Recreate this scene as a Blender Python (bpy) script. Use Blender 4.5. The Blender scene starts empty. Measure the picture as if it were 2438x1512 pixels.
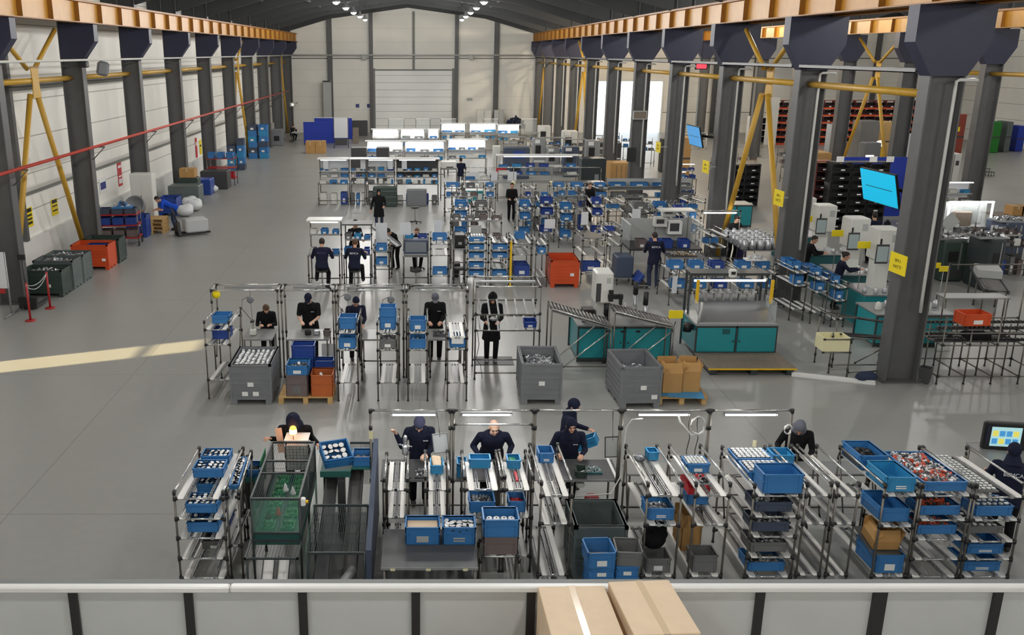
import bpy, bmesh, math, random
from mathutils import Vector, Matrix, Euler
R = math.radians
C = bpy.context.scene.collection
sc = bpy.context.scene
# ---------------------------------------------------------------- camera
CAM_H, F_PX, CX_PX, CY_PX, TILT = 6.9, 2175.0, 1000.0, 756.0, R(16.18)
cam = bpy.data.objects.new('camera', bpy.data.cameras.new('camera'))
C.objects.link(cam)
cam.location = (0, 0, CAM_H)
cam.rotation_euler = (R(90) - TILT, 0, 0)
cam.data.sensor_width = 36.0
cam.data.lens = 36.0 * F_PX / 2438.0
cam.data.shift_x = (1219.0 - CX_PX) / 2438.0
cam.data.clip_end = 400
sc.camera = cam
# ---------------------------------------------------------------- world, sun, exposure
sc.view_settings.view_transform = 'Standard'
sc.view_settings.look = 'None'
sc.view_settings.gamma = 1.0
sc.view_settings.use_curve_mapping = False
sc.view_settings.exposure = 0.0
W = bpy.data.worlds.new('world'); sc.world = W; W.use_nodes = True
wn = W.node_tree.nodes; wl = W.node_tree.links
sky = wn.new('ShaderNodeTexSky'); sky.sky_type = 'HOSEK_WILKIE'
sky.sun_direction = Vector((-0.80, -0.30, 0.42)).normalized(); sky.turbidity = 4.0
mixw = wn.new('ShaderNodeMix'); mixw.data_type = 'RGBA'; mixw.inputs[0].default_value = 0.75
wl.new(sky.outputs[0], mixw.inputs[6]); mixw.inputs[7].default_value = (0.86, 0.95, 1.0, 1)
wl.new(mixw.outputs[2], wn['Background'].inputs['Color'])
wn['Background'].inputs['Strength'].default_value = 3.4
sunl = bpy.data.lights.new('sun', 'SUN'); sunl.energy = 16.0; sunl.angle = R(1.2); sunl.color = (1.0, 0.80, 0.45)
sun = bpy.data.objects.new('sun', sunl); C.objects.link(sun)
SUN_DIR = Vector((0.885, 0.345, -0.38)).normalized()
sun.rotation_euler = SUN_DIR.to_track_quat('-Z', 'Y').to_euler(); sun.location = (-40, 0, 30)
LAMP_W = 190.0          # watts of one high bay lamp
TUBE_E = 34.0           # emission of the workstation tube lamps
# ---------------------------------------------------------------- photo helpers: a pixel of the photograph to a place in the hall
def _t(py): return math.tan(math.atan((py - CY_PX) / F_PX) + TILT)
def _zc(d, z): return d * math.cos(TILT) + (CAM_H - z) * math.sin(TILT)
def G(px, py, z=0.0):                       # where a pixel's ray meets the height z: (x, y)
    d = (CAM_H - z) / _t(py)
    return (px - CX_PX) / F_PX * _zc(d, z), d
def XZ(px, py, d):                          # where it meets the depth d: (x, z)
    z = CAM_H - d * _t(py)
    return (px - CX_PX) / F_PX * _zc(d, z), z
def XD(px, d, z=0.0): return (px - CX_PX) / F_PX * _zc(d, z)
# ---------------------------------------------------------------- materials
MATS = {}
def mat(name, col, rough=0.5, metal=0.0, emit=None, es=0.0, var=0.0, vscale=3.0, bump=0.0, alpha=1.0, trans=0.0, spec=0.5):
    m = bpy.data.materials.new(name); m.use_nodes = True
    nt = m.node_tree; b = nt.nodes['Principled BSDF']
    b.inputs['Base Color'].default_value = (*col, 1); b.inputs['Roughness'].default_value = rough
    b.inputs['Metallic'].default_value = metal; b.inputs['Specular IOR Level'].default_value = spec
    if emit: b.inputs['Emission Color'].default_value = (*emit, 1); b.inputs['Emission Strength'].default_value = es
    if alpha < 1: b.inputs['Alpha'].default_value = alpha
    if trans: b.inputs['Transmission Weight'].default_value = trans
    if var or bump:
        tc = nt.nodes.new('ShaderNodeTexCoord'); nz = nt.nodes.new('ShaderNodeTexNoise')
        nz.inputs['Scale'].default_value = vscale; nz.inputs['Detail'].default_value = 4
        nt.links.new(tc.outputs['Object'], nz.inputs['Vector'])
        if var:
            mr = nt.nodes.new('ShaderNodeMapRange')
            mr.inputs[1].default_value = 0.3; mr.inputs[2].default_value = 0.7
            mr.inputs[3].default_value = 1 - var; mr.inputs[4].default_value = 1 + var
            nt.links.new(nz.outputs[0], mr.inputs[0])
            mx = nt.nodes.new('ShaderNodeVectorMath'); mx.operation = 'SCALE'
            mx.inputs[0].default_value = col
            nt.links.new(mr.outputs[0], mx.inputs['Scale']); nt.links.new(mx.outputs[0], b.inputs['Base Color'])
        if bump:
            bp = nt.nodes.new('ShaderNodeBump'); bp.inputs['Strength'].default_value = bump
            nt.links.new(nz.outputs[0], bp.inputs['Height']); nt.links.new(bp.outputs[0], b.inputs['Normal'])
    MATS[name] = m
    return m
def S(r, g, b):                             # sRGB 0-255 to linear
    f = lambda c: (c / 255 / 12.92) if c <= 10.3 else ((c / 255 + 0.055) / 1.055) ** 2.4
    return (f(r), f(g), f(b))
mat('column_grey', S(88, 88, 88), 0.5, var=0.08)
mat('navy_paint', S(36, 38, 62), 0.5, var=0.08)
mat('crane_yellow', S(184, 130, 36), 0.45, var=0.08)
mat('crane_amber', S(142, 92, 22), 0.5)
mat('brace_yellow', S(190, 148, 48), 0.45, var=0.06)
mat('girt_grey', S(120, 120, 116), 0.55)
mat('roof_dark', S(64, 66, 66), 0.7, var=0.1)
mat('rafter_dark', S(50, 52, 53), 0.6)
mat('pipe_white', S(200, 200, 196), 0.4)
mat('pipe_grey', S(122, 122, 122), 0.4, 0.3)
mat('pipe_red', S(176, 60, 48), 0.45)
mat('steel_tube', S(118, 114, 108), 0.32, 0.75)
mat('chrome', S(214, 214, 212), 0.22, 0.85)
mat('joint_black', S(34, 34, 35), 0.45)
mat('slide_white', S(226, 224, 220), 0.4)
mat('roller_grey', S(112, 110, 108), 0.35, 0.4)
mat('crate_blue', S(54, 118, 178), 0.42, var=0.07)
mat('crate_deep_blue', S(40, 70, 148), 0.4, var=0.06)
mat('crate_sky', S(48, 136, 186), 0.38, var=0.05)
mat('crate_grey', S(112, 112, 112), 0.5, var=0.06)
mat('crate_brown', S(112, 100, 98), 0.55, var=0.06)
mat('bin_grey', S(120, 122, 126), 0.5, var=0.06)
mat('bin_green', S(52, 66, 60), 0.5, var=0.08)
mat('bin_slate', S(92, 102, 102), 0.5, var=0.08)
mat('orange', S(206, 78, 34), 0.45, var=0.06)
mat('orange_brown', S(186, 98, 46), 0.5, var=0.06)
mat('teal', S(32, 138, 146), 0.4, var=0.04)
mat('teal_dark', S(22, 84, 88), 0.45)
mat('black', S(26, 26, 28), 0.5)
mat('dark_grey', S(62, 62, 64), 0.5, var=0.05)
mat('table_dark', S(66, 66, 68), 0.42, var=0.06)
mat('table_grey', S(138, 138, 136), 0.35, 0.2, var=0.05)
mat('machine_white', S(214, 214, 208), 0.4)
mat('paper', S(232, 232, 230), 0.6)
mat('paper_dim', S(176, 178, 176), 0.6)
mat('board_white', S(216, 218, 222), 0.3)
mat('cardboard', S(182, 140, 84), 0.7, var=0.07, bump=0.05)
mat('cardboard_pale', S(216, 192, 162), 0.6, var=0.05, vscale=5, bump=0.08)
mat('tape', S(208, 186, 156), 0.15)
mat('wood', S(196, 160, 104), 0.65, var=0.12, vscale=8)
mat('wood_grey', S(120, 108, 96), 0.65, var=0.1, vscale=8)
mat('yellow_sign', S(238, 214, 20), 0.5)
mat('yellow_guard', S(230, 184, 20), 0.45)
mat('cap_white', S(236, 236, 236), 0.3)
mat('metal_part', S(196, 198, 202), 0.28, 0.8, var=0.2, vscale=30)
mat('metal_dark', S(110, 112, 118), 0.35, 0.7, var=0.2, vscale=30)
mat('plastic_red', S(196, 32, 44), 0.4)
mat('plastic_orange', S(206, 84, 60), 0.4)
mat('red_paint', S(168, 36, 36), 0.45)
mat('aluminium', S(186, 188, 190), 0.3, 0.8)
mat('alu_matt', S(150, 152, 152), 0.45, 0.4)
mat('pcb_green', S(40, 128, 84), 0.45, var=0.1, vscale=12)
mat('frame_green', S(36, 92, 84), 0.5)
mat('cage_dark', S(48, 56, 58), 0.45)
mat('panel_slate', S(66, 76, 96), 0.45)
mat('navy_cloth', S(28, 32, 52), 0.85, var=0.12, vscale=9, bump=0.15, spec=0.2)
mat('black_cloth', S(24, 24, 27), 0.9, var=0.12, vscale=9, bump=0.15, spec=0.2)
mat('jeans', S(52, 60, 82), 0.9, var=0.12, vscale=9, spec=0.2)
mat('grey_cloth', S(104, 106, 116), 0.9, var=0.08, vscale=9, spec=0.2)
mat('slate_cloth', S(66, 68, 92), 0.9, var=0.08, vscale=9, spec=0.2)
mat('royal_cloth', S(28, 74, 184), 0.85, var=0.08, vscale=9, spec=0.2)
mat('skin', S(206, 158, 132), 0.55, var=0.04)
mat('skin_pale', S(226, 184, 160), 0.55, var=0.04)
mat('hair_dark', S(38, 32, 30), 0.7, var=0.2, vscale=20)
mat('hair_brown', S(92, 68, 48), 0.7, var=0.2, vscale=20)
mat('eye_dark', S(30, 24, 22), 0.3)
mat('lip', S(164, 96, 86), 0.5)
mat('shoe_grey', S(150, 150, 152), 0.6)
mat('shoe_black', S(30, 30, 32), 0.5)
mat('glove_black', S(30, 31, 34), 0.7)
mat('bag_black', S(18, 18, 20), 0.9, bump=0.3, vscale=12, spec=0.15)
mat('screen_cyan', S(10, 150, 190), 0.3, emit=S(12, 160, 196), es=0.9)
mat('screen_blue', S(60, 130, 190), 0.3, emit=S(70, 145, 200), es=0.7)
mat('screen_dim', S(120, 130, 128), 0.3, emit=S(150, 165, 165), es=0.25)
mat('screen_lit', S(120, 170, 180), 0.3, emit=S(170, 205, 205), es=0.8)
mat('screen_yellow', S(190, 180, 80), 0.3, emit=S(210, 200, 90), es=0.8)
mat('led_red', S(200, 20, 30), 0.3, emit=(1.0, 0.03, 0.05), es=2.2)
mat('lamp_amber', S(255, 120, 20), 0.3, emit=(1.0, 0.16, 0.02), es=9.0)
mat('lamp_amber_core', S(255, 220, 160), 0.3, emit=(1.0, 0.62, 0.25), es=16.0)
mat('tube_glow', S(255, 255, 252), 0.3, emit=(1.0, 0.99, 0.96), es=TUBE_E)
mat('tube_dim', S(230, 232, 232), 0.3, emit=(1.0, 1.0, 0.98), es=1.1)
mat('lamp_glow', S(255, 255, 250), 0.3, emit=(1.0, 0.98, 0.93), es=28.0)
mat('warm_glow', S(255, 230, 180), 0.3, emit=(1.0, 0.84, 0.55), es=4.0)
mat('glass', S(225, 232, 232), 0.05, alpha=0.22)
mat('glass_green', S(120, 170, 150), 0.08, alpha=0.22)
mat('film_wrap', S(206, 208, 210), 0.2, alpha=0.7)
mat('rack_red', S(136, 56, 40), 0.55)
mat('rack_bin', S(48, 28, 32), 0.6)
mat('green_box', S(28, 120, 36), 0.5, var=0.06)
mat('rail_white', S(226, 226, 224), 0.35)
mat('ledge_grey', S(122, 124, 124), 0.6, var=0.04)
mat('post_black', S(38, 37, 38), 0.5)
mat('partition_panel', S(190, 192, 192), 0.5, var=0.03, vscale=1.5)
mat('plinth_white', S(222, 222, 218), 0.6, var=0.03)
mat('asphalt', S(214, 210, 204), 0.8)
mat('rubber', S(22, 22, 22), 0.8)
mat('ink_dark', S(60, 52, 20), 0.6)
mat('ink_blue', S(60, 70, 130), 0.6)
mat('white_ink', S(214, 216, 220), 0.6)
mat('purple_ink', S(70, 60, 110), 0.6)
mat('sign_red', S(196, 44, 52), 0.5)
mat('blue_panel', S(22, 52, 160), 0.5, var=0.04)
mat('sack_white', S(214, 216, 218), 0.5, var=0.05, vscale=6, bump=0.2)
mat('cream', S(226, 220, 178), 0.5)
# ---------------------------------------------------------------- mesh collector
class MB:
    def __init__(s): s.v = []; s.f = []; s.m = []; s.sm = []
    def add(s, vs, fs, mi=0, smooth=False, M=None):
        b = len(s.v)
        s.v += [tuple(M @ Vector(v)) for v in vs] if M is not None else [tuple(v) for v in vs]
        for f in fs: s.f.append(tuple(b + i for i in f)); s.m.append(mi); s.sm.append(smooth)
        return s
    def box(s, x0, x1, y0, y1, z0, z1, mi=0, M=None):
        v = [(x, y, z) for z in (z0, z1) for y in (y0, y1) for x in (x0, x1)]
        return s.add(v, [(0, 2, 3, 1), (4, 5, 7, 6), (0, 1, 5, 4), (2, 6, 7, 3), (0, 4, 6, 2), (1, 3, 7, 5)], mi, False, M)
    def cbox(s, c, sz, mi=0, M=None):
        return s.box(c[0]-sz[0]/2, c[0]+sz[0]/2, c[1]-sz[1]/2, c[1]+sz[1]/2, c[2]-sz[2]/2, c[2]+sz[2]/2, mi, M)
    def bbox(s, c, sz, b=0.01, mi=0, M=None):                      # box with chamfered vertical and horizontal edges
        x, y, z = sz[0]/2, sz[1]/2, sz[2]/2; b = min(b, x*.45, y*.45, z*.45)
        rings = [(x-b, y-b, -z), (x, y, -z+b), (x, y, z-b), (x-b, y-b, z)]
        vs = []
        for (a, d, h) in rings:
            vs += [(c[0]+p, c[1]+q, c[2]+h) for p, q in ((-a+b, -d), (a-b, -d), (a, -d+b), (a, d-b), (a-b, d), (-a+b, d), (-a, d-b), (-a, -d+b))]
        fs = [tuple(range(7, -1, -1)), tuple(range(24, 32))]
        for k in range(3):
            for i in range(8):
                j = (i+1) % 8; fs.append((k*8+i, k*8+j, k*8+8+j, k*8+8+i))
        return s.add(vs, fs, mi, False, M)
    def prism(s, poly, axis, a, b, mi=0, M=None):                  # poly in the other two axes, extruded along axis
        n = len(poly)
        def pt(p, t):
            if axis == 0: return (t, p[0], p[1])
            if axis == 1: return (p[0], t, p[1])
            return (p[0], p[1], t)
        vs = [pt(p, a) for p in poly] + [pt(p, b) for p in poly]
        fs = [tuple(range(n-1, -1, -1)), tuple(range(n, 2*n))] + [(i, (i+1) % n, n+(i+1) % n, n+i) for i in range(n)]
        return s.add(vs, fs, mi, False, M)
    def tube(s, p0, p1, r, n=8, mi=0, r1=None, caps=True, smooth=True):
        p0, p1 = Vector(p0), Vector(p1); d = p1 - p0
        if d.length < 1e-6: return s
        q = d.to_track_quat('Z', 'Y'); r1 = r if r1 is None else r1
        vs = []
        for p, rr in ((p0, r), (p1, r1)):
            vs += [p + q @ Vector((rr*math.cos(2*math.pi*i/n), rr*math.sin(2*math.pi*i/n), 0)) for i in range(n)]
        s.add(vs, [(i, (i+1) % n, n+(i+1) % n, n+i) for i in range(n)], mi, smooth)
        if caps:
            b = len(s.v) - 2*n
            s.f += [tuple(b+i for i in range(n-1, -1, -1)), tuple(b+n+i for i in range(n))]; s.m += [mi, mi]; s.sm += [False, False]
        return s
    def path(s, pts, r, n=6, mi=0):                                # a tube swept along points
        pts = [Vector(p) for p in pts]; vs = []; k = len(pts)
        for i, p in enumerate(pts):
            d = (pts[min(i+1, k-1)] - pts[max(i-1, 0)]).normalized(); q = d.to_track_quat('Z', 'Y')
            vs += [p + q @ Vector((r*math.cos(2*math.pi*j/n), r*math.sin(2*math.pi*j/n), 0)) for j in range(n)]
        fs = [(i*n+j, i*n+(j+1) % n, (i+1)*n+(j+1) % n, (i+1)*n+j) for i in range(k-1) for j in range(n)]
        fs += [tuple(range(n-1, -1, -1)), tuple((k-1)*n+j for j in range(n))]
        return s.add(vs, fs, mi, True)
    def lathe(s, prof, n=16, mi=0, M=None, smooth=True):           # profile of (r, z)
        vs = []
        for r, z in prof: vs += [(r*math.cos(2*math.pi*i/n), r*math.sin(2*math.pi*i/n), z) for i in range(n)]
        fs = [(k*n+i, k*n+(i+1) % n, (k+1)*n+(i+1) % n, (k+1)*n+i) for k in range(len(prof)-1) for i in range(n)]
        fs += [tuple(range(n-1, -1, -1)), tuple((len(prof)-1)*n+i for i in range(n))]
        return s.add(vs, fs, mi, smooth, M)
    def ball(s, c, r, n=10, mi=0, sc=(1, 1, 1), M=None):
        vs = []; h = max(4, n//2)
        for k in range(h+1):
            a = math.pi*k/h; rr = max(math.sin(a), 0.02)
            vs += [(c[0]+sc[0]*r*rr*math.cos(2*math.pi*i/n), c[1]+sc[1]*r*rr*math.sin(2*math.pi*i/n), c[2]-sc[2]*r*math.cos(a)) for i in range(n)]
        fs = [(k*n+i, k*n+(i+1) % n, (k+1)*n+(i+1) % n, (k+1)*n+i) for k in range(h) for i in range(n)]
        fs += [tuple(range(n-1, -1, -1)), tuple(h*n+i for i in range(n))]
        return s.add(vs, fs, mi, True, M)
    def mesh(s, name, mats):
        me = bpy.data.meshes.new(name); me.from_pydata(s.v, [], s.f)
        for m in (mats if isinstance(mats, (list, tuple)) else [mats]): me.materials.append(MATS[m] if isinstance(m, str) else m)
        me.polygons.foreach_set('material_index', s.m); me.polygons.foreach_set('use_smooth', s.sm); me.update()
        return me
    def build(s, name, mats, parent=None):
        o = bpy.data.objects.new(name, s.mesh(name, mats)); C.objects.link(o)
        if parent is not None: o.parent = parent
        return o
def tag(o, label, cat, group=None, kind=None):
    o['label'] = label; o['category'] = cat
    if group: o['group'] = group
    if kind: o['kind'] = kind
    return o
def struct(o): o['kind'] = 'structure'; return o
def thing(name, label, cat, loc=(0, 0, 0), rz=0.0, group=None):
    o = bpy.data.objects.new(name, None); C.objects.link(o); o.empty_display_size = 0.1
    o.location = loc; o.rotation_euler = (0, 0, rz)
    return tag(o, label, cat, group)
def dup(src, loc, rot=None, label=None, group=None):               # a thing with copies of its parts and sub-parts
    r = src.copy(); C.objects.link(r); r.location = loc
    if rot is not None: r.rotation_euler = rot if isinstance(rot, (tuple, Euler)) else (0, 0, rot)
    if label: r['label'] = label
    if group: r['group'] = group
    elif 'group' in r: del r['group']
    for ch in src.children:
        c = ch.copy(); C.objects.link(c); c.parent = r
        for g in ch.children:
            d = g.copy(); C.objects.link(d); d.parent = c
    return r
ORD = 'first second third fourth fifth sixth seventh eighth ninth tenth eleventh twelfth thirteenth fourteenth fifteenth sixteenth'.split()
def text_obj(s, size, m, parent=None, M=None, name='lettering', ex=0.001, align='CENTER'):
    cu = bpy.data.curves.new(name, 'FONT'); cu.body = s; cu.size = size; cu.extrude = ex; cu.align_x = align; cu.align_y = 'CENTER'
    t = bpy.data.objects.new(name, cu); C.objects.link(t); bpy.context.view_layer.update()
    me = bpy.data.meshes.new_from_object(t.evaluated_get(bpy.context.evaluated_depsgraph_get()))
    bpy.data.objects.remove(t); bpy.data.curves.remove(cu)
    me.materials.clear(); me.materials.append(MATS[m])
    if M is not None: me.transform(M)
    o = bpy.data.objects.new(name, me); C.objects.link(o)
    if parent is not None: o.parent = parent
    return o
FACE_CAM = Matrix.Rotation(R(90), 4, 'X')                          # text lying in XY turned upright, read from -Y
# ================================================================ the hall
BAY, Y0, END_Y = 6.4, 18.9, 83.2
XL, XM, XS, XR = -12.6, 10.46, 23.0, 45.0
BACK_Y = -5.0
COLS = [Y0 + BAY*k for k in range(-3, 11)]
def panel_mat(name, col, joint, step, off, width=0.03, axis='Z', warm=None):
    m = mat(name, col, 0.55); nt = m.node_tree; b = nt.nodes['Principled BSDF']
    tc = nt.nodes.new('ShaderNodeTexCoord'); sp = nt.nodes.new('ShaderNodeSeparateXYZ')
    nt.links.new(tc.outputs['Object'], sp.inputs[0])
    def stripe(out, step, off, width):
        a = nt.nodes.new('ShaderNodeMath'); a.operation = 'ADD'; a.inputs[1].default_value = off
        mo = nt.nodes.new('ShaderNodeMath'); mo.operation = 'PINGPONG'; mo.inputs[1].default_value = step/2
        lt = nt.nodes.new('ShaderNodeMath'); lt.operation = 'LESS_THAN'; lt.inputs[1].default_value = width
        nt.links.new(out, a.inputs[0]); nt.links.new(a.outputs[0], mo.inputs[0]); nt.links.new(mo.outputs[0], lt.inputs[0])
        return lt.outputs[0]
    fac = stripe(sp.outputs[axis], step, off, width)
    nz = nt.nodes.new('ShaderNodeTexNoise'); nz.inputs['Scale'].default_value = 0.6
    nt.links.new(tc.outputs['Object'], nz.inputs['Vector'])
    mr = nt.nodes.new('ShaderNodeMapRange'); mr.inputs[3].default_value = 0.92; mr.inputs[4].default_value = 1.06
    nt.links.new(nz.outputs[0], mr.inputs[0])
    vm = nt.nodes.new('ShaderNodeVectorMath'); vm.operation = 'SCALE'; vm.inputs[0].default_value = col
    nt.links.new(mr.outputs[0], vm.inputs['Scale'])
    mx = nt.nodes.new('ShaderNodeMix'); mx.data_type = 'RGBA'
    nt.links.new(fac, mx.inputs[0]); nt.links.new(vm.outputs[0], mx.inputs[6]); mx.inputs[7].default_value = (*joint, 1)
    nt.links.new(mx.outputs[2], b.inputs['Base Color'])
    return m
panel_mat('wall_panel', S(243, 241, 234), S(176, 174, 168), 1.15, 0.3, 0.018)
panel_mat('end_panel', S(234, 231, 222), S(218, 213, 202), 1.15, 0.3, 0.016)
panel_mat('sectional_door', S(242, 243, 240), S(186, 186, 182), 0.62, 0.0, 0.02)
def floor_mat():
    m = mat('floor_concrete', S(152, 152, 148), 0.3); nt = m.node_tree; b = nt.nodes['Principled BSDF']
    tc = nt.nodes.new('ShaderNodeTexCoord')
    def noise(scale, detail, lo, hi, a, bb):
        nz = nt.nodes.new('ShaderNodeTexNoise'); nz.inputs['Scale'].default_value = scale; nz.inputs['Detail'].default_value = detail
        nt.links.new(tc.outputs['Object'], nz.inputs['Vector'])
        mr = nt.nodes.new('ShaderNodeMapRange'); mr.inputs[1].default_value = lo; mr.inputs[2].default_value = hi
        mr.inputs[3].default_value = a; mr.inputs[4].default_value = bb
        nt.links.new(nz.outputs[0], mr.inputs[0]); return mr.outputs[0]
    n1 = noise(0.35, 3, 0.2, 0.8, 0.96, 1.03); n2 = noise(6.0, 6, 0.3, 0.75, 0.97, 1.02)
    mu = nt.nodes.new('ShaderNodeMath'); mu.operation = 'MULTIPLY'; nt.links.new(n1, mu.inputs[0]); nt.links.new(n2, mu.inputs[1])
    br = nt.nodes.new('ShaderNodeTexBrick'); br.offset = 0; br.inputs['Scale'].default_value = 1.0
    br.inputs['Brick Width'].default_value = 6.4; br.inputs['Row Height'].default_value = 6.4; br.inputs['Mortar Size'].default_value = 0.012
    br.inputs['Color1'].default_value = br.inputs['Color2'].default_value = (1, 1, 1, 1); br.inputs['Mortar'].default_value = (0.72, 0.72, 0.72, 1)
    nt.links.new(tc.outputs['Object'], br.inputs['Vector'])
    vm = nt.nodes.new('ShaderNodeVectorMath'); vm.operation = 'SCALE'; vm.inputs[0].default_value = S(152, 152, 148)
    nt.links.new(mu.outputs[0], vm.inputs['Scale'])
    v2 = nt.nodes.new('ShaderNodeVectorMath'); v2.operation = 'MULTIPLY'
    nt.links.new(vm.outputs[0], v2.inputs[0]); nt.links.new(br.outputs[0], v2.inputs[1]); nt.links.new(v2.outputs[0], b.inputs['Base Color'])
    nt.links.new(noise(.8, 2, 0.2, 0.8, 0.30, 0.36), b.inputs['Roughness'])
floor_mat()
struct(MB().box(XL-.4, XR+.4, BACK_Y, END_Y+.3, -.2, 0).build('floor', 'floor_concrete'))
struct(MB().box(-30, 80, END_Y+.3, 140, -.25, -.02).build('ground_outside', 'asphalt'))
# left wall, with the tall gate standing ajar out of the picture that lets the low sun in
DA, DB, DZ = 18.0, 19.0, 3.2
b = MB(); b.box(XL-.25, XL, BACK_Y, DA, 0, 10.2); b.box(XL-.25, XL, DB, END_Y+.3, 0, 10.2); b.box(XL-.25, XL, DA, DB, DZ, 10.2)
struct(b.build('wall_left', 'wall_panel'))
b = MB(); b.box(XL, XL+.16, BACK_Y, DA-.02, 0, 1.15); b.box(XL, XL+.16, DB+.02, END_Y, 0, 1.15)
struct(b.build('baseboard_left', 'plinth_white'))
struct(MB().box(XR, XR+.25, BACK_Y, END_Y+.3, 0, 10.2).build('wall_right', 'wall_panel'))
struct(MB().box(XL-.25, XR+.25, BACK_Y-.25, BACK_Y, 0, 12).build('wall_back', 'wall_panel'))
# end wall around the great sectional door and the open bay
D0, D1, DT = -3.95, 2.82, 5.36
O0, O1, OT = 15.2, 21.4, 4.45
b = MB(); b.box(XL-.25, O0, END_Y, END_Y+.25, 0, 12); b.box(O0, O1, END_Y, END_Y+.25, OT, 12); b.box(O1, XR+.25, END_Y, END_Y+.25, 0, 12)
struct(b.build('wall_end', 'end_panel'))
struct(MB().box(D0, D1, END_Y-.06, END_Y-.005, 0, DT).build('door_1', 'sectional_door'))
b = MB(); b.box(D0-.25, D0, END_Y-.2, END_Y-.005, 0, DT+.2); b.box(D1, D1+.25, END_Y-.2, END_Y-.005, 0, DT+.2); b.box(D0, D1, END_Y-.12, END_Y-.005, DT, DT+.12)
struct(b.build('trim_1', 'girt_grey'))
b = MB(); b.box(O0-.12, O0, END_Y-.12, END_Y-.004, 0, OT+.15); b.box(O1, O1+.12, END_Y-.12, END_Y-.004, 0, OT+.15); b.box(O0, O1, END_Y-.14, END_Y-.004, OT, OT+.18)
struct(b.build('trim_2', 'rail_white'))
for i, (x, w, z1, m) in enumerate(((-7.88, .42, 9.9, 'column_grey'), (-4.28, .34, 10.2, 'column_grey'), (3.2, .34, 10.2, 'column_grey'), (6.68, .42, 9.9, 'column_grey'), (26.0, .35, 9.9, 'column_grey'), (29.5, .35, 9.9, 'column_grey'), (34.5, .35, 9.9, 'column_grey'), (40, .35, 9.9, 'column_grey'))):
    struct(MB().box(x-w/2, x+w/2, END_Y-.34, END_Y-.002, 0, z1).build('trim_%d' % (i+3), m))
struct(MB().box(-.66, -.46, END_Y-.12, END_Y-.002, DT+.12, 10.3).build('trim_11', 'girt_grey'))
for k, z in enumerate((6.35, 1.75)):
    struct(MB().box(XL+.05, XR, END_Y-.03, END_Y-.001, z, z+.1).build('trim_%d' % (12+k), 'girt_grey') if k == 0 else MB().box(O1+.2, XR, END_Y-.03, END_Y-.001, z, z+.06).build('trim_13', 'girt_grey'))
# mid-bay posts and girts of the left wall
for k, y in enumerate(COLS[:-1]):
    struct(MB().box(XL+.005, XL+.2, y+BAY/2-.1, y+BAY/2+.1, 1.15, 9.6).build('trim_%d' % (20+k), 'column_grey'))
for k, z in enumerate((2.5, 5.75, 8.1)):
    struct(MB().box(XL+.002, XL+.06, BACK_Y, END_Y-.4, z, z+(.34 if z > 5 else .09)).build('trim_%d' % (40+k), 'girt_grey'))
# roof of three halls
def hall_roof(n, xa, xb, ez=9.55, rz=11.1):
    xm = (xa+xb)/2
    b = MB(); b.prism([(xa-.3, ez), (xm, rz), (xb+.3, ez), (xb+.3, ez+.15), (xm, rz+.15), (xa-.3, ez+.15)], 1, BACK_Y, END_Y+.3)
    struct(b.build('ceiling_%d' % n, 'roof_dark'))
    sl = (rz-ez)/(xm-xa)
    for j, y in enumerate(COLS):
        yy = min(y, END_Y-.25)
        for s_, x0 in ((1, xa), (-1, xb)):
            L = xm-xa
            poly = [(x0, ez-.02), (x0+s_*L, rz-.02), (x0+s_*L, rz-.5), (x0+s_*L*.42, ez+sl*L*.42-.5), (x0+s_*.25, ez-1.15), (x0, ez-1.15)]
            r_ = MB().prism(poly, 1, yy-.1, yy+.1).build('roof_rafter', 'rafter_dark'); struct(r_)
    for q in range(-5, 6):
        if q == 0: continue
        x = xm + q*(xm-xa)/5.6; z = rz - abs(x-xm)*sl
        struct(MB().box(x-.05, x+.05, BACK_Y, END_Y, z-.22, z-.02).build('roof_purlin', 'roof_dark'))
hall_roof(1, XL, XM); hall_roof(2, XM, XS); hall_roof(3, XS, XR)
# ---------------------------------------------------------------- columns
def column(x, y, side, big=False):
    # side -1: wall column with one corbel towards the hall (+x); 0: corbels both ways
    w, fl, t = (.70, .36, .03) if not big else (.72, .40, .035)
    c = thing('steel_column', '', 'column', (x, y, 0))
    b = MB(); b.box(-w/2+t, w/2-t, -.012, .012, 0, 9.4)
    b.build('web', 'column_grey', c)
    for sgn in (-1, 1):
        b = MB(); b.box(sgn*w/2-(t if sgn > 0 else 0), sgn*w/2+(t if sgn < 0 else 0), -fl/2, fl/2, 0, 9.4)
        b.build('flange', 'column_grey', c)
    if side == 0:
        poly = [(-w/2, 6.45), (-w/2-.4, 7.1), (-w/2-.4, 7.80), (w/2+.4, 7.80), (w/2+.4, 7.1), (w/2, 6.45)]
    else:
        poly = [(-w/2+.05, 6.6), (-w/2+.05, 7.80), (w/2+.5, 7.80), (w/2+.5, 7.25), (w/2, 6.6)]
    b = MB(); b.prism(poly, 1, -fl/2-.012, fl/2+.012)
    b.build('corbel', 'navy_paint', c)
    b = MB(); b.box(-w/2-.08, w/2+.08, -fl/2-.08, fl/2+.08, 0, .03)
    for sx in (-1, 1):
        for sy in (-1, 1): b.tube((sx*(w/2+.03), sy*(fl/2+.04), .03), (sx*(w/2+.03), sy*(fl/2+.04), .09), .018, 6)
    b.build('base_plate', 'column_grey', c)
    return c
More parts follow.
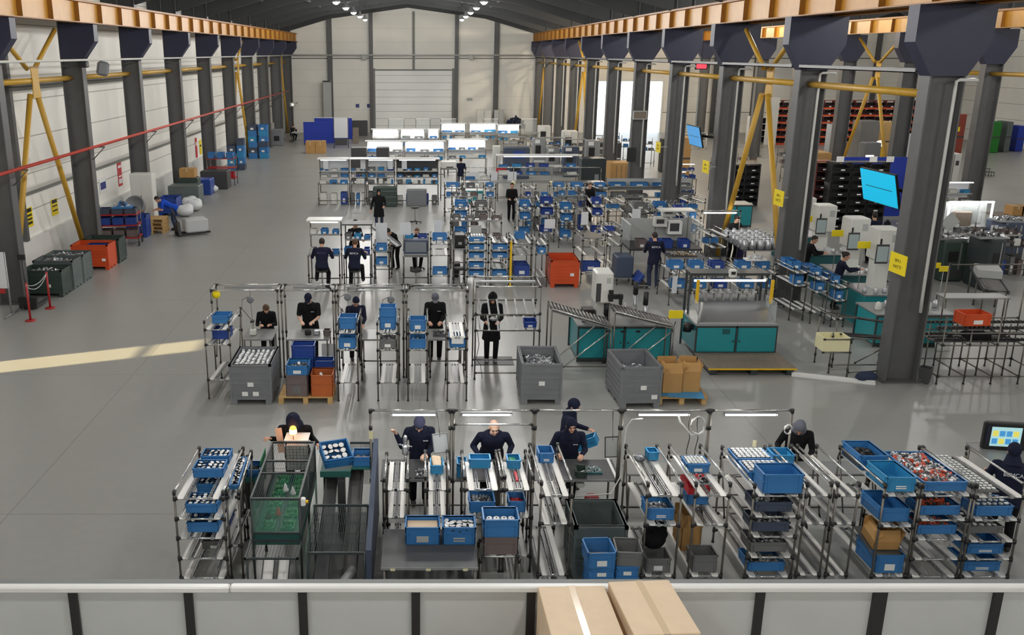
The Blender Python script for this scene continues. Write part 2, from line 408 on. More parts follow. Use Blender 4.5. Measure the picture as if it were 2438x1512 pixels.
def crane_beam(x, name_label, ya, yb, z0=7.80, z1=8.46):
    c = thing('crane_runway_beam', name_label, 'beam', (x, ya, z0))
    L = yb-ya; h = z1-z0
    MB().box(-.012, .012, 0, L, .03, h-.03).build('web', 'crane_yellow', c)
    b = MB(); b.box(-.17, .17, 0, L, 0, .03); b.build('lower_flange', 'crane_amber', c)
    b = MB(); b.box(-.17, .17, 0, L, h-.03, h); b.box(-.04, .04, 0, L, h, h+.06); b.build('upper_flange', 'crane_amber', c)
    n = int(L/(BAY/3))
    me = MB(); me.box(-.155, .155, -.012, .012, .03, h-.03); me = me.mesh('stiffener', 'crane_amber')
    for i in range(n+1):
        o = bpy.data.objects.new('stiffener', me); C.objects.link(o); o.parent = c; o.location = (0, i*BAY/3+.2, 0)
    return c
ci = 0
NEARFAR = lambda i, n: ORD[i] + ' from the camera'
vis = [y for y in COLS if y > 17]
def col_row(x, side, what, ys, big=False):
    for i, y in enumerate(ys):
        c = column(x, min(y, END_Y-.3), side, big)
        c['label'] = 'grey steel column with navy corbel, %s in the row %s' % (ORD[i], what)
col_row(-11.6, -1, 'along the white side wall', [y for y in vis if y > 20])
col_row(XM, 0, 'nearer the main hall', vis, True)
col_row(XS, 0, 'deep in the next hall', [y for y in vis if y > 28], True)
crane_beam(-10.78, 'orange crane runway beam along the white side wall', 17.0, END_Y-.1)
crane_beam(XM-.52, 'orange crane runway beam over the nearer column row', 14.0, END_Y-.1)
crane_beam(XM+.52, 'orange crane runway beam on the far side of the nearer column row', 14.0, END_Y-.1)
crane_beam(XS-.52, 'orange crane runway beam on the second column row', 26.0, END_Y-.1)
# ---------------------------------------------------------------- struts and cross braces
def struts(x, ys, where):
    for i in range(len(ys)-1):
        o = MB().tube((0, 0, 0), (0, ys[i+1]-ys[i]-.04, 0), .085, 10).build('strut', 'brace_yellow'); o.location = (x, ys[i]+.02, 6.08)
        tag(o, 'yellow round strut in the %s bay from the camera %s' % (ORD[i], where), 'strut')
def brace(x, ya, yb, label, zt=7.6):
    c = thing('cross_brace', label, 'brace', (x, (ya+yb)/2, 6.08)); h = (yb-ya)/2-.25
    for sy in (-1, 1):
        MB().tube((0, sy*.28, .35), (0, sy*h*.75, zt-6.08), .07, 10).build('upper_arm', 'brace_yellow', c)
        MB().tube((0, sy*.25, -.4), (0, sy*h, -6.0), .085, 10).build('lower_arm', 'brace_yellow', c)
    b = MB(); b.prism([(-.3, .42), (.3, .42), (.22, 0), (.3, -.5), (-.3, -.5), (-.22, 0)], 0, .088, .115); b.build('gusset_plate', 'brace_yellow', c)
lv = [y for y in COLS if y > 18]
struts(-11.72, [y for y in lv if y > 20], 'along the white side wall')
struts(XM, lv, 'of the nearer column row')
struts(XS, [y for y in lv if y > 28], 'of the second column row')
for x, s_, bays in ((-11.72, 'by the white side wall', (1, 6, 9)), (XM, 'in the nearer column row', (1, 6, 9)), (XS, 'in the second column row', (4,))):
    for q, k in enumerate(bays):
        brace(x, lv[k]+.0, lv[k+1], 'yellow X cross brace %s, %s from the camera' % (s_, ORD[q]))
# ---------------------------------------------------------------- pipes
tag(MB().tube((-11.02, BACK_Y, 6.66), (-11.02, END_Y-.5, 6.66), .035, 8).build('wall_pipe', 'pipe_white'), 'thin white pipe running high along the white side wall', 'pipe')
p_ = thing('sprinkler_pipe', 'red pipe on triangular brackets along the white side wall', 'pipe', (-10.9, 0, 3.86))
MB().tube((0, 15, 0), (0, 78, 0), .05, 8).build('pipe', 'pipe_red', p_)
for y in [v for v in vis if v < 77]:
    b = MB(); b.box(-.34, .1, y-.02, y+.02, -.09, -.05); b.tube((-.34, y, -.5), (.08, y, -.08), .018, 6); b.build('mount_bracket', 'column_grey', p_)
o = MB().tube((XL+.3, 0, 0), (XM-.5, 0, 0), .06, 8).build('end_wall_pipe', 'pipe_white'); o.location = (0, END_Y-.45, 6.68)
tag(o, 'pale pipe running across the end wall above the big door', 'pipe')
for i in range(len(lv)-1):
    b = MB(); L = lv[i+1]-lv[i]
    b.box(-.16, .16, .25, L-.25, 0, .02); b.box(-.16, -.14, .25, L-.25, 0, .09); b.box(.14, .16, .25, L-.25, 0, .09)
    for q in range(4): b.path([(-.1+.065*q, .27+j*(L-.54)/8, .05+.03*math.sin(j*1.7+q)) for j in range(9)], .022, 5)
    o = b.build('cable_tray', 'pipe_grey'); o.location = (XM-.28, lv[i], 6.5)
    tag(o, 'grey cable tray with cables in the %s bay of the nearer column row' % ORD[i], 'cable tray')
for i, y in enumerate(vis[:9]):
    c = MB().path([(.36, 0, 6.36), (.30, 0, 6.38), (0, 0, 6.38), (-.06, 0, 6.35), (-.06, 0, 6.2), (-.06, 0, 2.2), (-.05, 0, 1.6)], .035, 8).build('conduit', 'pipe_white')
    c.location = (XM+.20, y-.262, 0)
    tag(c, 'white conduit running down the %s column from the camera, nearer row' % ORD[i], 'conduit')
# ---------------------------------------------------------------- high bay lamps
def lamp_proto():
    c = thing('high_bay_lamp', 'x', 'lamp', (0, 0, 9.2))
    MB().lathe([(.04, .36), (.07, .34), (.08, .2), (.18, .06), (.21, 0), (.20, 0), (.16, .05)], 20).build('shade', 'aluminium', c)
    MB().ball((0, 0, .02), .16, 14, 0, (1, 1, .8)).build('lens', 'lamp_glow', c)
    MB().tube((0, 0, .36), (0, 0, 1.1), .012, 6).build('hanger', 'joint_black', c)
    return c
LP = lamp_proto(); first = True
def lamp_row(x, ys, where, z=9.2, power=1.0, warm=None):
    global first
    for i, y in enumerate(ys):
        L = LP if first else dup(LP, (x, y, z)); L.location = (x, y, z); first = False
        n = len(ys)-i
        L['label'] = 'round high bay ceiling lamp, %s from the end wall, %s' % (ORD[n-1], where)
        li = bpy.data.lights.new('high_bay_light', 'POINT'); li.shadow_soft_size = .2; li.energy = LAMP_W*(power if not warm or y > 50 else .75)*(1.7 if y > 57 else 1.0); li.color = warm if warm and y > 50 else (1.0, .985, .95)
        lo = bpy.data.objects.new('high_bay_light', li); C.objects.link(lo); lo.parent = L; lo.location = (0, 0, -.42)
rows = [70.0-6.0*k for k in range(13)][::-1]
lamp_row(-4.0, rows, 'row nearer the white side wall'); lamp_row(3.05, rows, 'row nearer the columns')
lamp_row(13.5, rows[::2], 'first row of the next hall', warm=(1.0, .80, .55), power=2.6); lamp_row(19.6, rows[::2], 'second row of the next hall', warm=(1.0, .80, .55), power=2.6)  # added warm tint and power towards the end wall stand in for bounced sunlight
lamp_row(29.5, rows[::2], 'first row of the third hall', power=.8); lamp_row(38.5, rows[1::2], 'second row of the third hall', power=.8)
# ---------------------------------------------------------------- the parapet partition under the camera
PY, PZ = 7.05, 2.44
pz = MB(); pz.box(-9, 11.6, PY-.02, PY+.0, 0, PZ-.066)
struct(pz.build('wall_partition', 'partition_panel'))
struct(MB().box(-9, 11.6, PY+.001, PY+.09, PZ-.075, PZ-.03).build('trim_50', 'ledge_grey'))
for i, (a, b_) in enumerate(((-9, -1.66), (-1.66, 7.05), (7.05, 11.6))):
    struct(MB().bbox(((a+b_)/2, PY-.04, PZ-.035-.004*(i == 0)-.008*(i == 2)), (b_-a-.006, .075, .06), .012).build('trim_%d' % (51+i), 'rail_white'))
for i, px in enumerate((-100, 176, 450, 721, 990, 1264, 1535, 1808, 2092, 2372)):
    x = XD(px, PY-.04, PZ-.2); w = .075 if px != 2092 else .12
    struct(MB().box(x-w/2, x+w/2, PY-.055, PY-.022, 0, PZ-.07).build('trim_%d' % (60+i), 'post_black'))
# ================================================================ builders for what stands in the hall
_cache = {}
def cached(key, fn):
    if key not in _cache: _cache[key] = fn()
    return _cache[key]
def put(name, me, parent=None, loc=(0, 0, 0), rot=(0, 0, 0)):
    o = bpy.data.objects.new(name, me); C.objects.link(o)
    if parent is not None: o.parent = parent
    o.location = loc; o.rotation_euler = rot
    return o
# ---- stacking crates, open at the top; origin at the middle of the base
def crate_mesh(w, l, h, m, ribs=True):
    def f():
        b = MB(); t = .008; ow, ol = w/2, l/2; k = .012
        b.box(-ow+k, ow-k, -ol+k, ol-k, 0, .006)
        for s_ in (-1, 1):
            x0, x1 = sorted((s_*(ow-k), s_*(ow-k-t))); b.box(x0, x1, -ol+k, ol-k, .004, h)
            y0, y1 = sorted((s_*(ol-k), s_*(ol-k-t))); b.box(-ow+k, ow-k, y0, y1, .004, h)
            x0, x1 = sorted((s_*ow, s_*(ow-k-t))); y0, y1 = sorted((s_*ol, s_*(ol-k-t)))
            b.box(x0, x1, -ol, ol, h-.018, h+.001); b.box(-ow, ow, y0, y1, h-.018, h+.001)
            if ribs:
                x0, x1 = sorted((s_*(ow-.004), s_*(ow-k))); y0, y1 = sorted((s_*(ol-.004), s_*(ol-k)))
                for z in ((h*.58,) if h > .12 else ()):
                    b.box(x0, x1, -ol+.01, ol-.01, z, z+.01); b.box(-ow+.01, ow-.01, y0, y1, z, z+.01)
                for q in (-.38, .38):
                    b.box(q*w-.006, q*w+.006, y0, y1, .01, h-.02); b.box(x0, x1, q*l-.006, q*l+.006, .01, h-.02)
        return b.mesh('crate_body', m)
    return cached(('crate', w, l, h, m, ribs), f)
def crate(label, loc, size=(.3, .4, .17), m='crate_blue', rz=0.0, tilt=0.0, card=1, group=None, name='plastic_crate', cat='crate', cardm='paper'):
    w, l, h = size
    if card == 0:
        c = put(name, crate_mesh(w, l, h, m), None, loc, (tilt, 0, rz)); return tag(c, label, cat, group)
    c = thing(name, label, cat, loc, 0, group); c.rotation_euler = (tilt, 0, rz)
    put('body', crate_mesh(w, l, h, m), c)
    def cm():
        b = MB()
        if card == 2:
            b.box(-w*.17, w*.17, -l/2-.001, -l/2+.006, h*.20, h*.27); b.box(-w*.17, w*.17, -l/2-.001, -l/2+.006, h*.34, h*.41)
        else: b.box(-w*.17, w*.17, -l/2-.001, -l/2+.006, h*.16, h*.5)
        return b.mesh('label_card', cardm)
    put('label_card', cached(('card', w, l, h, card, cardm), cm), c)
    return c
# ---- a heap nobody could count, lying in a box of the given inner size
def heap(label, loc, w, l, h, mats, n=160, size=.03, seed=1, name='loose_parts', tilt=0.0, rz=0.0, shape='mix', cat='parts', dome=.5, base=.35):
    rnd = random.Random(seed); b = MB(); nm = len(mats)
    b.box(-w/2, w/2, -l/2, l/2, 0, max(.004, h*base), nm-1)
    for i in range(n):
        x, y = rnd.uniform(-.5, .5), rnd.uniform(-.5, .5)
        top = h*(1-dome*max(abs(x), abs(y))*2*.9)
        z = rnd.uniform(base*h, max(top, base*h+.01)); s_ = size*rnd.uniform(.6, 1.25)
        M = Matrix.Translation((x*(w-1.4*s_), y*(l-1.4*s_), z)) @ Euler((rnd.uniform(-1.5, 1.5), rnd.uniform(-1.5, 1.5), rnd.uniform(0, 6))).to_matrix().to_4x4()
        mi = rnd.randrange(nm); k = rnd.random()
        if shape == 'disc' or (shape == 'mix' and k < .4): b.lathe([(s_*.5, -s_*.12), (s_*.55, 0), (s_*.4, s_*.14)], 8, mi, M, False)
        elif shape == 'rod' or k < .7: b.tube(M @ Vector((0, 0, -s_*.6)), M @ Vector((0, 0, s_*.6)), s_*.22, 6, mi)
        else: b.cbox((0, 0, 0), (s_, s_*.7, s_*.35), mi, M)
    o = b.build(name, mats); o.location = loc; o.rotation_euler = (tilt, 0, rz)
    return tag(o, label, cat, None, 'stuff')
# ---- round caps lying in rows; every cap a thing
def cap_mesh(r, rim, h):
    def f():
        b = MB(); b.lathe([(r, 0), (r, h*.7), (r*.97, h)], 14, 1); b.lathe([(r*.86, h+.0005), (r*.80, h+.002)], 14, 0)
        return b.mesh('round_cap', ['cap_white', rim])
    return cached(('cap', r, rim, h), f)
def caps(where, loc, nx, ny, px, py, r=.03, rim='joint_black', h=.018, tilt=0.0, rz=0.0, jit=0.0, lean=0.0, seed=3, drop=0, kind='white round cap'):
    rnd = random.Random(seed); M = Matrix.Translation(loc) @ Euler((tilt, 0, rz)).to_matrix().to_4x4()
    cells = [(i, j) for i in range(nx) for j in range(ny)]
    for _ in range(drop): cells.pop(rnd.randrange(len(cells)))
    for i, j in cells:
        p = M @ Vector(((i-(nx-1)/2)*px+rnd.uniform(-jit, jit), (j-(ny-1)/2)*py+rnd.uniform(-jit, jit), rnd.uniform(0, lean*r)))
        o = put('round_cap', cap_mesh(r, rim, h), None, p, (tilt+rnd.uniform(-lean, lean), rnd.uniform(-lean, lean), rz))
        tag(o, '%s lying %s' % (kind, where), 'cap', 'caps '+where)
# ---- pallet bin on runners
def pallet_bin(label, loc, rz=0.0, w=.8, l=1.2, h=.85, m='bin_grey', cards=((0, .35),), name='pallet_bin', group=None):
    c = thing(name, label, 'bin', loc, rz, group)
    def body():
        b = MB(); t = .03; z0 = .11
        b.box(-w/2+.02, w/2-.02, -l/2+.02, l/2-.02, z0, z0+.03)
        for s_ in (-1, 1):
            x0, x1 = sorted((s_*(w/2-.015), s_*(w/2-.015-t))); b.box(x0, x1, -l/2+.015, l/2-.015, z0, h)
            y0, y1 = sorted((s_*(l/2-.015), s_*(l/2-.015-t))); b.box(-w/2+.015, w/2-.015, y0, y1, z0, h)
            x0, x1 = sorted((s_*w/2, s_*(w/2-.055))); b.box(x0, x1, -l/2, l/2, h-.04, h)
            y0, y1 = sorted((s_*l/2, s_*(l/2-.055))); b.box(-w/2, w/2, y0, y1, h-.04, h)
            for sx in (-1, 1):
                x0, x1 = sorted((sx*(w/2-.004), sx*(w/2-.044))); y0, y1 = sorted((s_*(l/2-.004), s_*(l/2-.044))); b.box(x0, x1, y0, y1, z0, h-.03)
            for k in range(5):
                z = z0+.12+k*(h-z0-.2)/5
                x0, x1 = sorted((s_*(w/2-.002), s_*(w/2-.016))); y0, y1 = sorted((s_*(l/2-.002), s_*(l/2-.016)))
                b.box(x0, x1, -l/2+.02, l/2-.02, z, z+.022); b.box(-w/2+.02, w/2-.02, y0, y1, z, z+.022)
        return b.mesh('bin_body', m)
    put('body', cached(('bin', w, l, h, m), body), c)
    for sx in (-1, 0, 1):
        def run():
            b = MB(); b.prism([(-l/2+.01, .111), (-l/2+.01, 0), (-l/2+.2, 0), (-l/2+.22, .07), (-.1, .07), (-.08, 0), (.08, 0), (.1, .07), (l/2-.22, .07), (l/2-.2, 0), (l/2-.01, 0), (l/2-.01, .111)], 0, -.06, .06)
            return b.mesh('runner', m)
        if sx: put('runner', cached(('run', l, m), run), c, (sx*(w/2-.08), 0, 0))
    for i, (cx, cz) in enumerate(cards):
        b = MB(); b.box(cx-.06, cx+.06, -l/2-.003, -l/2+.001, cz, cz+.09); b.build('label_card', 'paper', c)
    return c
# ---- wooden pallet
def pallet(label, loc, w=1.2, l=.8, rz=0.0, m='wood', name='wooden_pallet', group=None):
    c = thing(name, label, 'pallet', loc, rz, group)
    for i in range(7): MB().box(-w/2, w/2, -l/2+i*(l-.1)/6, -l/2+.1+i*(l-.1)/6, .122, .144).build('deck_board', m, c)
    for sx in (-1, 0, 1):
        MB().box(sx*(w/2-.05)-.05, sx*(w/2-.05)+.05, -l/2, l/2, .1, .1215).build('stringer', m, c)
        b = MB()
        for sy in (-1, 0, 1): b.box(sx*(w/2-.05)-.05, sx*(w/2-.05)+.05, sy*(l/2-.06)-.06, sy*(l/2-.06)+.06, .02, .1)
        b.box(sx*(w/2-.05)-.05, sx*(w/2-.05)+.05, -l/2, l/2, 0, .02)
        b.build('skid', m, c)
    return c
# ---- cardboard box: closed with tape, or open with flaps
def carton(label, loc, size, rz=0.0, m='cardboard', opened=False, tape=True, tilt=(0, 0), group=None):
    w, l, h = size; c = thing('cardboard_box', label, 'box', loc, 0, group); c.rotation_euler = (tilt[0], tilt[1], rz)
    b = MB()
    if opened:
        t = .006
        b.box(-w/2, w/2, -l/2, l/2, 0, t)
        for s_ in (-1, 1):
            x0, x1 = sorted((s_*w/2, s_*(w/2-t))); b.box(x0, x1, -l/2, l/2, t, h)
            y0, y1 = sorted((s_*l/2, s_*(l/2-t))); b.box(-w/2, w/2, y0, y1, t, h)
        b.build('body', m, c)
        for k, (s_, a) in enumerate(((-1, 35), (1, 62), (-1, 20), (1, 75))):
            f = MB(); f.box(-w/2 if k < 2 else -l/2, w/2 if k < 2 else l/2, 0, (l if k < 2 else w)*.42, 0, t)
            o = f.build('flap', m, c)
            if k < 2: o.location = (0, s_*l/2, h); o.rotation_euler = (R(90-a+60) if s_ > 0 else R(90-a+60), 0, 0 if s_ > 0 else math.pi)
            else: o.location = (s_*w/2, 0, h); o.rotation_euler = (R(90-a+60), 0, -math.pi/2 if s_ > 0 else math.pi/2)
    else:
        b.bbox((0, 0, h/2), (w, l, h), .006); b.build('body', m, c)
        if tape:
            b = MB(); b.box(-.028, .028, -l/2-.001, l/2+.001, h, h+.0012); b.box(-.028, .028, -l/2-.0015, -l/2, h*.68, h+.001); b.box(-.028, .028, l/2, l/2+.0015, h*.68, h+.001); b.build('tape', 'tape', c)
            b = MB(); b.box(-w/2, -.031, -.001, .001, h, h+.0008); b.box(.031, w/2, -.001, .001, h, h+.0008); b.build('crease', 'cardboard', c) if False else None
    return c
# ---- tube frame pieces
def post_mesh(h, zs, r=.015, m='steel_tube'):
    def f():
        b = MB(); b.tube((0, 0, .012), (0, 0, h), r, 8, 0); b.tube((0, 0, 0), (0, 0, .03), r*1.5, 8, 1)
        for z in zs: b.tube((0, 0, z-.03), (0, 0, z+.03), r*1.55, 8, 1)
        return b.mesh('post', [m, 'joint_black'])
    return cached(('post', round(h, 3), tuple(round(z, 3) for z in zs), r, m), f)
def bar_mesh(L, r=.0145, m='chrome', ends=True):                   # along +X from 0
    def f():
        b = MB(); b.tube((0, 0, 0), (L, 0, 0), r, 8, 0)
        if ends:
            for x in (0, L): b.tube((max(0, x-.045), 0, 0), (min(L, x+.045), 0, 0), r*1.5, 8, 1)
        return b.mesh('bar', [m, 'joint_black'])
    return cached(('bar', round(L, 3), r, m, ends), f)
def aim_x(p0, p1):                                                 # rotation taking +X to p1-p0
    return (Vector(p1)-Vector(p0)).to_track_quat('X', 'Z').to_euler()
def rod(name, parent, p0, p1, r=.0145, m='chrome', ends=True):
    return put(name, bar_mesh((Vector(p1)-Vector(p0)).length, r, m, ends), parent, p0, aim_x(p0, p1))
# ---- gravity flow rack: front at y=0, lanes running back
def slide_mesh(L, w):
    def f():
        b = MB(); b.box(-w/2, w/2, 0, L, 0, .006); b.box(-w/2, -w/2+.005, 0, L, .006, .022); b.box(w/2-.005, w/2, 0, L, .006, .022)
        b.prism([(-w/2, 0), (w/2, 0), (w/2*.7, -.03), (-w/2*.7, -.03)], 2, 0, .006)
        return b.mesh('slide', 'slide_white')
    return cached(('slide', round(L, 3), round(w, 3)), f)
def track_mesh(L, w=.032, fine=True):
    def f():
        b = MB(); b.box(-w/2, w/2, 0, L, 0, .012, 0); b.box(-w/2, -w/2+.005, 0, L, .012, .024, 1); b.box(w/2-.005, w/2, 0, L, .012, .024, 1)
        n = int(L/.05) if fine else 0
        for i in range(n): b.tube((-w/2+.006, .025+i*.05, .018), (w/2-.006, .025+i*.05, .018), .010, 6, 0, caps=False)
        b.box(-w/2-.006, w/2+.006, -.02, .0, -.018, .02, 1)
        return b.mesh('roller_track', ['roller_grey', 'aluminium'])
    return cached(('track', round(L, 3), round(w, 3), fine), f)
class Rack: pass
def flow_rack(label, x0, x1, y, L, zf, zb, levels, style='slide', group=None, name='flow_rack', rz=0.0, fine=True, brace=True, tracks=2, backbars=True):
    w = x1-x0; c = thing(name, label, 'rack', ((x0+x1)/2, y, 0), rz, group)
    r = Rack(); r.o = c; r.levels = levels; r.L = L; r.w = w; r.x = (x0+x1)/2; r.y = y; r.rz = rz
    zfs = [a for a, b_ in levels]; zbs = [b_ for a, b_ in levels]
    for sx in (-1, 1):
        put('post', post_mesh(zf, zfs+[zf-.02]), c, (sx*w/2, 0, 0)); put('post', post_mesh(zb, zbs+[zb-.02]), c, (sx*w/2, L, 0))
        rod('guide_rail', c, (sx*w/2, 0, zf-.01), (sx*w/2, L, zb-.01), .0155)
        if brace: rod('brace', c, (sx*w/2, L*.72, zb*.38), (sx*w/2, L, zb-.09), .012, 'steel_tube')
    pw = max(.03, min(.085, w*.2))
    for (a, b_) in levels:
        rod('cross_bar', c, (-w/2, 0, a), (w/2, 0, a))
        if backbars: rod('cross_bar', c, (-w/2, L, b_), (w/2, L, b_), .0145, 'steel_tube')
        LL = math.hypot(L, b_-a)+.03; an = math.atan2(b_-a, L)
        if style == 'slide':
            for sx in (-1, 1):
                put('slide', slide_mesh(LL, pw), c, (sx*(w/2-.045-pw/2), -.02, a+.016), (an, 0, 0))
                if w > .27: put('roller_track', track_mesh(LL, .03, fine), c, (sx*(w/2-.07-pw-.016), -.02, a+.016), (an, 0, 0))
        else:
            for q in range(tracks):
                put('roller_track', track_mesh(LL, .032, fine), c, (-w/2+.07+q*(w-.14)/max(1, tracks-1), -.02, a+.016), (an, 0, 0))
    return r
def on_lane(r, lv, t, dz=.043, dx=0.0):                            # a place on a lane: (location, tilt)
    a, b_ = r.levels[lv]; y = t*r.L; z = a+(b_-a)*t+dz
    p = Matrix.Rotation(r.rz, 3, 'Z') @ Vector((dx, y, 0))
    return (r.x+p.x, r.y+p.y, z), math.atan2(b_-a, r.L)
# ---- tables and gantries
def table(label, x0, x1, y0, y1, z, m='table_dark', leg='steel_tube', th=.03, edge='alu_matt', shelf=None, name='work_table', rz=0.0, group=None, bars=True):
    c = thing(name, label, 'table', ((x0+x1)/2, (y0+y1)/2, 0), rz, group); w, l = x1-x0, y1-y0
    b = MB(); b.box(-w/2, w/2, -l/2, l/2, z-th, z, 0); b.box(-w/2, w/2, -l/2-.006, -l/2, z-th, z+.003, 1); b.box(-w/2, w/2, l/2, l/2+.006, z-th, z+.003, 1)
    b.build('table_top', [m, edge], c)
    for sx in (-1, 1):
        for sy in (-1, 1): put('leg', post_mesh(z-th, [.15], .016, leg), c, (sx*(w/2-.04), sy*(l/2-.04), 0))
        if bars: rod('stretcher', c, (sx*(w/2-.04), -l/2+.04, .15), (sx*(w/2-.04), l/2-.04, .15), .0145, leg)
    if bars: rod('stretcher', c, (-w/2+.04, l/2-.04, .15), (w/2-.04, l/2-.04, .15), .0145, leg)
    if shelf: MB().box(-w/2+.03, w/2-.03, -l/2+.03, l/2-.03, shelf, shelf+.015).build('shelf', m, c)
    return c
def gantry(label, x0, x1, y, z, depth=.0, m='steel_tube', bar='chrome', low=None, name='lamp_gantry', group=None):
    c = thing(name, label, 'frame', ((x0+x1)/2, y, 0), 0, group); w = x1-x0
    ys = (0,) if depth == 0 else (0, depth)
    for yy in ys:
        for sx in (-1, 1): put('post', post_mesh(z, [z-.03, z*.86, z*.45], .017, m), c, (sx*w/2, yy, 0))
        rod('top_bar', c, (-w/2, yy, z-.02), (w/2, yy, z-.02), .0155, bar)
        if low: rod('cross_bar', c, (-w/2, yy, low), (w/2, yy, low), .0155, bar)
    if depth:
        for sx in (-1, 1): rod('top_bar', c, (sx*w/2, 0, z-.02), (sx*w/2, depth, z-.02), .0155, bar)
    return c
def tube_lamp(label, loc, L=1.2, m='tube_glow', group=None, w=.07):
    c = thing('tube_lamp', label, 'lamp', loc, 0, group)
    b = MB(); b.box(-L/2-.03, L/2+.03, -w/2, w/2, .028, .05)
    for sx in (-1, 1): b.box(sx*(L/2+.03)-.004, sx*(L/2+.03)+.004, -w/2, w/2, -.005, .05)
    b.build('housing', 'aluminium', c)
    b = MB(); b.prism([(-w/2+.004, .027), (-w/2+.004, .006), (-.012, -.006), (.012, -.006), (w/2-.004, .006), (w/2-.004, .027)], 0, -L/2, L/2); b.build('diffuser', m, c)
    return c
def sheet(label, loc, w, h, m='paper', rz=0.0, tilt=0.0, roll=0.0, name='paper_sheet', cat='sign', frame=None, group=None, th=.006):
    if frame is None:
        o = MB().box(-w/2, w/2, -th/2, th/2, -h/2, h/2).build(name, m); o.location = loc; o.rotation_euler = (tilt, roll, rz)
        return tag(o, label, cat, group)
    c = thing(name, label, cat, loc, 0, group); c.rotation_euler = (tilt, roll, rz)
    MB().box(-w/2, w/2, -th/2, th/2, -h/2, h/2).build('panel', m, c)
    b = MB(); t = .012
    b.box(-w/2-t, w/2+t, -th, th, h/2, h/2+t); b.box(-w/2-t, w/2+t, -th, th, -h/2-t, -h/2); b.box(-w/2-t, -w/2, -th, th, -h/2, h/2); b.box(w/2, w/2+t, -th, th, -h/2, h/2)
    b.build('frame', frame, c)
    return c
def stool(label, loc, h=.6, group=None):
    c = thing('swivel_stool', label, 'stool', loc, 0, group)
    MB().lathe([(.15, h-.06), (.18, h-.045), (.18, h-.01), (.16, h)], 16).build('seat', 'black', c)
    MB().tube((0, 0, .08), (0, 0, h-.05), .022, 8).build('gas_column', 'alu_matt', c)
    for k in range(5):
        a = k*2*math.pi/5; b = MB(); b.tube((0, 0, .085), (.24*math.cos(a), .24*math.sin(a), .06), .018, 6); b.tube((.24*math.cos(a), .24*math.sin(a)-.012, .028), (.24*math.cos(a), .24*math.sin(a)+.012, .028), .028, 8)
        b.build('leg', 'black', c)
    return c
def cable(label, pts, r=.008, m='pipe_white', name='cable'):
    return tag(MB().path(pts, r, 6).build(name, m), label, 'cable')
# ================================================================ people
def grow(mb, voxel, smooth=2, name='body'):
    me = bpy.data.meshes.new(name); me.from_pydata(mb.v, [], mb.f); o = bpy.data.objects.new(name, me); C.objects.link(o)
    m = o.modifiers.new('r', 'REMESH'); m.mode = 'VOXEL'; m.voxel_size = voxel; m.use_smooth_shade = True
    if smooth: s_ = o.modifiers.new('s', 'SMOOTH'); s_.factor = .5; s_.iterations = smooth
    bpy.context.view_layer.update()
    out = bpy.data.meshes.new_from_object(o.evaluated_get(bpy.context.evaluated_depsgraph_get()))
    bpy.data.objects.remove(o); bpy.data.meshes.remove(me)
    for p in out.polygons: p.use_smooth = True
    return out
def limb(mb, pts, rs, n=10):
    for i in range(len(pts)-1): mb.tube(pts[i], pts[i+1], rs[i], n, 0, rs[i+1])
    for p, r in zip(pts, rs): mb.ball(p, r, n)
def ik(a, c, l1, l2, hint):
    a, c = Vector(a), Vector(c); d = c-a; L = min(d.length, (l1+l2)*.985); u = d.normalized(); c = a+u*L
    k = (l1*l1-l2*l2+L*L)/(2*L); hh = math.sqrt(max(l1*l1-k*k, 0)); h = Vector(hint); h = h-u*h.dot(u)
    h = h.normalized() if h.length > 1e-4 else Vector((0, 1, 0))
    return a+u*k+h*hh, c
TORSO = [(-.10, .150, .105, .0), (-.06, .166, .118, .005), (.02, .160, .116, .0), (.13, .140, .102, -.005), (.25, .152, .108, -.005), (.37, .172, .116, .0), (.45, .172, .108, .005), (.505, .130, .085, .01), (.54, .065, .06, .012)]
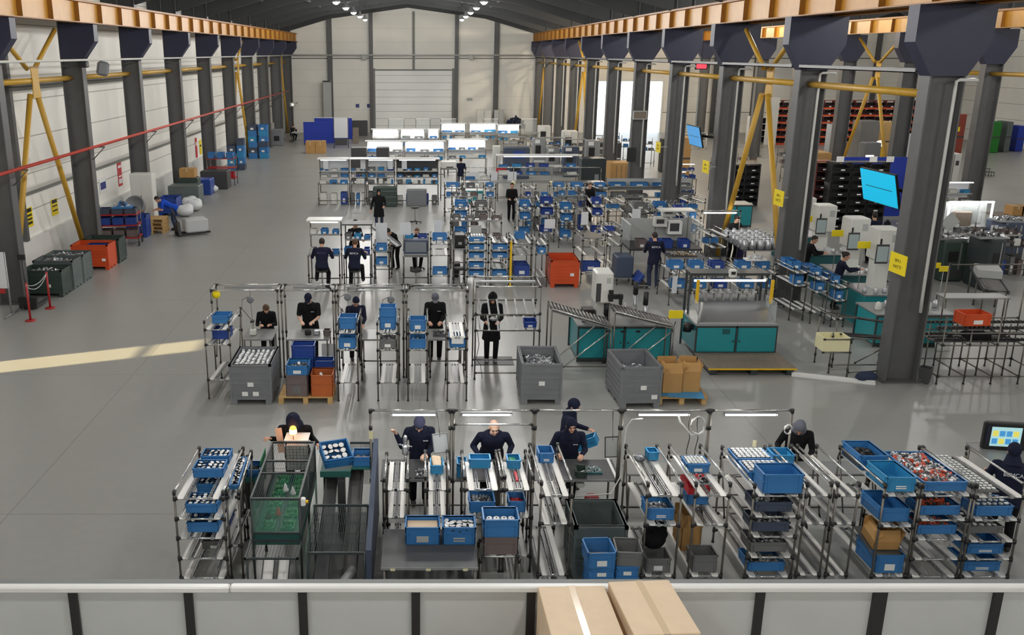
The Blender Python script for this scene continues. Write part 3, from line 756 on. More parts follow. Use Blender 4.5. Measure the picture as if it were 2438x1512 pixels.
def person(label, loc, rz=0.0, H=1.66, lean=0.0, head=(0, 0), hands=None, sit=None, feet=None, top='navy_cloth', bottom='black_cloth', sleeve='long', gear=('hair', 'hair_dark'), skin='skin', gloves=False, shoes='shoe_black', tunic=0.0, back=None, chest=False, vox=.007, elbow=None, wide=1.0, curl=.7, yaw=0.0, face=True):
    s = H/1.70; c = thing('person', label, 'person', loc, rz); K = lambda v: Vector(v)*s
    hz = (.90 if sit is None else (sit/s+.125)); P = Vector((0, 0, hz))
    Ru = Matrix.Rotation(yaw, 3, 'Z') @ Matrix.Rotation(R(lean), 3, 'X')
    U = lambda v: P + Ru @ Vector(v)
    wf = wide
    sh = {k: U((k*.185*wf, 0, .475)) for k in (-1, 1)}
    if hands: hands = {k: (v[0], v[1], v[2]+.05) for k, v in hands.items()}
    hands = hands or {-1: (-.24, -.05, hz-.08), 1: (.24, -.05, hz-.08)}
    arm = {}
    for k in (-1, 1):
        hint = (elbow or {}).get(k, (k*.32, .25, -.9))
        e, w = ik(sh[k], Vector(hands[k]), .285, .255, hint); arm[k] = (sh[k], e, w)
    legs = {}
    for k in (-1, 1):
        hp = P + Vector((k*.095*wf, 0, -.03)); ft = (feet or {}).get(k, (k*.10*wf, .01 if sit is None else -.30, .075 if sit is None else max(.075, sit*.35)))
        kn, an = ik(hp, Vector(ft), .408, .402, (k*.12, -1, .15)); legs[k] = (hp, kn, an)
    nb = U((0, .012, .52)); Rh = Ru @ Matrix.Rotation(R(head[1]), 3, 'Z') @ Matrix.Rotation(R(head[0]), 3, 'X')
    hc = nb + Ru @ Vector((0, -.005, .06)) + Rh @ Vector((0, -.02, .105)); HD = lambda v: hc + Rh @ Vector(v)
    # the body: one continuous surface with head, hands and fingers
    b = MB()
    def torso(mb, d=0.0, zs=1.0, lo=None):
        n = 18; rings = TORSO; vs = []
        for z, rx, ry, yo in rings:
            if lo is not None and z < lo: continue
            vs.append([U(((rx*wf+d)*math.cos(2*math.pi*i/n), yo+(ry+d)*math.sin(2*math.pi*i/n), z)) for i in range(n)])
        k = len(vs); flat = [p for r_ in vs for p in r_]
        fs = [(q*n+i, q*n+(i+1) % n, (q+1)*n+(i+1) % n, (q+1)*n+i) for q in range(k-1) for i in range(n)] + [tuple(range(n-1, -1, -1)), tuple((k-1)*n+i for i in range(n))]
        mb.add(flat, fs)
    torso(b, -.012)
    limb(b, [U((0, .012, .49)), HD((0, .02, -.03))], [.056, .050])
    def hball(p, sc_):
        M = Matrix.Translation(HD(p)) @ Rh.to_4x4(); b.ball((0, 0, 0), 1, 16, 0, sc_, M)
    hball((0, .012, .025), (.075, .095, .098)); hball((0, -.022, -.045), (.058, .068, .075)); hball((0, -.062, -.088), (.028, .026, .024))
    hball((0, -.078, .035), (.05, .022, .016))
    for k in (-1, 1): hball((k*.078, .012, -.012), (.012, .022, .032)); hball((k*.034, -.066, -.028), (.024, .022, .022))
    b.tube(HD((0, -.086, .02)), HD((0, -.112, -.026)), .008, 8, 0, .014); b.ball(HD((0, -.105, -.026)), .015, 8)
    hv = {}
    for k in (-1, 1):
        S_, e, w = arm[k]
        limb(b, [S_, e, w], [.046, .038, .026])
        d = (w-e).normalized(); side = d.cross(Vector((0, 0, 1)));
        if side.length < .1: side = Vector((1, 0, 0))
        side.normalize(); up = side.cross(d).normalized()           # up: the back of the hand
        q = lambda f_, l_, u_: w + d*f_ + side*l_ + up*u_
        for l_ in (-.022, 0, .022): limb(b, [q(.0, l_*.6, 0), q(.085, l_*1.15, 0)], [.018, .0145], 8)
        thumb = -k
        for i, (ln, l_) in enumerate(((.062, -.030), (.072, -.010), (.068, .011), (.052, .031))):
            a1, a2 = R(35*curl+6*i), R(85*curl+6*i)
            p0 = q(.083, l_, 0); p1 = p0 + (d*math.cos(a1) - up*math.sin(a1))*ln*.5 + side*l_*.25; p2 = p1 + (d*math.cos(a2) - up*math.sin(a2))*ln*.55
            limb(b, [p0, p1, p2], [.0098, .0092, .0082], 7)
        t0 = q(.025, thumb*.026, -.004); t1 = t0 + (d*.6 + side*thumb*.65 - up*.25)*.045; t2 = t1 + (d*.85 + side*thumb*.15 - up*.35)*.036
        limb(b, [t0, t1, t2], [.014, .0112, .0092], 7)
        hv[k] = (w, d)
    for k in (-1, 1):
        hp, kn, an = legs[k]; limb(b, [hp, kn, an], [.075, .05, .036])
        b.ball(an + Vector((0, -.07, -.04)), 1, 10, 0, (.04, .11, .03))
    me = grow(b, vox); me.materials.append(MATS[skin])
    if s != 1: me.transform(Matrix.Scale(s, 4))
    put('body', me, c)
    fin = lambda m_, name, mt: (m_.transform(Matrix.Scale(s, 4)), m_.materials.append(MATS[mt]), put(name, m_, c))[2]
    cv = max(vox*1.5, .010)
    # clothes
    b = MB(); torso(b, .016)
    if sit is None or tunic:
        n = 16; lo = -.15-tunic; vs = []
        for z, e_ in ((.05, .012), (-.05, .024), (lo, .03+tunic*.12)):
            vs += [U((( .165*wf+e_)*math.cos(2*math.pi*i/n), (.118+e_)*math.sin(2*math.pi*i/n), z)) for i in range(n)]
        b.add(vs, [(q*n+i, q*n+(i+1) % n, (q+1)*n+(i+1) % n, (q+1)*n+i) for q in range(2) for i in range(n)] + [tuple(range(n-1, -1, -1)), tuple(2*n+i for i in range(n))])
    for k in (-1, 1):
        S_, e, w = arm[k]
        b.ball(S_ - Ru @ Vector((k*.035, 0, -.002)), .062, 12)
        if sleeve == 'long': limb(b, [S_, e, w - (w-e).normalized()*.01], [.060, .052, .040])
        else: limb(b, [S_, S_+(e-S_)*.72], [.062, .064])
    fin(grow(b, cv, 3), 'shirt' if top != 'paper' else 'coat', top)
    b = MB()
    b.ball(P+Vector((0, .02, -.05)), 1, 14, 0, (.160*wf, .112, .11))
    for k in (-1, 1):
        hp, kn, an = legs[k]; limb(b, [hp, kn, an+Vector((0, .01, 0))], [.092, .070, .058])
    fin(grow(b, cv, 3), 'trousers', bottom)
    for k in (-1, 1):
        an = legs[k][2]; b = MB(); b.ball(an + Vector((0, -.065, -.038)), 1, 12, 0, (.048, .135, .036)); b.ball(an + Vector((0, .03, -.02)), 1, 12, 0, (.045, .055, .055))
        fin(grow(b, cv, 2), 'shoe', shoes)
        if gloves:
            w, d = hv[k]; b = MB(); limb(b, [w-d*.04, w+d*.0], [.034, .034]); fin(grow(b, cv, 1), 'glove_cuff', 'glove_black')
    # face
    if face:
        for k in (-1, 1):
            M = Matrix.Translation(HD((k*.031, -.0835, .002))) @ Rh.to_4x4(); b = MB(); b.ball((0, 0, 0), 1, 8, 0, (.014, .007, .007), M); me = b.mesh('eye', 'eye_dark'); me.transform(Matrix.Scale(s, 4)); put('eye', me, c)
            b = MB(); b.tube(HD((k*.014, -.0935, .024)), HD((k*.05, -.084, .027)), .0045, 6, 0); me = b.mesh('eyebrow', 'hair_dark'); me.transform(Matrix.Scale(s, 4)); put('eyebrow', me, c)
        M = Matrix.Translation(HD((0, -.0885, -.060))) @ Rh.to_4x4(); b = MB(); b.ball((0, 0, 0), 1, 8, 0, (.024, .006, .008), M); me = b.mesh('mouth', 'lip'); me.transform(Matrix.Scale(s, 4)); put('mouth', me, c)
    # hair or head covering
    kind, gm = gear
    if kind != 'bald':
        b = MB(); cut = None
        def hb(p, sc_): b.ball((0, 0, 0), 1, 16, 0, sc_, Matrix.Translation(p))
        if kind in ('hijab', 'hood'):
            e_ = .0 if kind == 'hijab' else .018
            hb((0, .014, .028), (.090+e_, .112+e_, .116+e_)); hb((0, -.004, -.05), (.082+e_, .090+e_, .105))
            if kind == 'hood': hb((0, .01, .105), (.06, .075, .075)); hb((0, .015, .16), (.028, .04, .04))
            b.tube((0, .0, -.07), (0, .02, -.215), .088, 16, 0, .135); 
            cut = lambda v: v.y < -.035 and (v.x/(.054+e_*.5))**2 + ((v.z+.022)/(.082+e_*.6))**2 < 1
        elif kind in ('cap', 'beanie'):
            hb((0, .014, .034), (.086, .108, .110)); cut = lambda v: v.z < .040 + (v.y+.02)*(-.35)
        elif kind == 'scarf':
            hb((0, .018, .036), (.090, .116, .112)); hb((0, .075, -.02), (.055, .05, .06)); cut = lambda v: (v.y < .0 and v.z < .048+ (v.y+.07)*.1) or (v.z < -.06)
        else:
            hb((0, .018, .032), (.084, .104, .106))
            if kind == 'long': hb((0, .05, -.05), (.085, .07, .11)); b.tube((0, .06, -.05), (0, .075, -.26), .08, 12, 0, .06)
            if kind == 'bun': hb((0, .12, .06), (.045, .045, .045))
            lo = -.055 if kind != 'long' else -9
            cut = lambda v: (v.y < -.02 and v.z < .066 and abs(v.x) < .2 and (v.y < -.02-(.0 if abs(v.x) < .07 else .0))) or v.z < (lo if v.y > 0 else .03)
        me = grow(b, cv, 2)
        if cut:
            bm = bmesh.new(); bm.from_mesh(me)
            bmesh.ops.delete(bm, geom=[f for f in bm.faces if cut(f.calc_center_median())], context='FACES'); bm.to_mesh(me); bm.free()
        me.transform(Matrix.Translation(hc) @ Rh.to_4x4())
        o = fin(me, {'hijab': 'headscarf', 'hood': 'hood', 'cap': 'cap', 'beanie': 'cap', 'scarf': 'headscarf'}.get(kind, 'hair'), gm)
        sm = o.modifiers.new('thick', 'SOLIDIFY'); sm.thickness = .006; sm.offset = 0
        if kind == 'cap':
            b = MB(); b.prism([(-.07, -.075), (.07, -.075), (.055, -.15), (0, -.165), (-.055, -.15)], 2, .058, .064); me = b.mesh('cap_peak', gm); me.transform(Matrix.Translation(hc) @ Rh.to_4x4()); me.transform(Matrix.Scale(s, 4)); put('peak', me, o)
    if back:
        M = Matrix.Scale(s, 4) @ Matrix.Translation(U((0, .138, .36))) @ Ru.to_4x4() @ Matrix.Rotation(math.pi, 4, 'Z') @ FACE_CAM
        text_obj('BEMCA', .082, back, c, M, 'back_lettering', .002)
    if chest:
        b = MB(); 
        for q in range(4): b.box(.05+q*.02, .066+q*.02, -.002, .002, -.008, .008)
        me = b.mesh('chest_logo', 'white_ink'); me.transform(Matrix.Scale(s, 4) @ Matrix.Translation(U((0, -.134, .37))) @ Ru.to_4x4()); put('chest_logo', me, c)
    return c
# ================================================================ first row of stations, just behind the partition
FX = lambda px, d=10.65, z=1.4: XD(px, d, z)
A_LV = [(1.38, 1.34), (1.09, 1.05), (.81, .77), (.51, .47), (.22, .20)]
# ---- rack of blue crates with black-rimmed caps, at the end of the row
ra = flow_rack('flow rack full of blue cap crates at the aisle end of the front row', FX(415), FX(531), 10.65, 1.4, 1.48, 1.47, A_LV)
def crate_caps(r, lv, t, label, size, nx, ny, seed=1, lean=.5, m='crate_blue', rr=.03, card=0, dz=.043, dx=0, h0=.75, rim='joint_black', jit=.006):
    l, a = on_lane(r, lv, t, dz, dx); w, ll, h = size
    crate('blue '+label if not label.startswith('blue') else label, l, size, m, tilt=a, card=card)
    q = Matrix.Rotation(a, 3, 'X') @ Vector((0, 0, h*h0))
    caps('in the '+label, (l[0], l[1]+q.y, l[2]+q.z), nx, ny, (w-.05)/nx, (ll-.05)/ny, rr, rim, tilt=a, jit=jit, lean=lean, seed=seed)
crate_caps(ra, 0, .80, 'rear cap crate on the aisle end rack top lane', (.40, .30, .13), 5, 3, 1)
crate_caps(ra, 0, .50, 'front cap crate on the aisle end rack top lane', (.42, .32, .13), 5, 3, 2)
crate_caps(ra, 1, .18, 'front cap crate on the aisle end rack second lane', (.42, .36, .13), 5, 4, 3, .5)
crate_caps(ra, 1, .62, 'rear cap crate on the aisle end rack second lane', (.42, .38, .13), 5, 4, 4, .5)
crate_caps(ra, 2, .18, 'cap crate on the aisle end rack third lane', (.42, .36, .14), 5, 2, 5, .9)
l, a = on_lane(ra, 3, .7); crate('deep blue crate on the fourth lane of the aisle end rack', l, (.40, .36, .13), 'crate_deep_blue', tilt=a, card=1)
l, a = on_lane(ra, 4, .6); crate('grey crate on the lowest lane of the aisle end rack', l, (.38, .36, .12), 'crate_grey', tilt=a, card=1)
rs = flow_rack('narrow inclined side lane of dark caps beside the aisle end rack', FX(545, 11.2), FX(573, 11.2), 11.0, 1.0, 1.30, 1.44, [(1.22, 1.36), (.5, .46)], 'track', tracks=1)
l, a = on_lane(rs, 0, .45); crate('slim blue tray of dark caps beside the aisle end rack', l, (.13, .7, .07), 'crate_blue', tilt=a, card=0)
caps('in the slim tray beside the aisle end rack', (l[0], l[1], l[2]+.05), 2, 11, .05, .058, .026, tilt=a, lean=.7, seed=8)
o = MB().lathe([(.10, 0), (.17, .04), (.18, .10), (.13, .14)], 14).build('rubber_drum', 'rubber'); o.location = (FX(588, 12.9), 13.05, 0)
o.scale = (1, 1, 4.5); tag(o, 'black rubber drum standing between the aisle end rack and the green cage', 'drum')
# ---- caged machine of green plates with an amber beacon
def wire_grid(mb, ox, oy, oz, u, v, nu, nv, r=.003, mi=0):
    o, u, v = Vector((ox, oy, oz)), Vector(u), Vector(v)
    for i in range(nu+1): mb.tube(o+u*i/nu, o+u*i/nu+v, r, 4, mi, caps=False)
    for j in range(nv+1): mb.tube(o+v*j/nv, o+v*j/nv+u, r, 4, mi, caps=False)
gx0, gx1 = FX(597, 10.8, 1.3), FX(712, 10.8, 1.3); gw = gx1-gx0
gm = thing('caged_machine', 'green machine in a dark wire cage with amber beacon before the hooded worker', 'machine', (gx0, 10.8, 0))
for x in (0, gw):
    for y in (0, .9, 1.8): put('cage_post', post_mesh(1.3, [], .016, 'cage_dark'), gm, (x, y, 0))
for z in (1.3, .80):
    b = MB(); t = .014
    b.box(-t, gw+t, -t, t, z-t, z+t); b.box(-t, gw+t, 1.8-t, 1.8+t, z-t, z+t); b.box(-t, t, 0, 1.8, z-t, z+t); b.box(gw-t, gw+t, 0, 1.8, z-t, z+t); b.build('cage_rail', 'cage_dark', gm)
for y in (.75, 1.15): MB().box(0, gw, y-.012, y+.012, 1.288, 1.312).build('cross_rail', 'cage_dark', gm)
b = MB(); wire_grid(b, 0, .02, 1.3, (gw, 0, 0), (0, 1.76, 0), 22, 2, .0025); b.build('roof_mesh', 'cage_dark', gm)
b = MB(); wire_grid(b, 0, .02, .8, (0, 1.76, 0), (0, 0, .5), 50, 14, .002); b.build('side_mesh', 'cage_dark', gm)
b = MB(); wire_grid(b, gw, .02, .8, (0, 1.76, 0), (0, 0, .5), 50, 14, .002); b.build('side_mesh', 'cage_dark', gm)
MB().box(.01, gw-.01, -.004, .002, .82, 1.28).build('front_pane', 'glass_green', gm)
MB().box(0, gw, .01, 1.78, .62, .78).build('machine_bed', 'frame_green', gm)
rnd = random.Random(4)
for i in range(5):
    for j in range(2):
        b = MB(); b.box(-.09, .09, -.12, .12, 0, .03); b.box(-.07, .07, -.02, .02, .03, .07); b.box(-.02, .05, -.1, .1, .03, .05)
        for q in range(4): b.tube((-.06+.04*q, rnd.uniform(-.09, .09), .03), (-.06+.04*q, rnd.uniform(-.09, .09), .11), .008, 6)
        b.build('fixture_plate', 'pcb_green', gm).location = (gw*(.28+.42*j), .22+.34*i, .781)
for x, y, m in ((.3, .3, 'red_paint'), (.18, .2, 'black'), (.42, .9, 'paper'), (.3, 1.0, 'paper')):
    MB().lathe([(.03, 0), (.045, .02), (.03, .05), (.012, .12)], 12).build('clamp_head', m, gm).location = (x, y, .9)
b = MB()
for k in range(7): b.path([(gw*.2+k*.05, .05+.1*q, .84+.05*math.sin(q*1.3+k)) for q in range(8)], .005, 5)
b.build('hose_bundle', 'teal_dark', gm)
MB().bbox((gw+.05, .02, 1.25), (.06, .07, .11), .01).build('button_box', 'paper', gm)
MB().tube((gw+.08, .02, 1.25), (gw+.115, .02, 1.25), .022, 10).build('push_button', 'yellow_guard', gm)
b = MB(); b.box(.22, gw-.10, 1.70, 1.78, .9, 1.29); wire_grid(b, .22, 1.69, .9, (gw-.32, 0, 0), (0, 0, .38), 6, 8, .003, 1); b.build('rear_panel', ['paper_dim', 'cage_dark'], gm)
MB().box(gw*.28, gw*.85, 1.80, 2.1, 1.315, 1.33).build('top_plate', 'paper', gm)
MB().tube((gw*.5, 1.83, 1.33), (gw*.5, 1.83, 1.42), .008, 8).build('beacon_stem', 'alu_matt', gm)
bc = MB().lathe([(.045, 0), (.05, .02), (.05, .10), (.03, .125)], 14).build('beacon', 'lamp_amber', gm); bc.location = (gw*.5, 1.83, 1.42)
MB().lathe([(.051, .015), (.056, .03), (.056, .065), (.051, .08)], 14).build('beacon_core', 'lamp_amber_core', bc)
b = MB(); t = .012; tw = gw+.06
b.box(-.03, tw-.03, -.50, -.476, .70, .724); b.box(-.03, tw-.03, -.05, -.026, .70, .724); b.box(-.03, -.006, -.5, -.03, .70, .724); b.box(tw-.054, tw-.03, -.5, -.03, .70, .724)
wire_grid(b, -.02, -.49, .712, (tw-.02, 0, 0), (0, .45, 0), 16, 1, .003); b.build('outfeed_grid', 'cage_dark', gm)
for x in (0, gw): put('outfeed_leg', post_mesh(.70, [], .014, 'cage_dark'), gm, (x, -.46, 0))
for x in (.14, .34):
    b = MB(); b.prism([(-.02, .44), (-.45, .12), (-.45, .10), (-.02, .42)], 0, x, x+.14, 0); b.prism([(-.02, .48), (-.45, .16), (-.45, .10), (-.02, .42)], 0, x-.008, x, 1); b.prism([(-.02, .48), (-.45, .16), (-.45, .10), (-.02, .42)], 0, x+.14, x+.148, 1)
    b.build('outfeed_chute', ['slide_white', 'cage_dark'], gm)
sheet('tall pale card leaning at the back of the green cage beside the hooded worker', (gx0+.10, 12.72, 1.28), .10, .40, 'skin_pale', roll=R(-6), name='cardboard_strip', cat='card')
sd = thing('side_tray', 'green sided tray holding a blue crate beside the green cage', 'tray', (gx0-.06, 12.1, 0))
MB().box(-.24, .0, -.18, .2, .98, 1.0).build('shelf', 'frame_green', sd); b = MB(); b.box(-.24, .0, -.18, -.17, 1.0, 1.05); b.box(-.24, -.23, -.18, .2, 1.0, 1.05); b.build('rim', 'frame_green', sd)
MB().box(.0, .008, -.22, .22, .9, 1.34).build('side_plate', 'pcb_green', sd); put('leg', post_mesh(.98, [], .014, 'cage_dark'), sd, (-.2, .1, 0))
crate('small blue crate of dark parts on the green side tray', (gx0-.18, 12.12, 1.003), (.20, .32, .15), card=0)
heap('dark parts in the small crate on the green side tray', (gx0-.18, 12.12, 1.012), .17, .29, .12, ['black', 'dark_grey'], 50, .035, 3)
crate('blue crate standing behind the green side tray', (gx0+.22, 12.2, 1.326), (.2, .3, .12), card=0) if False else None
# ---- dark cage with a ramp conveyor and blue crates on it
dx0, dx1 = FX(733, 10.5, .8), FX(868, 10.5, .8); dw = dx1-dx0
dm = thing('cage_conveyor', 'dark caged ramp conveyor with a tall slate side panel in the front row', 'machine', (dx0, 10.4, 0))
for x in (0, dw):
    for y, z in ((0, .75), (.9, .95), (2.2, 1.3)): put('cage_post', post_mesh(z, [], .016, 'cage_dark'), dm, (x, y, 0))
b = MB()
for i in range(33): b.tube((dw*i/32, 0, .745), (dw*i/32, .9, .94), .005, 4, 0, caps=False)
for j in range(5): b.tube((0, .18*j, .745+.039*j), (dw, .18*j, .745+.039*j), .004, 4, 0, caps=False)
b.box(0, dw, -.014, .014, .72, .755); b.box(0, dw, .89, .915, .925, .955); b.build('front_grille', 'cage_dark', dm)
MB().prism([(0, .1), (0, .78), (2.2, 1.36), (2.2, .1)], 0, dw+.02, dw+.09).build('side_panel', 'panel_slate', dm)
MB().prism([(0, .1), (0, .74), (2.2, 1.28), (2.2, .1)], 0, -.03, -.015).build('side_pane', 'glass_green', dm)
b = MB(); wire_grid(b, dw*.55, 2.2, .62, (dw*.45, 0, 0), (0, 0, .68), 20, 22, .0022); b.box(dw*.55, dw, 2.19, 2.21, 1.28, 1.31); b.build('rear_mesh', 'cage_dark', dm)
b = MB(); wire_grid(b, 0, 2.2, .3, (dw*.4, 0, 0), (0, 0, .6), 16, 20, .0022); b.build('rear_mesh', 'cage_dark', dm)
MB().box(.02, dw-.02, .05, 2.1, .16, .20).build('drip_tray', 'dark_grey', dm)
b = MB(); b.prism([(.15, .30), (2.0, 1.0), (2.0, 1.05), (.15, .35)], 0, dw*.60, dw*.82, 0)
for x in (.58, .82): b.prism([(.12, .30), (2.02, 1.0), (2.02, 1.14), (.12, .44)], 0, dw*x, dw*x+.02, 1)
b.build('ramp_conveyor', ['roller_grey', 'dark_grey'], dm)
MB().prism([(.1, .25), (1.9, .9), (1.9, .94), (.1, .29)], 0, .06, .24).build('side_chute', 'dark_grey', dm)
MB().box(dw*.36, dw*.50, 1.5, 1.66, .2, 1.0).build('upright_column', 'dark_grey', dm)
MB().bbox((dw*.7, 2.05, 1.03), (.2, .16, .16), .02).build('drive_unit', 'black', dm)
MB().lathe([(.06, 0), (.07, .02), (.07, .05), (.05, .07)], 14).build('knob', 'black', dm).location = (dw*.2, 1.62, 1.0)
MB().path([(dw*.8, .1, .45), (dw*.6, -.1, .35), (dw*.45, -.2, .22), (dw*.2, -.24, .12), (0, -.2, .08)], .06, 10).build('suction_hose', 'alu_matt', dm)
b = MB(); b.box(dw*.02, dw*.62, 1.56, 2.08, 1.09, 1.12); b.box(dw*.02, dw*.62, 1.54, 1.56, 1.05, 1.14); b.build('crate_shelf', 'frame_green', dm); MB().box(dw*.62, dw*1.0, 1.62, 2.08, 1.13, 1.145).build('wing_shelf', 'frame_green', dm)
tx = dx0+dw*.36
crate('blue crate of white black-rimmed discs tipped up on the green shelf', (tx-.05, 12.22, 1.222), (.42, .40, .17), 'crate_blue', rz=.35, tilt=R(20), card=0)
caps('in the tipped crate on the green shelf', (tx-.06, 12.19, 1.33), 4, 3, .09, .11, .047, 'black', .012, tilt=R(22), rz=.35, jit=.012, lean=.35, seed=12)
crate('blue crate of small brass parts beside the tipped crate', (dx0+dw*.82, 12.24, 1.148), (.28, .32, .15), 'crate_blue', card=0)
heap('small brass parts in the crate beside the tipped crate', (dx0+dw*.82, 12.24, 1.157), .24, .27, .07, ['wood', 'cardboard', 'orange_brown'], 120, .03, 5)
# ---- table and lamp gantries of the front row
table('long dark work table behind the front racks', XD(906, 12.2, .9), XD(1478, 12.2, .9), 12.16, 12.85, .9)
GA = [(882, 1072), (1080, 1271), (1275, 1478), (1482, 1688), (1692, 1886)]
GN = ['over the woman with the raised hand', 'over the bald man', 'over the woman in the navy headscarf', 'with the cable loops', 'beside the woman in the grey headscarf']
gy = 12.10
for (p0, p1), n in zip(GA, GN):
    gantry('tube steel gantry %s' % n, XD(p0, gy, 1.95), XD(p1, gy, 1.95), gy, XZ(1000, 974, gy)[1], low=(1.80 if p0 == 1080 else None))
for (p0, p1, py), n in zip(((935, 1036, 980), (1102, 1214, 981), (1522, 1636, 988), (1728, 1845, 988)), ('over the woman with the raised hand', 'over the bald man', 'beside the cable loops', 'nearest the woman in the grey headscarf')):
    x0, z = XZ(p0, py, gy); x1, _ = XZ(p1, py, gy)
    tube_lamp('bright tube lamp %s' % n, ((x0+x1)/2, gy, XZ(1000, 974, gy)[1]-.092), x1-x0)
# ---- lane racks D to P
def lanes(label, p0, p1, y=10.65, lv=((1.42, 1.36), (1.0, .94), (.25, .22)), top=1.6, L=1.3, **k):
    return flow_rack(label, FX(p0, y), FX(p1, y), y, L, top, top-.05, list(lv), **k)
DL = [(1.25, 1.20), (.84, .78), (.25, .22)]
rd = lanes('white lane flow rack in front of the woman with the raised hand', 915, 970, 11.15, DL, 1.42, .93)
re_ = lanes('white lane flow rack with a blue crate of paper, second from the cage conveyor', 1013, 1070, 11.15, DL, 1.45, .93)
rf = lanes('wide flow rack with a light blue crate in front of the bald man', 1107, 1194, 11.15, DL, 1.45, .93)
rg = lanes('narrow flow rack with red parts beside the bald man', 1202, 1269, 11.15, DL, 1.46, .93)
rh = lanes('white lane flow rack in front of the woman in the navy headscarf', 1288, 1361, 10.65, ((1.42, 1.36), (1.02, .96), (.27, .24)), 1.62, 1.3)
ri = lanes('flow rack with a crate of metal shavings and a black bag', 1541, 1622, 10.65)
rj = lanes('flow rack with red parts and a cardboard carton', 1655, 1736, 10.65)
rk = lanes('wide flow rack topped by trays of white caps and an empty blue crate', 1794, 1906, 10.65, [(1.42, 1.36), (1.12, 1.06), (.83, .77), (.53, .47), (.24, .20)], 1.58)
rl = lanes('white lane flow rack beside the trays of white caps', 1919, 1976, 10.65, ((1.42, 1.36), (1.02, .96), (.27, .24)), 1.6)
rm = lanes('white lane flow rack, second beside the trays of white caps', 1991, 2042, 10.65, ((1.42, 1.36), (1.02, .96), (.27, .24)), 1.6)
rn = lanes('flow rack with big empty blue crates behind the woman in the grey headscarf', 2104, 2186, 10.65, ((1.42, 1.36), (.98, .92), (.25, .22)), 1.58)
ro = lanes('flow rack topped by the long blue tray of red and silver parts', 2193, 2312, 10.65, [(1.42, 1.36), (1.07, 1.01), (.79, .73), (.5, .44), (.24, .20)], 1.58)
rp = lanes('flow rack of white caps nearest the monitor', 2321, 2437, 10.65, [(1.40, 1.34), (1.07, 1.01), (.76, .70), (.5, .44), (.24, .20)], 1.58)
def lane_crate(r, lv, t, label, size, m='crate_blue', card=1, dx=0, dz=.043, **k):
    l, a = on_lane(r, lv, t, dz, dx); crate(label, l, size, m, tilt=a, card=card, **k); return l, a
l, a = lane_crate(re_, 0, .62, 'small blue crate of crumpled paper on the rack beside the woman with the raised hand', (.19, .30, .13), 'crate_sky', 0)
o = MB().bbox((0, 0, 0), (.13, .2, .07), .02).build('paper_bundle', 'cardboard_pale'); o.location = (l[0], l[1]+.03, l[2]+.115); o.rotation_euler = (R(24), R(12), .2); tag(o, 'crumpled brown paper bundle in a small blue crate on the rack', 'paper')
lane_crate(rf, 0, .80, 'light blue empty crate on top of the rack before the bald man', (.31, .22, .14), 'crate_sky', 0)
l, a = lane_crate(rf, 1, .30, 'blue crate of fine wire parts on the lower lane before the bald man', (.36, .46, .16), 'crate_blue', 0)
heap('tangle of fine wire parts in a lower lane crate before the bald man', (l[0], l[1], l[2]+.012), .31, .41, .12, ['metal_part', 'metal_dark'], 330, .04, 9, shape='rod', tilt=a)
l, a = lane_crate(rg, 0, .80, 'blue crate holding a green part on the narrow rack', (.2, .26, .13), 'crate_sky', 0)
o = MB().bbox((0, 0, 0), (.1, .14, .04), .015).build('green_part', 'pcb_green'); o.location = (l[0], l[1], l[2]+.075); o.rotation_euler = (.2, .25, .5); tag(o, 'green moulded part lying in a blue crate on the narrow rack', 'part')
o = MB().bbox((0, 0, 0), (.035, .3, .025), .008).build('red_strip', 'plastic_red'); l, a = on_lane(rg, 0, .35, .06); o.location = l; o.rotation_euler = (a, 0, 0); tag(o, 'red plastic strip lying in the middle of the narrow rack', 'strip')
l, a = lane_crate(rg, 1, .25, 'blue crate of red parts on the narrow rack', (.24, .34, .16), 'crate_blue', 0)
heap('red plastic parts in the crate of the narrow rack', (l[0], l[1], l[2]+.012), .2, .3, .12, ['plastic_red', 'red_paint'], 90, .04, 10, shape='box', tilt=a)
lane_crate(rh, 0, .86, 'small blue crate at the back of the rack before the woman in the navy headscarf', (.22, .30, .15), 'crate_blue', 2)
l, a = lane_crate(ri, 1, .20, 'blue crate of metal shavings with two white stripes', (.36, .40, .16), 'crate_blue', 2)
heap('metal shavings in the crate with two white stripes', (l[0], l[1], l[2]+.012), .31, .35, .13, ['metal_part', 'metal_dark'], 320, .045, 11, shape='rod', tilt=a)
o = MB().ball((0, 0, 0), 1, 10, 0, (.09, .08, .05)).build('wire_coil', 'metal_dark'); l, a = on_lane(ri, 0, .78, .10, -.10); o.location = l; tag(o, 'tangled ball of grey wire at the back of the shavings rack', 'wire')
l, a = lane_crate(ri, 0, .90, 'pale blue crate at the back of the shavings rack', (.16, .2, .12), 'crate_sky', 0, dx=.12)
l, a = on_lane(rj, 0, .62)
crate_caps(rj, 0, .60, 'neat cap crate on the rack of red parts', (.32, .30, .13), 6, 5, 13, .06, rr=.022, card=1, h0=.92, rim='paper_dim', jit=.002)
l, a = on_lane(rj, 0, .30, .044); heap('red and dark parts spread on the lane below the neat white caps', (l[0]-.02, l[1], l[2]), .15, .3, .05, ['plastic_red', 'black', 'metal_part'], 60, .035, 14, tilt=a)
l, a = lane_crate(rj, 1, .55, 'blue crate under a red cloth on the rack of red parts', (.30, .40, .15), 'crate_blue', 0)
b = MB(); b.prism([(-.2, 0), (-.205, .1), (-.1, .16), (.1, .17), (.2, .12), (.21, .0)], 0, -.145, .145); o = b.build('red_cloth', 'plastic_red'); o.location = (l[0], l[1], l[2]+.152); o.rotation_euler = (a, 0, 0); tag(o, 'red cloth bundled over a blue crate on the rack of red parts', 'cloth')
l, a = on_lane(rj, 2, .62, .045); carton('open brown carton on the floor lane of the rack of red parts', (l[0]-.02, l[1], l[2]), (.27, .42, .34), opened=True)
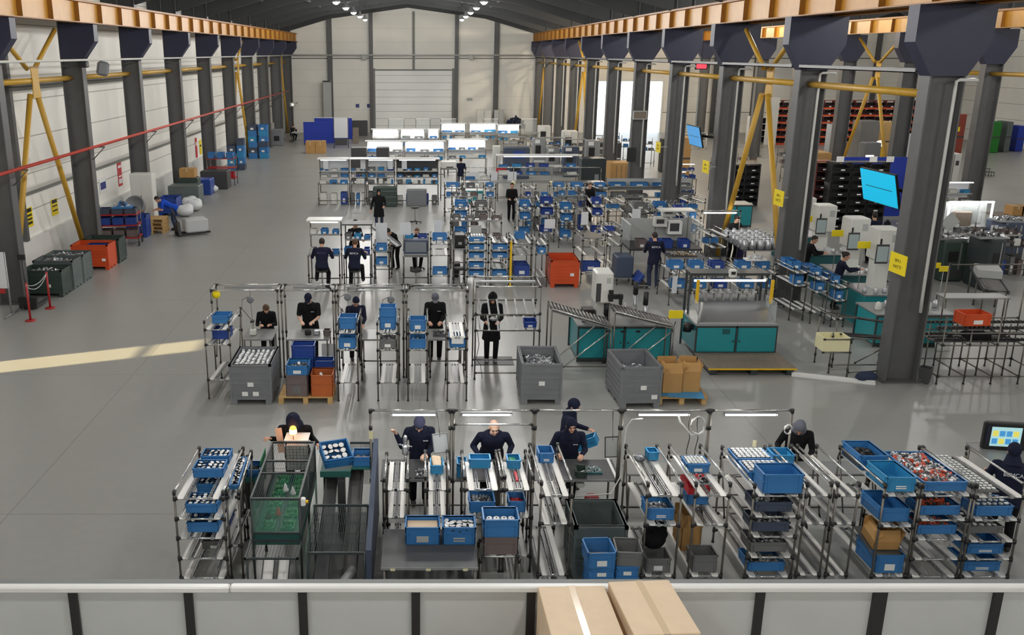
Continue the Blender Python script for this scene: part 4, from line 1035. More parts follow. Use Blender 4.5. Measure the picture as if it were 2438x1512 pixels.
l, a = lane_crate(rj, 2, .13, 'grey crate at the front of the floor lane under the carton', (.34, .30, .24), 'crate_grey', 0)
o = MB().bbox((0, 0, .02), (.16, .05, .04), .01).build('purple_packet', 'purple_ink'); o.location = (l[0]+.03, l[1]+.06, l[2]+.245-.03); o.rotation_euler = (0, 0, .1)
tag(o, 'small purple packet in the grey crate under the carton', 'packet'); o.location.z = l[2]+.008
lane_crate(ri, 2, .13, 'grey crate with a white card under the black bag', (.34, .32, .2), 'crate_grey', 1)
l, a = on_lane(ri, 2, .13); b = MB()
for k in range(5): b.ball((.02*k-.04, .03*(k % 2), .15+.09*(k % 3)), .16-.012*k, 12, 0, (1, .8, .75))
me = grow(b, .02, 4, 'black_bag'); me.materials.append(MATS['bag_black']); o = put('black_bag', me, None, (l[0], l[1]+.03, l[2]+.23)); tag(o, 'slumped black bag on the grey crate with a white card', 'bag')
# white cap trays on the wide rack
for k, (t, nm) in enumerate(((.80, 'rear tray of white caps on the wide rack'), (.45, 'middle tray of white caps on the wide rack'))):
    crate_caps(rk, 0, t, 'blue '+nm, (.50, .40, .12), 7, 5, 20+k, .04, rr=.03, card=0, h0=1.0, rim='paper_dim', jit=.002)
l, a = on_lane(rk, 0, .12, .05, .05); crate('large empty blue crate at the front of the wide rack', l, (.52, .40, .26), 'crate_blue', tilt=a, card=0)
sheet('small cream card standing in the rear tray of white caps', (FX(1795, 11.9, 1.6), 11.88, 1.60), .05, .1, 'cream')
for lv, nm in ((1, 'second'), (2, 'third'), (3, 'fourth'), (4, 'lowest')):
    mm = {1: 'panel_slate', 2: 'panel_slate', 3: 'crate_grey', 4: 'crate_blue'}[lv]
    l, a = lane_crate(rk, lv, .2, '%s crate on the %s lane of the wide rack' % ('blue' if lv == 4 else 'dark', nm), (.50, .40, .13), mm, 0)
    heap('dark and pale parts in the crate on the %s lane of the wide rack' % nm, (l[0], l[1], l[2]+.012), .45, .35, .10, ['metal_dark', 'black', 'paper_dim'], 90, .05, 30+lv, tilt=a)
l, a = lane_crate(rl, 0, .80, 'sky blue open crate on the lanes before the woman in the grey headscarf', (.30, .30, .15), 'crate_sky', 1, dx=-.10)
l, a = lane_crate(rl, 0, .97, 'sky blue crate behind another on the lanes before the woman in the grey headscarf', (.30, .24, .15), 'crate_sky', 0, dx=-.12) if False else (l, a)
# big blue crates
for t, h, nm in ((.80, .20, 'tall blue crate of dark parts at the back of the big crate rack'), (.24, .20, 'large empty light blue crate at the front of the big crate rack')):
    l, a = lane_crate(rn, 0, t, nm, (.39, .58, h), 'crate_sky' if t < .5 else 'crate_blue', 2)
    if t > .5: heap('dark parts in the tall blue crate of the big crate rack', (l[0], l[1], l[2]+.012), .37, .52, .16, ['black', 'dark_grey'], 70, .07, 41, tilt=a)
lane_crate(rn, 1, .26, 'blue crate on the middle lane of the big crate rack', (.39, .58, .19), 'crate_blue', 0)
l, a = lane_crate(rn, 2, .22, 'long blue crate on the floor lane of the big crate rack', (.39, .58, .26), 'crate_blue', 1)
MB_ = MB().box(-.12, .12, -.15, .15, 0, .03).build('cardboard_pad', 'wood_grey'); MB_.location = (l[0], l[1], l[2]+.02); tag(MB_, 'grey cardboard pad in the long blue floor crate', 'pad')
carton('open brown carton leaning out under the middle lane of the big crate rack', (rn.x-.02, 10.95, .60), (.34, .36, .13), opened=True, tilt=(R(10), 0))
sheet('plain shelf board under the leaning carton of the big crate rack', (rn.x, 11.0, .575), .43, .6, 'roller_grey', tilt=R(100), name='shelf_board', cat='board', th=.012)
# red and silver parts tray
l, a = on_lane(ro, 0, .44); crate('long blue tray of red and silver parts', l, (.58, 1.06, .13), 'crate_blue', tilt=a, card=0)
heap('red and silver stamped parts heaped in the long blue tray', (l[0], l[1], l[2]+.012), .53, 1.0, .15, ['metal_part', 'cap_white', 'plastic_orange', 'dark_grey', 'metal_part'], 620, .062, 50, shape='disc', tilt=a, dome=.25)
for lv, nm in ((1, 'second'), (2, 'third')):
    l, a = lane_crate(ro, lv, .2, 'blue crate of orange parts on the %s lane under the long tray' % nm, (.54, .40, .13), 'crate_blue', 0)
    heap('orange parts in the crate on the %s lane under the long tray' % nm, (l[0], l[1], l[2]+.012), .49, .35, .11, ['orange', 'plastic_orange', 'dark_grey'], 90, .06, 52+lv, tilt=a)
# caps grid nearest the monitor
l, a = on_lane(rp, 0, .5, .045, -.12); o = MB().box(-.14, .14, -.6, .6, 0, .02).build('cap_tray', 'crate_grey'); o.location = l; o.rotation_euler = (a, 0, 0); tag(o, 'long flat tray of white caps on the rack nearest the monitor', 'tray')
caps('on the long flat tray nearest the monitor', (l[0], l[1], l[2]+.022), 4, 15, .065, .078, .027, 'paper_dim', .02, tilt=a)
crate_caps(rp, 1, .16, 'cap crate on the second lane nearest the monitor', (.50, .36, .14), 6, 3, 60, .1, rr=.03, h0=.95, rim='paper_dim')
l, a = lane_crate(rp, 2, .3, 'grey crate of white caps on the third lane nearest the monitor', (.5, .5, .10), 'crate_grey', 0)
caps('in the grey crate nearest the monitor', (l[0], l[1], l[2]+.07), 5, 4, .085, .10, .03, 'paper_dim', .02, tilt=a, jit=.01, lean=.3, seed=61)
for lv, nm in ((3, 'fourth'), (4, 'lowest')): lane_crate(rp, lv, .2, 'blue crate on the %s lane nearest the monitor' % nm, (.5, .4, .14), 'crate_blue', 2)
# ---- things standing before the racks
table('low dark table with two blue crates in front of the racks', FX(908, 10.2, .75), FX(1137, 10.2, .75), 10.05, 11.0, .74, shelf=.3)
for q, px in enumerate((935, 1020, 1108)):
    o = MB().box(-.03, .03, -.004, 0, -.016, .016).build('label_tab', 'cream'); o.location = (FX(px, 10.04, .72), 10.035, .722); tag(o, 'cream label tab on the low dark table edge, %s from the cage conveyor' % ORD[q], 'label')
c1 = (FX(1006, 10.75, .8), 10.76, .743); crate('blue crate with brown packing paper on the low dark table', c1, (.46, .34, .25), 'crate_blue', card=1, cardm='paper_dim')
o = MB().box(-.2, .2, -.14, .14, 0, .012).build('packing_paper', 'cardboard_pale'); o.location = (c1[0], c1[1], .92); tag(o, 'sheet of brown packing paper on the parts in the low table crate', 'paper')
heap('parts under packing paper in the low table crate', (c1[0], c1[1], .753), .41, .29, .167, ['dark_grey'], 20, .03, 70, dome=.1, shape='box'); 
c2 = (FX(1092, 10.75, .8), 10.76, .743); crate('blue crate of white black-rimmed discs on the low dark table', c2, (.44, .34, .25), 'crate_blue', card=2, cardm='paper_dim')
heap('dark parts under the discs in the low table crate', (c2[0], c2[1], .753), .38, .28, .15, ['black'], 10, .03, 71, dome=.1, shape='box')
caps('in the disc crate on the low dark table', (c2[0], c2[1], .925), 5, 4, .078, .07, .048, 'black', .012, jit=.015, lean=.35, seed=72)
tr = thing('crate_stand', 'chrome tube stand carrying a stacked pair of crates', 'stand', (FX(1190, 10.5, .7), 10.5, 0))
for sx in (-1, 1):
    for sy in (0, .4): put('leg', post_mesh(.66, [.6], .016), tr, (sx*.25, sy-.05, 0))
for sy in (-.05, .35): rod('top_bar', tr, (-.25, sy, .66), (.25, sy, .66), .016)
rod('foot_bar', tr, (-.25, -.05, .3), (.25, -.05, .3)); rod('mid_bar', tr, (0, -.05, .66), (0, .35, .66))
crate('grey brown crate at the bottom of the pair on the chrome stand', (FX(1190, 10.6, .8), 10.62, .685), (.46, .36, .25), 'crate_brown', card=0)
c3 = (FX(1190, 10.6, .8), 10.62, .938); crate('blue crate of white rolls on the chrome stand', c3, (.47, .37, .25), 'crate_blue', card=0)
heap('packing under the white rolls on the chrome stand', (c3[0], c3[1], .947), .41, .31, .12, ['paper_dim'], 6, .03, 73, dome=.1, shape='box')
for i in range(4):
    for j in range(2):
        b = MB(); b.lathe([(.014, 0), (.04, 0), (.043, .01), (.043, .05), (.04, .06), (.014, .06)], 16, 0); b.lathe([(.001, .055), (.013, .061)], 10, 1)
        o = b.build('white_roll', ['cap_white', 'black']); o.location = (c3[0]-.14+.093*i, c3[1]-.09+.1*j, 1.06); o.rotation_euler = (.1*(j-.5), .08*(i-1.5), 0); tag(o, 'white roll with dark core in the crate on the chrome stand', 'roll', 'white rolls on the chrome stand')
# crate stack, grey bin
bx = FX(1425, 10.6, .6)
pallet_bin('empty grey pallet bin behind the blue crate stack', (FX(1428, 11.0, .9), 11.25, 0), 0, .72, .8, .86, 'bin_slate', ())
sx0 = FX(1432, 10.3, .6)
for k in range(4): crate('deep blue crate in the stack before the grey pallet bin, %s from the floor' % ORD[k], (sx0, 10.45, .004+k*.152), (.34, .38, .15), 'crate_blue', card=1 if k in (2, 3) else 0)
for k in range(4): crate('blue crate in the stack next to the black bag, %s from the floor' % ORD[k], (sx0+.335, 10.47, .004+k*.152), (.30, .36, .15), 'crate_blue', card=1 if k > 0 else 0)
crate('open blue crate with cardboard lining on top of the stack before the grey pallet bin', (sx0-.02, 10.43, .614), (.37, .40, .22), 'crate_blue', rz=.05, card=1)
o = MB().box(-.15, .15, -.16, .16, 0, .02).build('cardboard_lining', 'cardboard'); o.location = (sx0-.02, 10.43, .69); tag(o, 'cardboard lining in the open blue stack crate', 'card'); o.location.z = .622
crate('empty grey crate on top of the stack next to the black bag', (sx0+.36, 10.47, .614), (.34, .38, .20), 'crate_grey', rz=-.07, card=0)
tc_ = thing('waste_bin', 'small grey bin with a red lid on the floor behind the grey pallet bin', 'bin', (G(1407, 1216)[0], G(1407, 1216)[1], 0))
MB().lathe([(.09, 0), (.10, .02), (.11, .2)], 16).build('drum', 'dark_grey', tc_); MB().lathe([(.115, .2), (.115, .24), (.10, .255)], 16).build('lid', 'red_paint', tc_)
# table things
lt = (XD(1383, 12.35, .95), 12.35, .903); crate('small dark green tray on the long work table', lt, (.17, .26, .09), 'bin_green', rz=-.12, card=0)
o = MB().tube((-.05, 0, 0), (.06, .02, .03), .008, 8).build('screwdriver', 'paper'); o.location = (lt[0], lt[1], .93); tag(o, 'white handled tool in the small dark green tray', 'tool'); o.location.z = .918
heap('pile of small silver fittings on the long work table', (XD(1412, 12.4, .92), 12.45, .901), .26, .22, .06, ['metal_part', 'aluminium', 'teal_dark'], 150, .03, 80, dome=1.0)
o = MB().box(-.02, .02, -.38, .38, 0, .01).build('white_strip', 'rail_white'); o.location = (XD(1458, 12.5, .9), 12.5, .903); tag(o, 'white edging strip lying across the long work table', 'strip')
crate('sky blue crate on the long work table behind the wide rack', (XD(1100, 12.3, 1), 12.35, .903), (.16, .26, .22), 'crate_sky', card=0)
ml = (XD(997, 12.2, 1.2), 12.22, .9); dr = thing('drill_fixture', 'chrome drilling fixture on the work table before the raised hand', 'tool', (XD(965, 12.3, 1.1), 12.3, .903))
MB().box(-.08, .08, -.1, .1, 0, .02).build('base', 'dark_grey', dr); MB().tube((0, .05, .02), (0, .05, .62), .018, 10).build('pillar', 'chrome', dr)
MB().bbox((0, 0, .42), (.09, .12, .16), .02).build('head', 'aluminium', dr); MB().tube((0, -.03, .34), (0, -.03, .16), .012, 8).build('spindle', 'chrome', dr); MB().tube((-.12, 0, .5), (.10, 0, .46), .012, 8).build('lever', 'chrome', dr); MB().lathe([(.03, .5), (.03, .62), (.02, .64)], 12).build('motor', 'aluminium', dr)
heap('silver fittings around the drilling fixture', (XD(1003, 12.35, .92), 12.35, .901), .2, .3, .05, ['metal_part', 'dark_grey'], 70, .03, 81, dome=1.0)
def nb_hook(c): MB().path([(0, 0, .1), (0, 0, XZ(1000, 974, gy)[1]-.03-c.location.z), (0, -.05, XZ(1000, 974, gy)[1]-.002-c.location.z)], .006).build('hook', 'joint_black', c)
_ = sheet('pale blank board on the gantry behind the woman with the raised hand', (XD(1049, gy, 1.5), gy+.04, XZ(1049, 1055, gy+.04)[1]), .20, .28, 'board_white', roll=R(-6), name='notice_board', cat='board', frame='alu_matt'); nb_hook(_)
_ = sheet('grey framed board hanging beside the woman in the navy headscarf', (XD(1461, gy, 1.5), gy+.04, XZ(1461, 1064, gy+.04)[1]), .21, .30, 'paper_dim', roll=R(-3), name='notice_board', cat='board', frame='joint_black'); nb_hook(_)
o = MB().box(-.03, .03, -.003, .003, -.06, .06).build('yellow_note', 'cream'); o.location = (XD(886, 12.38, 1.6), gy-.02, XZ(886, 1035, gy)[1]); tag(o, 'cream note on the gantry post at the aisle end', 'note')
cam_ = thing('clip_lamp', 'white lamp head under the long work table edge', 'lamp', (XD(1388, 12.0, .75), 12.25, 0)); MB().bbox((0, 0, .78), (.12, .1, .07), .02).build('head', 'machine_white', cam_); MB().path([(0, .05, .8), (-.05, .08, .86), (-.02, .1, .872)], .008).build('arm', 'pipe_white', cam_)
def loop(label, cx, cz, y, r, n=2, seed=1):
    rn_ = random.Random(seed); cable(label, [(cx+(r*(1+.12*rn_.uniform(-1, 1)))*math.cos(a*.5), y+.02*math.sin(a*1.7), cz+(r*1.35*(1+.1*rn_.uniform(-1, 1)))*math.sin(a*.5)) for a in range(int(12.6*n))], .009)
cx_, cz_ = XZ(1662, 1012, gy-.05); loop('white cable coiled on the gantry between two tube lamps', cx_, cz_, gy-.06, .10, 2)
cx_, cz_ = XZ(1876, 1022, gy-.05); loop('white cable coiled on the gantry end beside the woman in the grey headscarf', cx_, cz_, gy-.06, .05, 2, 3)
x1, z1 = XZ(1612, 1000, gy); x2, z2 = XZ(1660, 1033, gy); cable('white cable dangling from the gantry with the cable loops', [(x1, gy-.03, z1+.1), (x1+.04, gy-.03, z1-.02), (x2-.1, gy-.05, z2), (x2, gy-.05, z2+.01), (x2+.08, gy-.04, z2+.05)], .012)
for q, px in enumerate((1640, 1660)):
    x, z = XZ(px, 1010, gy); cable('dark hanging lead %s under the cable loops' % ('thin' if q else 'slack'), [(x, gy, 1.93), (x-.01, gy-.02, 1.8), (x+.02, gy-.03, 1.6), (x, gy, 1.4), (x+.02, gy+.02, 1.2)], .006, 'joint_black')
x, z = XZ(1487, 1000, gy); cable('white cable running down the gantry post to the table', [(x+.25, gy-.03, z+.03), (x+.1, gy-.03, z+.02), (x+.02, gy-.04, z-.1), (x, gy-.04, 1.4), (x-.02, gy-.05, 1.0), (x-.2, gy-.3, .86), (x-.7, gy-.33, .84)], .010)
table('grey work table behind the right hand racks', XD(1500, 12.2, .9), XD(2330, 12.2, .9), 12.35, 12.78, .9, 'table_grey')
# people of the front row
PX1 = lambda px, d: XD(px, d, 1.3)
person('person in a black pointed hood bending over the caged green machine', (PX1(705, 13.15), 13.2, 0), .0, 1.72, 24, (22, 0), {-1: (-.36, -.24, 1.14), 1: (.34, -.22, 1.05)}, top='black_cloth', gear=('hood', 'navy_cloth'), wide=1.12, vox=.006)
person('woman in a slate headscarf raising one black-gloved hand behind the white lanes', (PX1(998, 13.1), 13.18, 0), .05, 1.66, 20, (30, -8), {-1: (-.37, -.22, 1.26), 1: (.08, -.46, 1.02)}, gear=('scarf', 'slate_cloth'), gloves=True, chest=True, vox=.006, elbow={-1: (-.6, -.1, -.9)}, skin='skin_pale')
person('bald man in a navy sweater leaning forward under a bright lamp', (PX1(1172, 13.15), 13.2, 0), .0, 1.66, 34, (-12, 4), {-1: (-.24, -.38, .98), 1: (.24, -.38, .98)}, gear=('bald', ''), skin='skin_pale', wide=1.1, vox=.006)
person('woman in a navy headscarf and sweater facing the camera at the work table', (PX1(1355, 13.15), 13.2, 0), .0, 1.55, 20, (-6, 6), {-1: (-.22, -.34, 1.03), 1: (.17, -.40, 1.03)}, gear=('hijab', 'navy_cloth'), wide=1.12, chest=True, vox=.006)
pc = person('person in a navy headscarf walking behind with a blue crate under one arm', (PX1(1349, 13.7), 13.78, 0), 1.1, 1.56, 10, (8, 0), {-1: (-.26, -.28, 1.10), 1: (.26, -.34, 1.02)}, feet={-1: (-.1, -.16, .08), 1: (.1, .18, .10)}, gear=('hijab', 'navy_cloth'), gloves=True, vox=.006)
crate('sky blue crate carried tilted by the person walking behind the work table', (PX1(1400, 13.6), 13.5, XZ(1400, 1052, 13.5)[1]-.08), (.24, .40, .15), 'crate_sky', rz=1.25, tilt=R(-28), card=0)
person('woman in a grey headscarf and black top bending behind the rightmost gantry', (PX1(1902, 13.1), 13.2, 0), -.2, 1.60, 22, (30, -10), {-1: (-.3, -.34, 1.0), 1: (.16, -.44, 1.02)}, top='black_cloth', gear=('hijab', 'grey_cloth'), vox=.006)
person('person in navy seen from behind at the monitor on the picture edge', (XD(2425, 11.6, 1.2), 11.75, 0), math.pi-.35, 1.62, 6, (5, 0), {-1: (-.2, -.38, 1.05), 1: (.22, -.38, 1.05)}, gear=('hijab', 'navy_cloth'), back='white_ink', wide=1.15, vox=.006)
mo = thing('monitor', 'monitor showing rows of blue and yellow tiles at the row end', 'monitor', (XD(2395, 13.2, 1.1), 13.2, .90), R(-8))
MB().bbox((0, .06, .22), (.64, .10, .46), .02).build('housing', 'black', mo); MB().box(-.22, .22, .004, .012, .06, .38).build('screen', 'screen_lit', mo)
for k in range(4):
    for j in range(2): MB().box(-.20+.10*k, -.12+.10*k, .0, .0035, .10+.13*j, .19+.13*j).build('tile', ('screen_yellow' if (k+j) % 3 == 1 else 'screen_blue'), mo)
MB().box(-.1, .1, .0, .12, 0, .01).build('stand', 'black', mo); MB().box(-.29, -.25, -.0, .06, .1, .4).build('side_strip', 'navy_paint', mo)
table('grey table carrying the monitor at the row end', XD(2345, 13.0, .9), XD(2500, 13.0, .9), 12.8, 13.5, .895, 'table_grey')
# ---- boxes piled on the camera side of the partition
def pile(px0, px1, top, y0, y1, nm, skew=0.0, rz=0.0):
    x0, x1 = XD(px0, y0, top), XD(px1, y0, top); w = x1-x0; z = 0; k = 0; hs = [.5]*int((top-.36)//.5); hs = [(top-.36-.002*len(hs))/len(hs)]*len(hs)+[.36]
    for i, h in enumerate(hs):
        last = i == len(hs)-1
        carton('taped brown box, %s %s' % ('topmost of' if last else ORD[i]+' from the floor in', nm), ((x0+x1)/2, (y0+y1)/2, z), (w, y1-y0, h), rz, 'cardboard_pale', tilt=(R(-1.5) if last else 0, R(skew) if last else 0)); z += h+.002+(.012 if i == len(hs)-2 else 0)
pile(1310, 1484, 2.50, 6.16, 6.88, 'the box pile nearer the aisle', 0, .02)
pile(1502, 1664, 2.54, 6.12, 6.90, 'the box pile nearer the columns', 0, .06)
carton('taped brown box whose top edge just shows below the handrail', (XD(1215, 6.3, 1.9), 6.4, 1.40), (.50, .5, .5), 0, 'cardboard_pale'); carton('supporting box under the taped brown box below the handrail', (XD(1215, 6.3, 1.9), 6.4, .70), (.50, .5, .698), 0, 'cardboard_pale'); carton('bottom box under the taped brown box below the handrail', (XD(1215, 6.3, 1.9), 6.4, 0), (.50, .5, .698), 0, 'cardboard_pale')
# ================================================================ second row
L2 = [(1.46, 1.40), (1.10, 1.04), (.40, .36)]
def lanes2(label, p0, p1, y=17.6, lv=L2, top=1.68, L=1.25, **k):
    return flow_rack(label, XD(p0, y, 1.1), XD(p1, y, 1.1), y, L, top, top-.06, list(lv), fine=False, **k)
q1 = lanes2('flow rack at the aisle end of the second row beside the silver-filled bin', 490, 548, 17.72, [(1.5, 1.44), (1.18, 1.12), (.42, .36)])
q2 = lanes2('flow rack beside the orange crate on the pallet', 803, 851)
q3 = lanes2('flow rack with the tallest pair of blue crates in the second row', 899, 947)
q4 = lanes2('flow rack before the man in the grey cap', 971, 1018)
q5 = lanes2('flow rack nearest the woman behind the roller shelf', 1066, 1112, lv=[(1.36, 1.30), (1.12, 1.06), (.40, .36)], top=1.55)
def lc2(r, lv, t, label, size, m='crate_blue', card=1, dx=0, dz=.043):
    l, a = on_lane(r, lv, t, dz, dx); crate(label, l, size, m, tilt=a, card=card); return l, a
lc2(q1, 0, .45, 'blue crate on the top lane of the second row aisle end rack', (.36, .44, .16), 'crate_blue', 0)
lc2(q1, 1, .40, 'dark blue crate on the middle lane of the second row aisle end rack', (.36, .44, .18), 'crate_deep_blue', 0)
l, a = lc2(q2, 0, .3, 'blue crate on the top lane beside the orange crate pallet', (.36, .40, .24), 'crate_blue', 0)
lc2(q2, 1, .15, 'blue crate on the middle lane beside the orange crate pallet', (.36, .40, .22), 'crate_blue', 1)
l, a = lc2(q3, 0, .3, 'blue crate carrying another on the tallest pair rack', (.34, .40, .24), 'crate_blue', 1); crate('upper blue crate of the tallest pair in the second row', (l[0], l[1]+.04, l[2]+.24), (.34, .40, .2), 'crate_blue', tilt=a, card=0)
l, a = lc2(q3, 1, .15, 'grey crate of shiny parts under the tallest pair of blue crates', (.35, .42, .18), 'crate_grey', 1)
heap('shiny parts in the grey crate under the tallest pair', (l[0], l[1], l[2]+.012), .3, .37, .16, ['metal_part', 'film_wrap'], 60, .06, 90, tilt=a)
l, a = lc2(q4, 0, .2, 'blue crate with a white print before the man in the grey cap', (.34, .40, .22), 'crate_blue', 1)
l, a = lc2(q4, 1, .15, 'blue crate of pale parts before the man in the grey cap', (.34, .42, .2), 'crate_blue', 0); heap('pale parts in the crate before the man in the grey cap', (l[0], l[1], l[2]+.012), .29, .37, .16, ['paper', 'metal_dark'], 60, .06, 91, tilt=a)
l, a = lc2(q5, 1, .2, 'blue crate of shiny parts nearest the woman behind the roller shelf', (.34, .50, .2), 'crate_blue', 0); heap('shiny parts in the crate nearest the woman behind the roller shelf', (l[0], l[1], l[2]+.012), .29, .45, .16, ['metal_part', 'paper'], 70, .05, 92, tilt=a)
b = MB().box(-.12, .12, -.004, .004, -.08, .08).build('white_card', 'paper'); l, a = on_lane(q5, 0, .0, .1); b.location = (l[0], l[1]-.03, l[2]); tag(b, 'white card hung on the front of the rack nearest the roller shelf', 'card'); b.location.z -= .13
# gantries (double bars), tables, lamps, reels
gy2 = 19.02
zt = XZ(600, 689, gy2)[1]
for (p0, p1), n in zip(((502, 660), (669, 792), (799, 960), (967, 1114)), ('over the brown-haired woman', 'over the man in the navy cap', 'over the person in the navy cap', 'over the man in the grey cap')):
    gantry('double bar tube gantry %s' % n, XD(p0, gy2, 2), XD(p1, gy2, 2), gy2, zt, depth=.50)
    x0, x1 = XD(p0+22, gy2, 2), XD(p1-22, gy2, 2)
    b = MB(); b.box(x0, x1, gy2+.44, gy2+.46, zt-.10, zt-.05); o = b.build('spring_rail', 'alu_matt'); tag(o, 'grey tool rail under the gantry %s' % n, 'rail')
for p0, p1, n in ((577, 648, 'in front of the brown-haired woman'), (681, 783, 'in front of the man in the navy cap'), (856, 949, 'in front of the person in the navy cap'), (1020, 1102, 'in front of the man in the grey cap')):
    table('grey topped work table %s' % n, XD(p0, 19, .9), XD(p1, 19, .9), 18.97, 19.75, .9, 'table_grey')
for px, py, n in ((597, 712, 'over the brown-haired woman'), (828, 706, 'over the person in the navy cap'), (931, 712, 'over the tallest pair of crates')):
    x, z = XZ(px, py, gy2+.5); c = thing('balancer_reel', 'grey tool balancer reel hanging %s' % n, 'reel', (x, gy2+.45, z))
    MB().lathe([(.05, -.03), (.08, -.025), (.08, .025), (.05, .03)], 14, 0, Matrix.Rotation(R(90), 4, 'X')).build('drum', 'bin_grey', c); MB().tube((0, 0, .08), (0, 0, zt-.06-z), .006, 6).build('hook', 'alu_matt', c)
    MB().path([(.0, 0, -.08), (.02, -.02, -.3), (.03, -.03, -.55)], .005).build('line', 'joint_black', c); MB().tube((.03, -.03, -.55), (.03, -.03, -.78), .022, 8).build('screwdriver', 'dark_grey', c)
    MB().path([(-.05, 0, .06), (-.18, 0, .0), (-.2, 0, -.2), (-.08, 0, -.36), (.02, 0, -.5)], .007).build('air_hose', 'joint_black', c)
x, z = XZ(514, 702, gy2); o = MB().lathe([(.03, -.03), (.09, -.02), (.09, .02), (.03, .03)], 14, 0, Matrix.Rotation(R(90), 4, 'X')).build('yellow_reel', 'yellow_sign'); o.location = (x, gy2+.03, z); tag(o, 'yellow tape reel hanging at the aisle end of the second row', 'reel')
# roller shelf at the row end
x0, x1 = XD(1130, 19.2, 1.2), XD(1281, 19.2, 1.2); w = x1-x0
sf = thing('roller_shelf', 'two level roller shelf before the hooded person at the second row end', 'shelf', (x0, 18.9, 0))
for x in (0, w):
    for y in (0, .9): put('post', post_mesh(2.12, [1.12, 1.5], .017), sf, (x, y, 0))
for z0, z1, nm in ((1.12, 1.28, 'lower'), (1.48, 1.64, 'upper')):
    rod('front_bar', sf, (0, 0, z0), (w, 0, z0), .016, 'steel_tube'); rod('rear_bar', sf, (0, .62, z1), (w, .62, z1), .016, 'steel_tube')
    for k in range(7): put('roller_track', track_mesh(.62, .034, False), sf, (w*(k+.5)/7, 0, z0+.016), (math.atan2(z1-z0, .62), 0, 0))
for y in (0, .9):
    rod('top_bar', sf, (0, y, 2.10), (w, y, 2.10), .016); rod('foot_bar', sf, (0, y, .15), (w, y, .15), .016, 'steel_tube')
for x in (0, w): rod('side_bar', sf, (x, 0, 2.1), (x, .9, 2.1), .016)
MB().box(.1, w-.1, .2, .3, 2.13, 2.17).build('lamp_housing', 'alu_matt', sf)
crate('small dark blue crate of parts at the end of the roller shelf', (x0+w-.2, 19.06, 1.19), (.28, .22, .14), 'crate_deep_blue', tilt=R(14), card=1)
o = MB().ball((0, 0, 0), 1, 10, 0, (.09, .06, .05)).build('shiny_part', 'metal_part'); o.location = (x0+.42, 19.3, 1.275); tag(o, 'shiny casting on the lower level of the roller shelf', 'part')
# people
P2 = lambda px, d=20.2: XD(px, d, 1.3)
person('woman with brown hair in a dark top working at the aisle end table', (P2(635), 20.15, 0), .1, 1.50, 20, (30, 10), {-1: (-.14, -.44, 1.08), 1: (.12, -.44, 1.08)}, top='black_cloth', gear=('long', 'hair_brown'), vox=.008)
person('man in a navy cap and short-sleeved dark shirt working over a table', (P2(737), 20.2, 0), 0, 1.70, 12, (28, 0), {-1: (-.14, -.42, 1.02), 1: (.12, -.42, 1.02)}, top='black_cloth', sleeve='short', gear=('cap', 'navy_cloth'), chest=True, skin='skin_pale', wide=1.08, vox=.008)
person('person in a navy cap half hidden behind blue crates in the second row', (P2(845), 20.25, 0), .2, 1.60, 12, (28, 0), {-1: (-.16, -.40, .98), 1: (.12, -.42, .98)}, gear=('beanie', 'navy_cloth'), vox=.008)
person('man in a grey cap and dark top bending over his table', (P2(1036), 20.25, 0), 0, 1.70, 12, (30, 0), {-1: (-.14, -.42, 1.0), 1: (.12, -.42, 1.0)}, top='black_cloth', gear=('cap', 'grey_cloth'), chest=True, vox=.008)
person('hooded person in a long black coat behind the roller shelf', (P2(1171), 20.15, 0), 0, 1.68, 8, (20, 0), {-1: (-.16, -.38, 1.04), 1: (.12, -.40, 1.04)}, top='black_cloth', gear=('hood', 'black_cloth'), tunic=.22, vox=.008, shoes='shoe_grey')
# small things on the tables
for px, n, m in ((733, 'black and white test block before the man in the navy cap', 'black'), (754, 'pale clamp part before the man in the navy cap', 'metal_part')):
    o = MB().bbox((0, 0, .06), (.14, .1, .12), .02).build('work_piece', m); o.location = (XD(px, 19.25, .9), 19.3, .901); tag(o, n, 'part')
crate('small brown box on the table before the man in the navy cap', (XD(778, 19.2, .9), 19.3, .903), (.16, .2, .12), 'crate_brown', card=0, name='small_box', cat='box')
c = thing('test_rig', 'small chrome test rig before the brown-haired woman', 'tool', (XD(601, 19.2, .95), 19.3, .903)); MB().bbox((0, 0, .07), (.14, .14, .14), .02).build('base', 'machine_white', c); MB().tube((0, 0, .14), (0, 0, .34), .02, 8).build('pillar', 'chrome', c); MB().bbox((0, -.03, .32), (.08, .12, .06), .01).build('head', 'dark_grey', c)
heap('dark clips on the table before the man in the grey cap', (XD(1046, 19.2, .9), 19.35, .901), .28, .4, .05, ['dark_grey', 'black', 'metal_dark'], 70, .05, 95, dome=.8)
# floor standing: silver bin, pallet with crates
x = (G(545, 965)[0]+G(648, 965)[0])/2
pallet_bin('grey pallet bin filled with silver jars at the second row aisle end', (x+.02, 17.37+.6, 0), 0, .86, 1.2, .87, 'bin_grey', ((.0, .40), (-.12, .2), (.1, .2)))
heap('packing under the silver jars', (x+.02, 17.97, .145), .76, 1.1, .56, ['paper_dim'], 4, .05, 1, dome=.0, shape='box')
jm = MB(); jm.lathe([(.042, 0), (.045, .01), (.045, .075), (.03, .09)], 12, 0); jm.lathe([(.03, .09), (.032, .10), (.02, .112)], 12, 1); jm = jm.mesh('silver_jar', ['metal_part', 'cap_white']); rnd = random.Random(2)
for i in range(7):
    for j in range(10):
        o = put('silver_jar', jm, None, (x+.02-.315+.105*i, 17.97-.48+.107*j, .716+rnd.uniform(0, .02)), (rnd.uniform(-.15, .15), rnd.uniform(-.15, .15), 0))
        tag(o, 'silver jar with a white top in the aisle end pallet bin', 'jar', 'silver jars in the aisle end pallet bin')
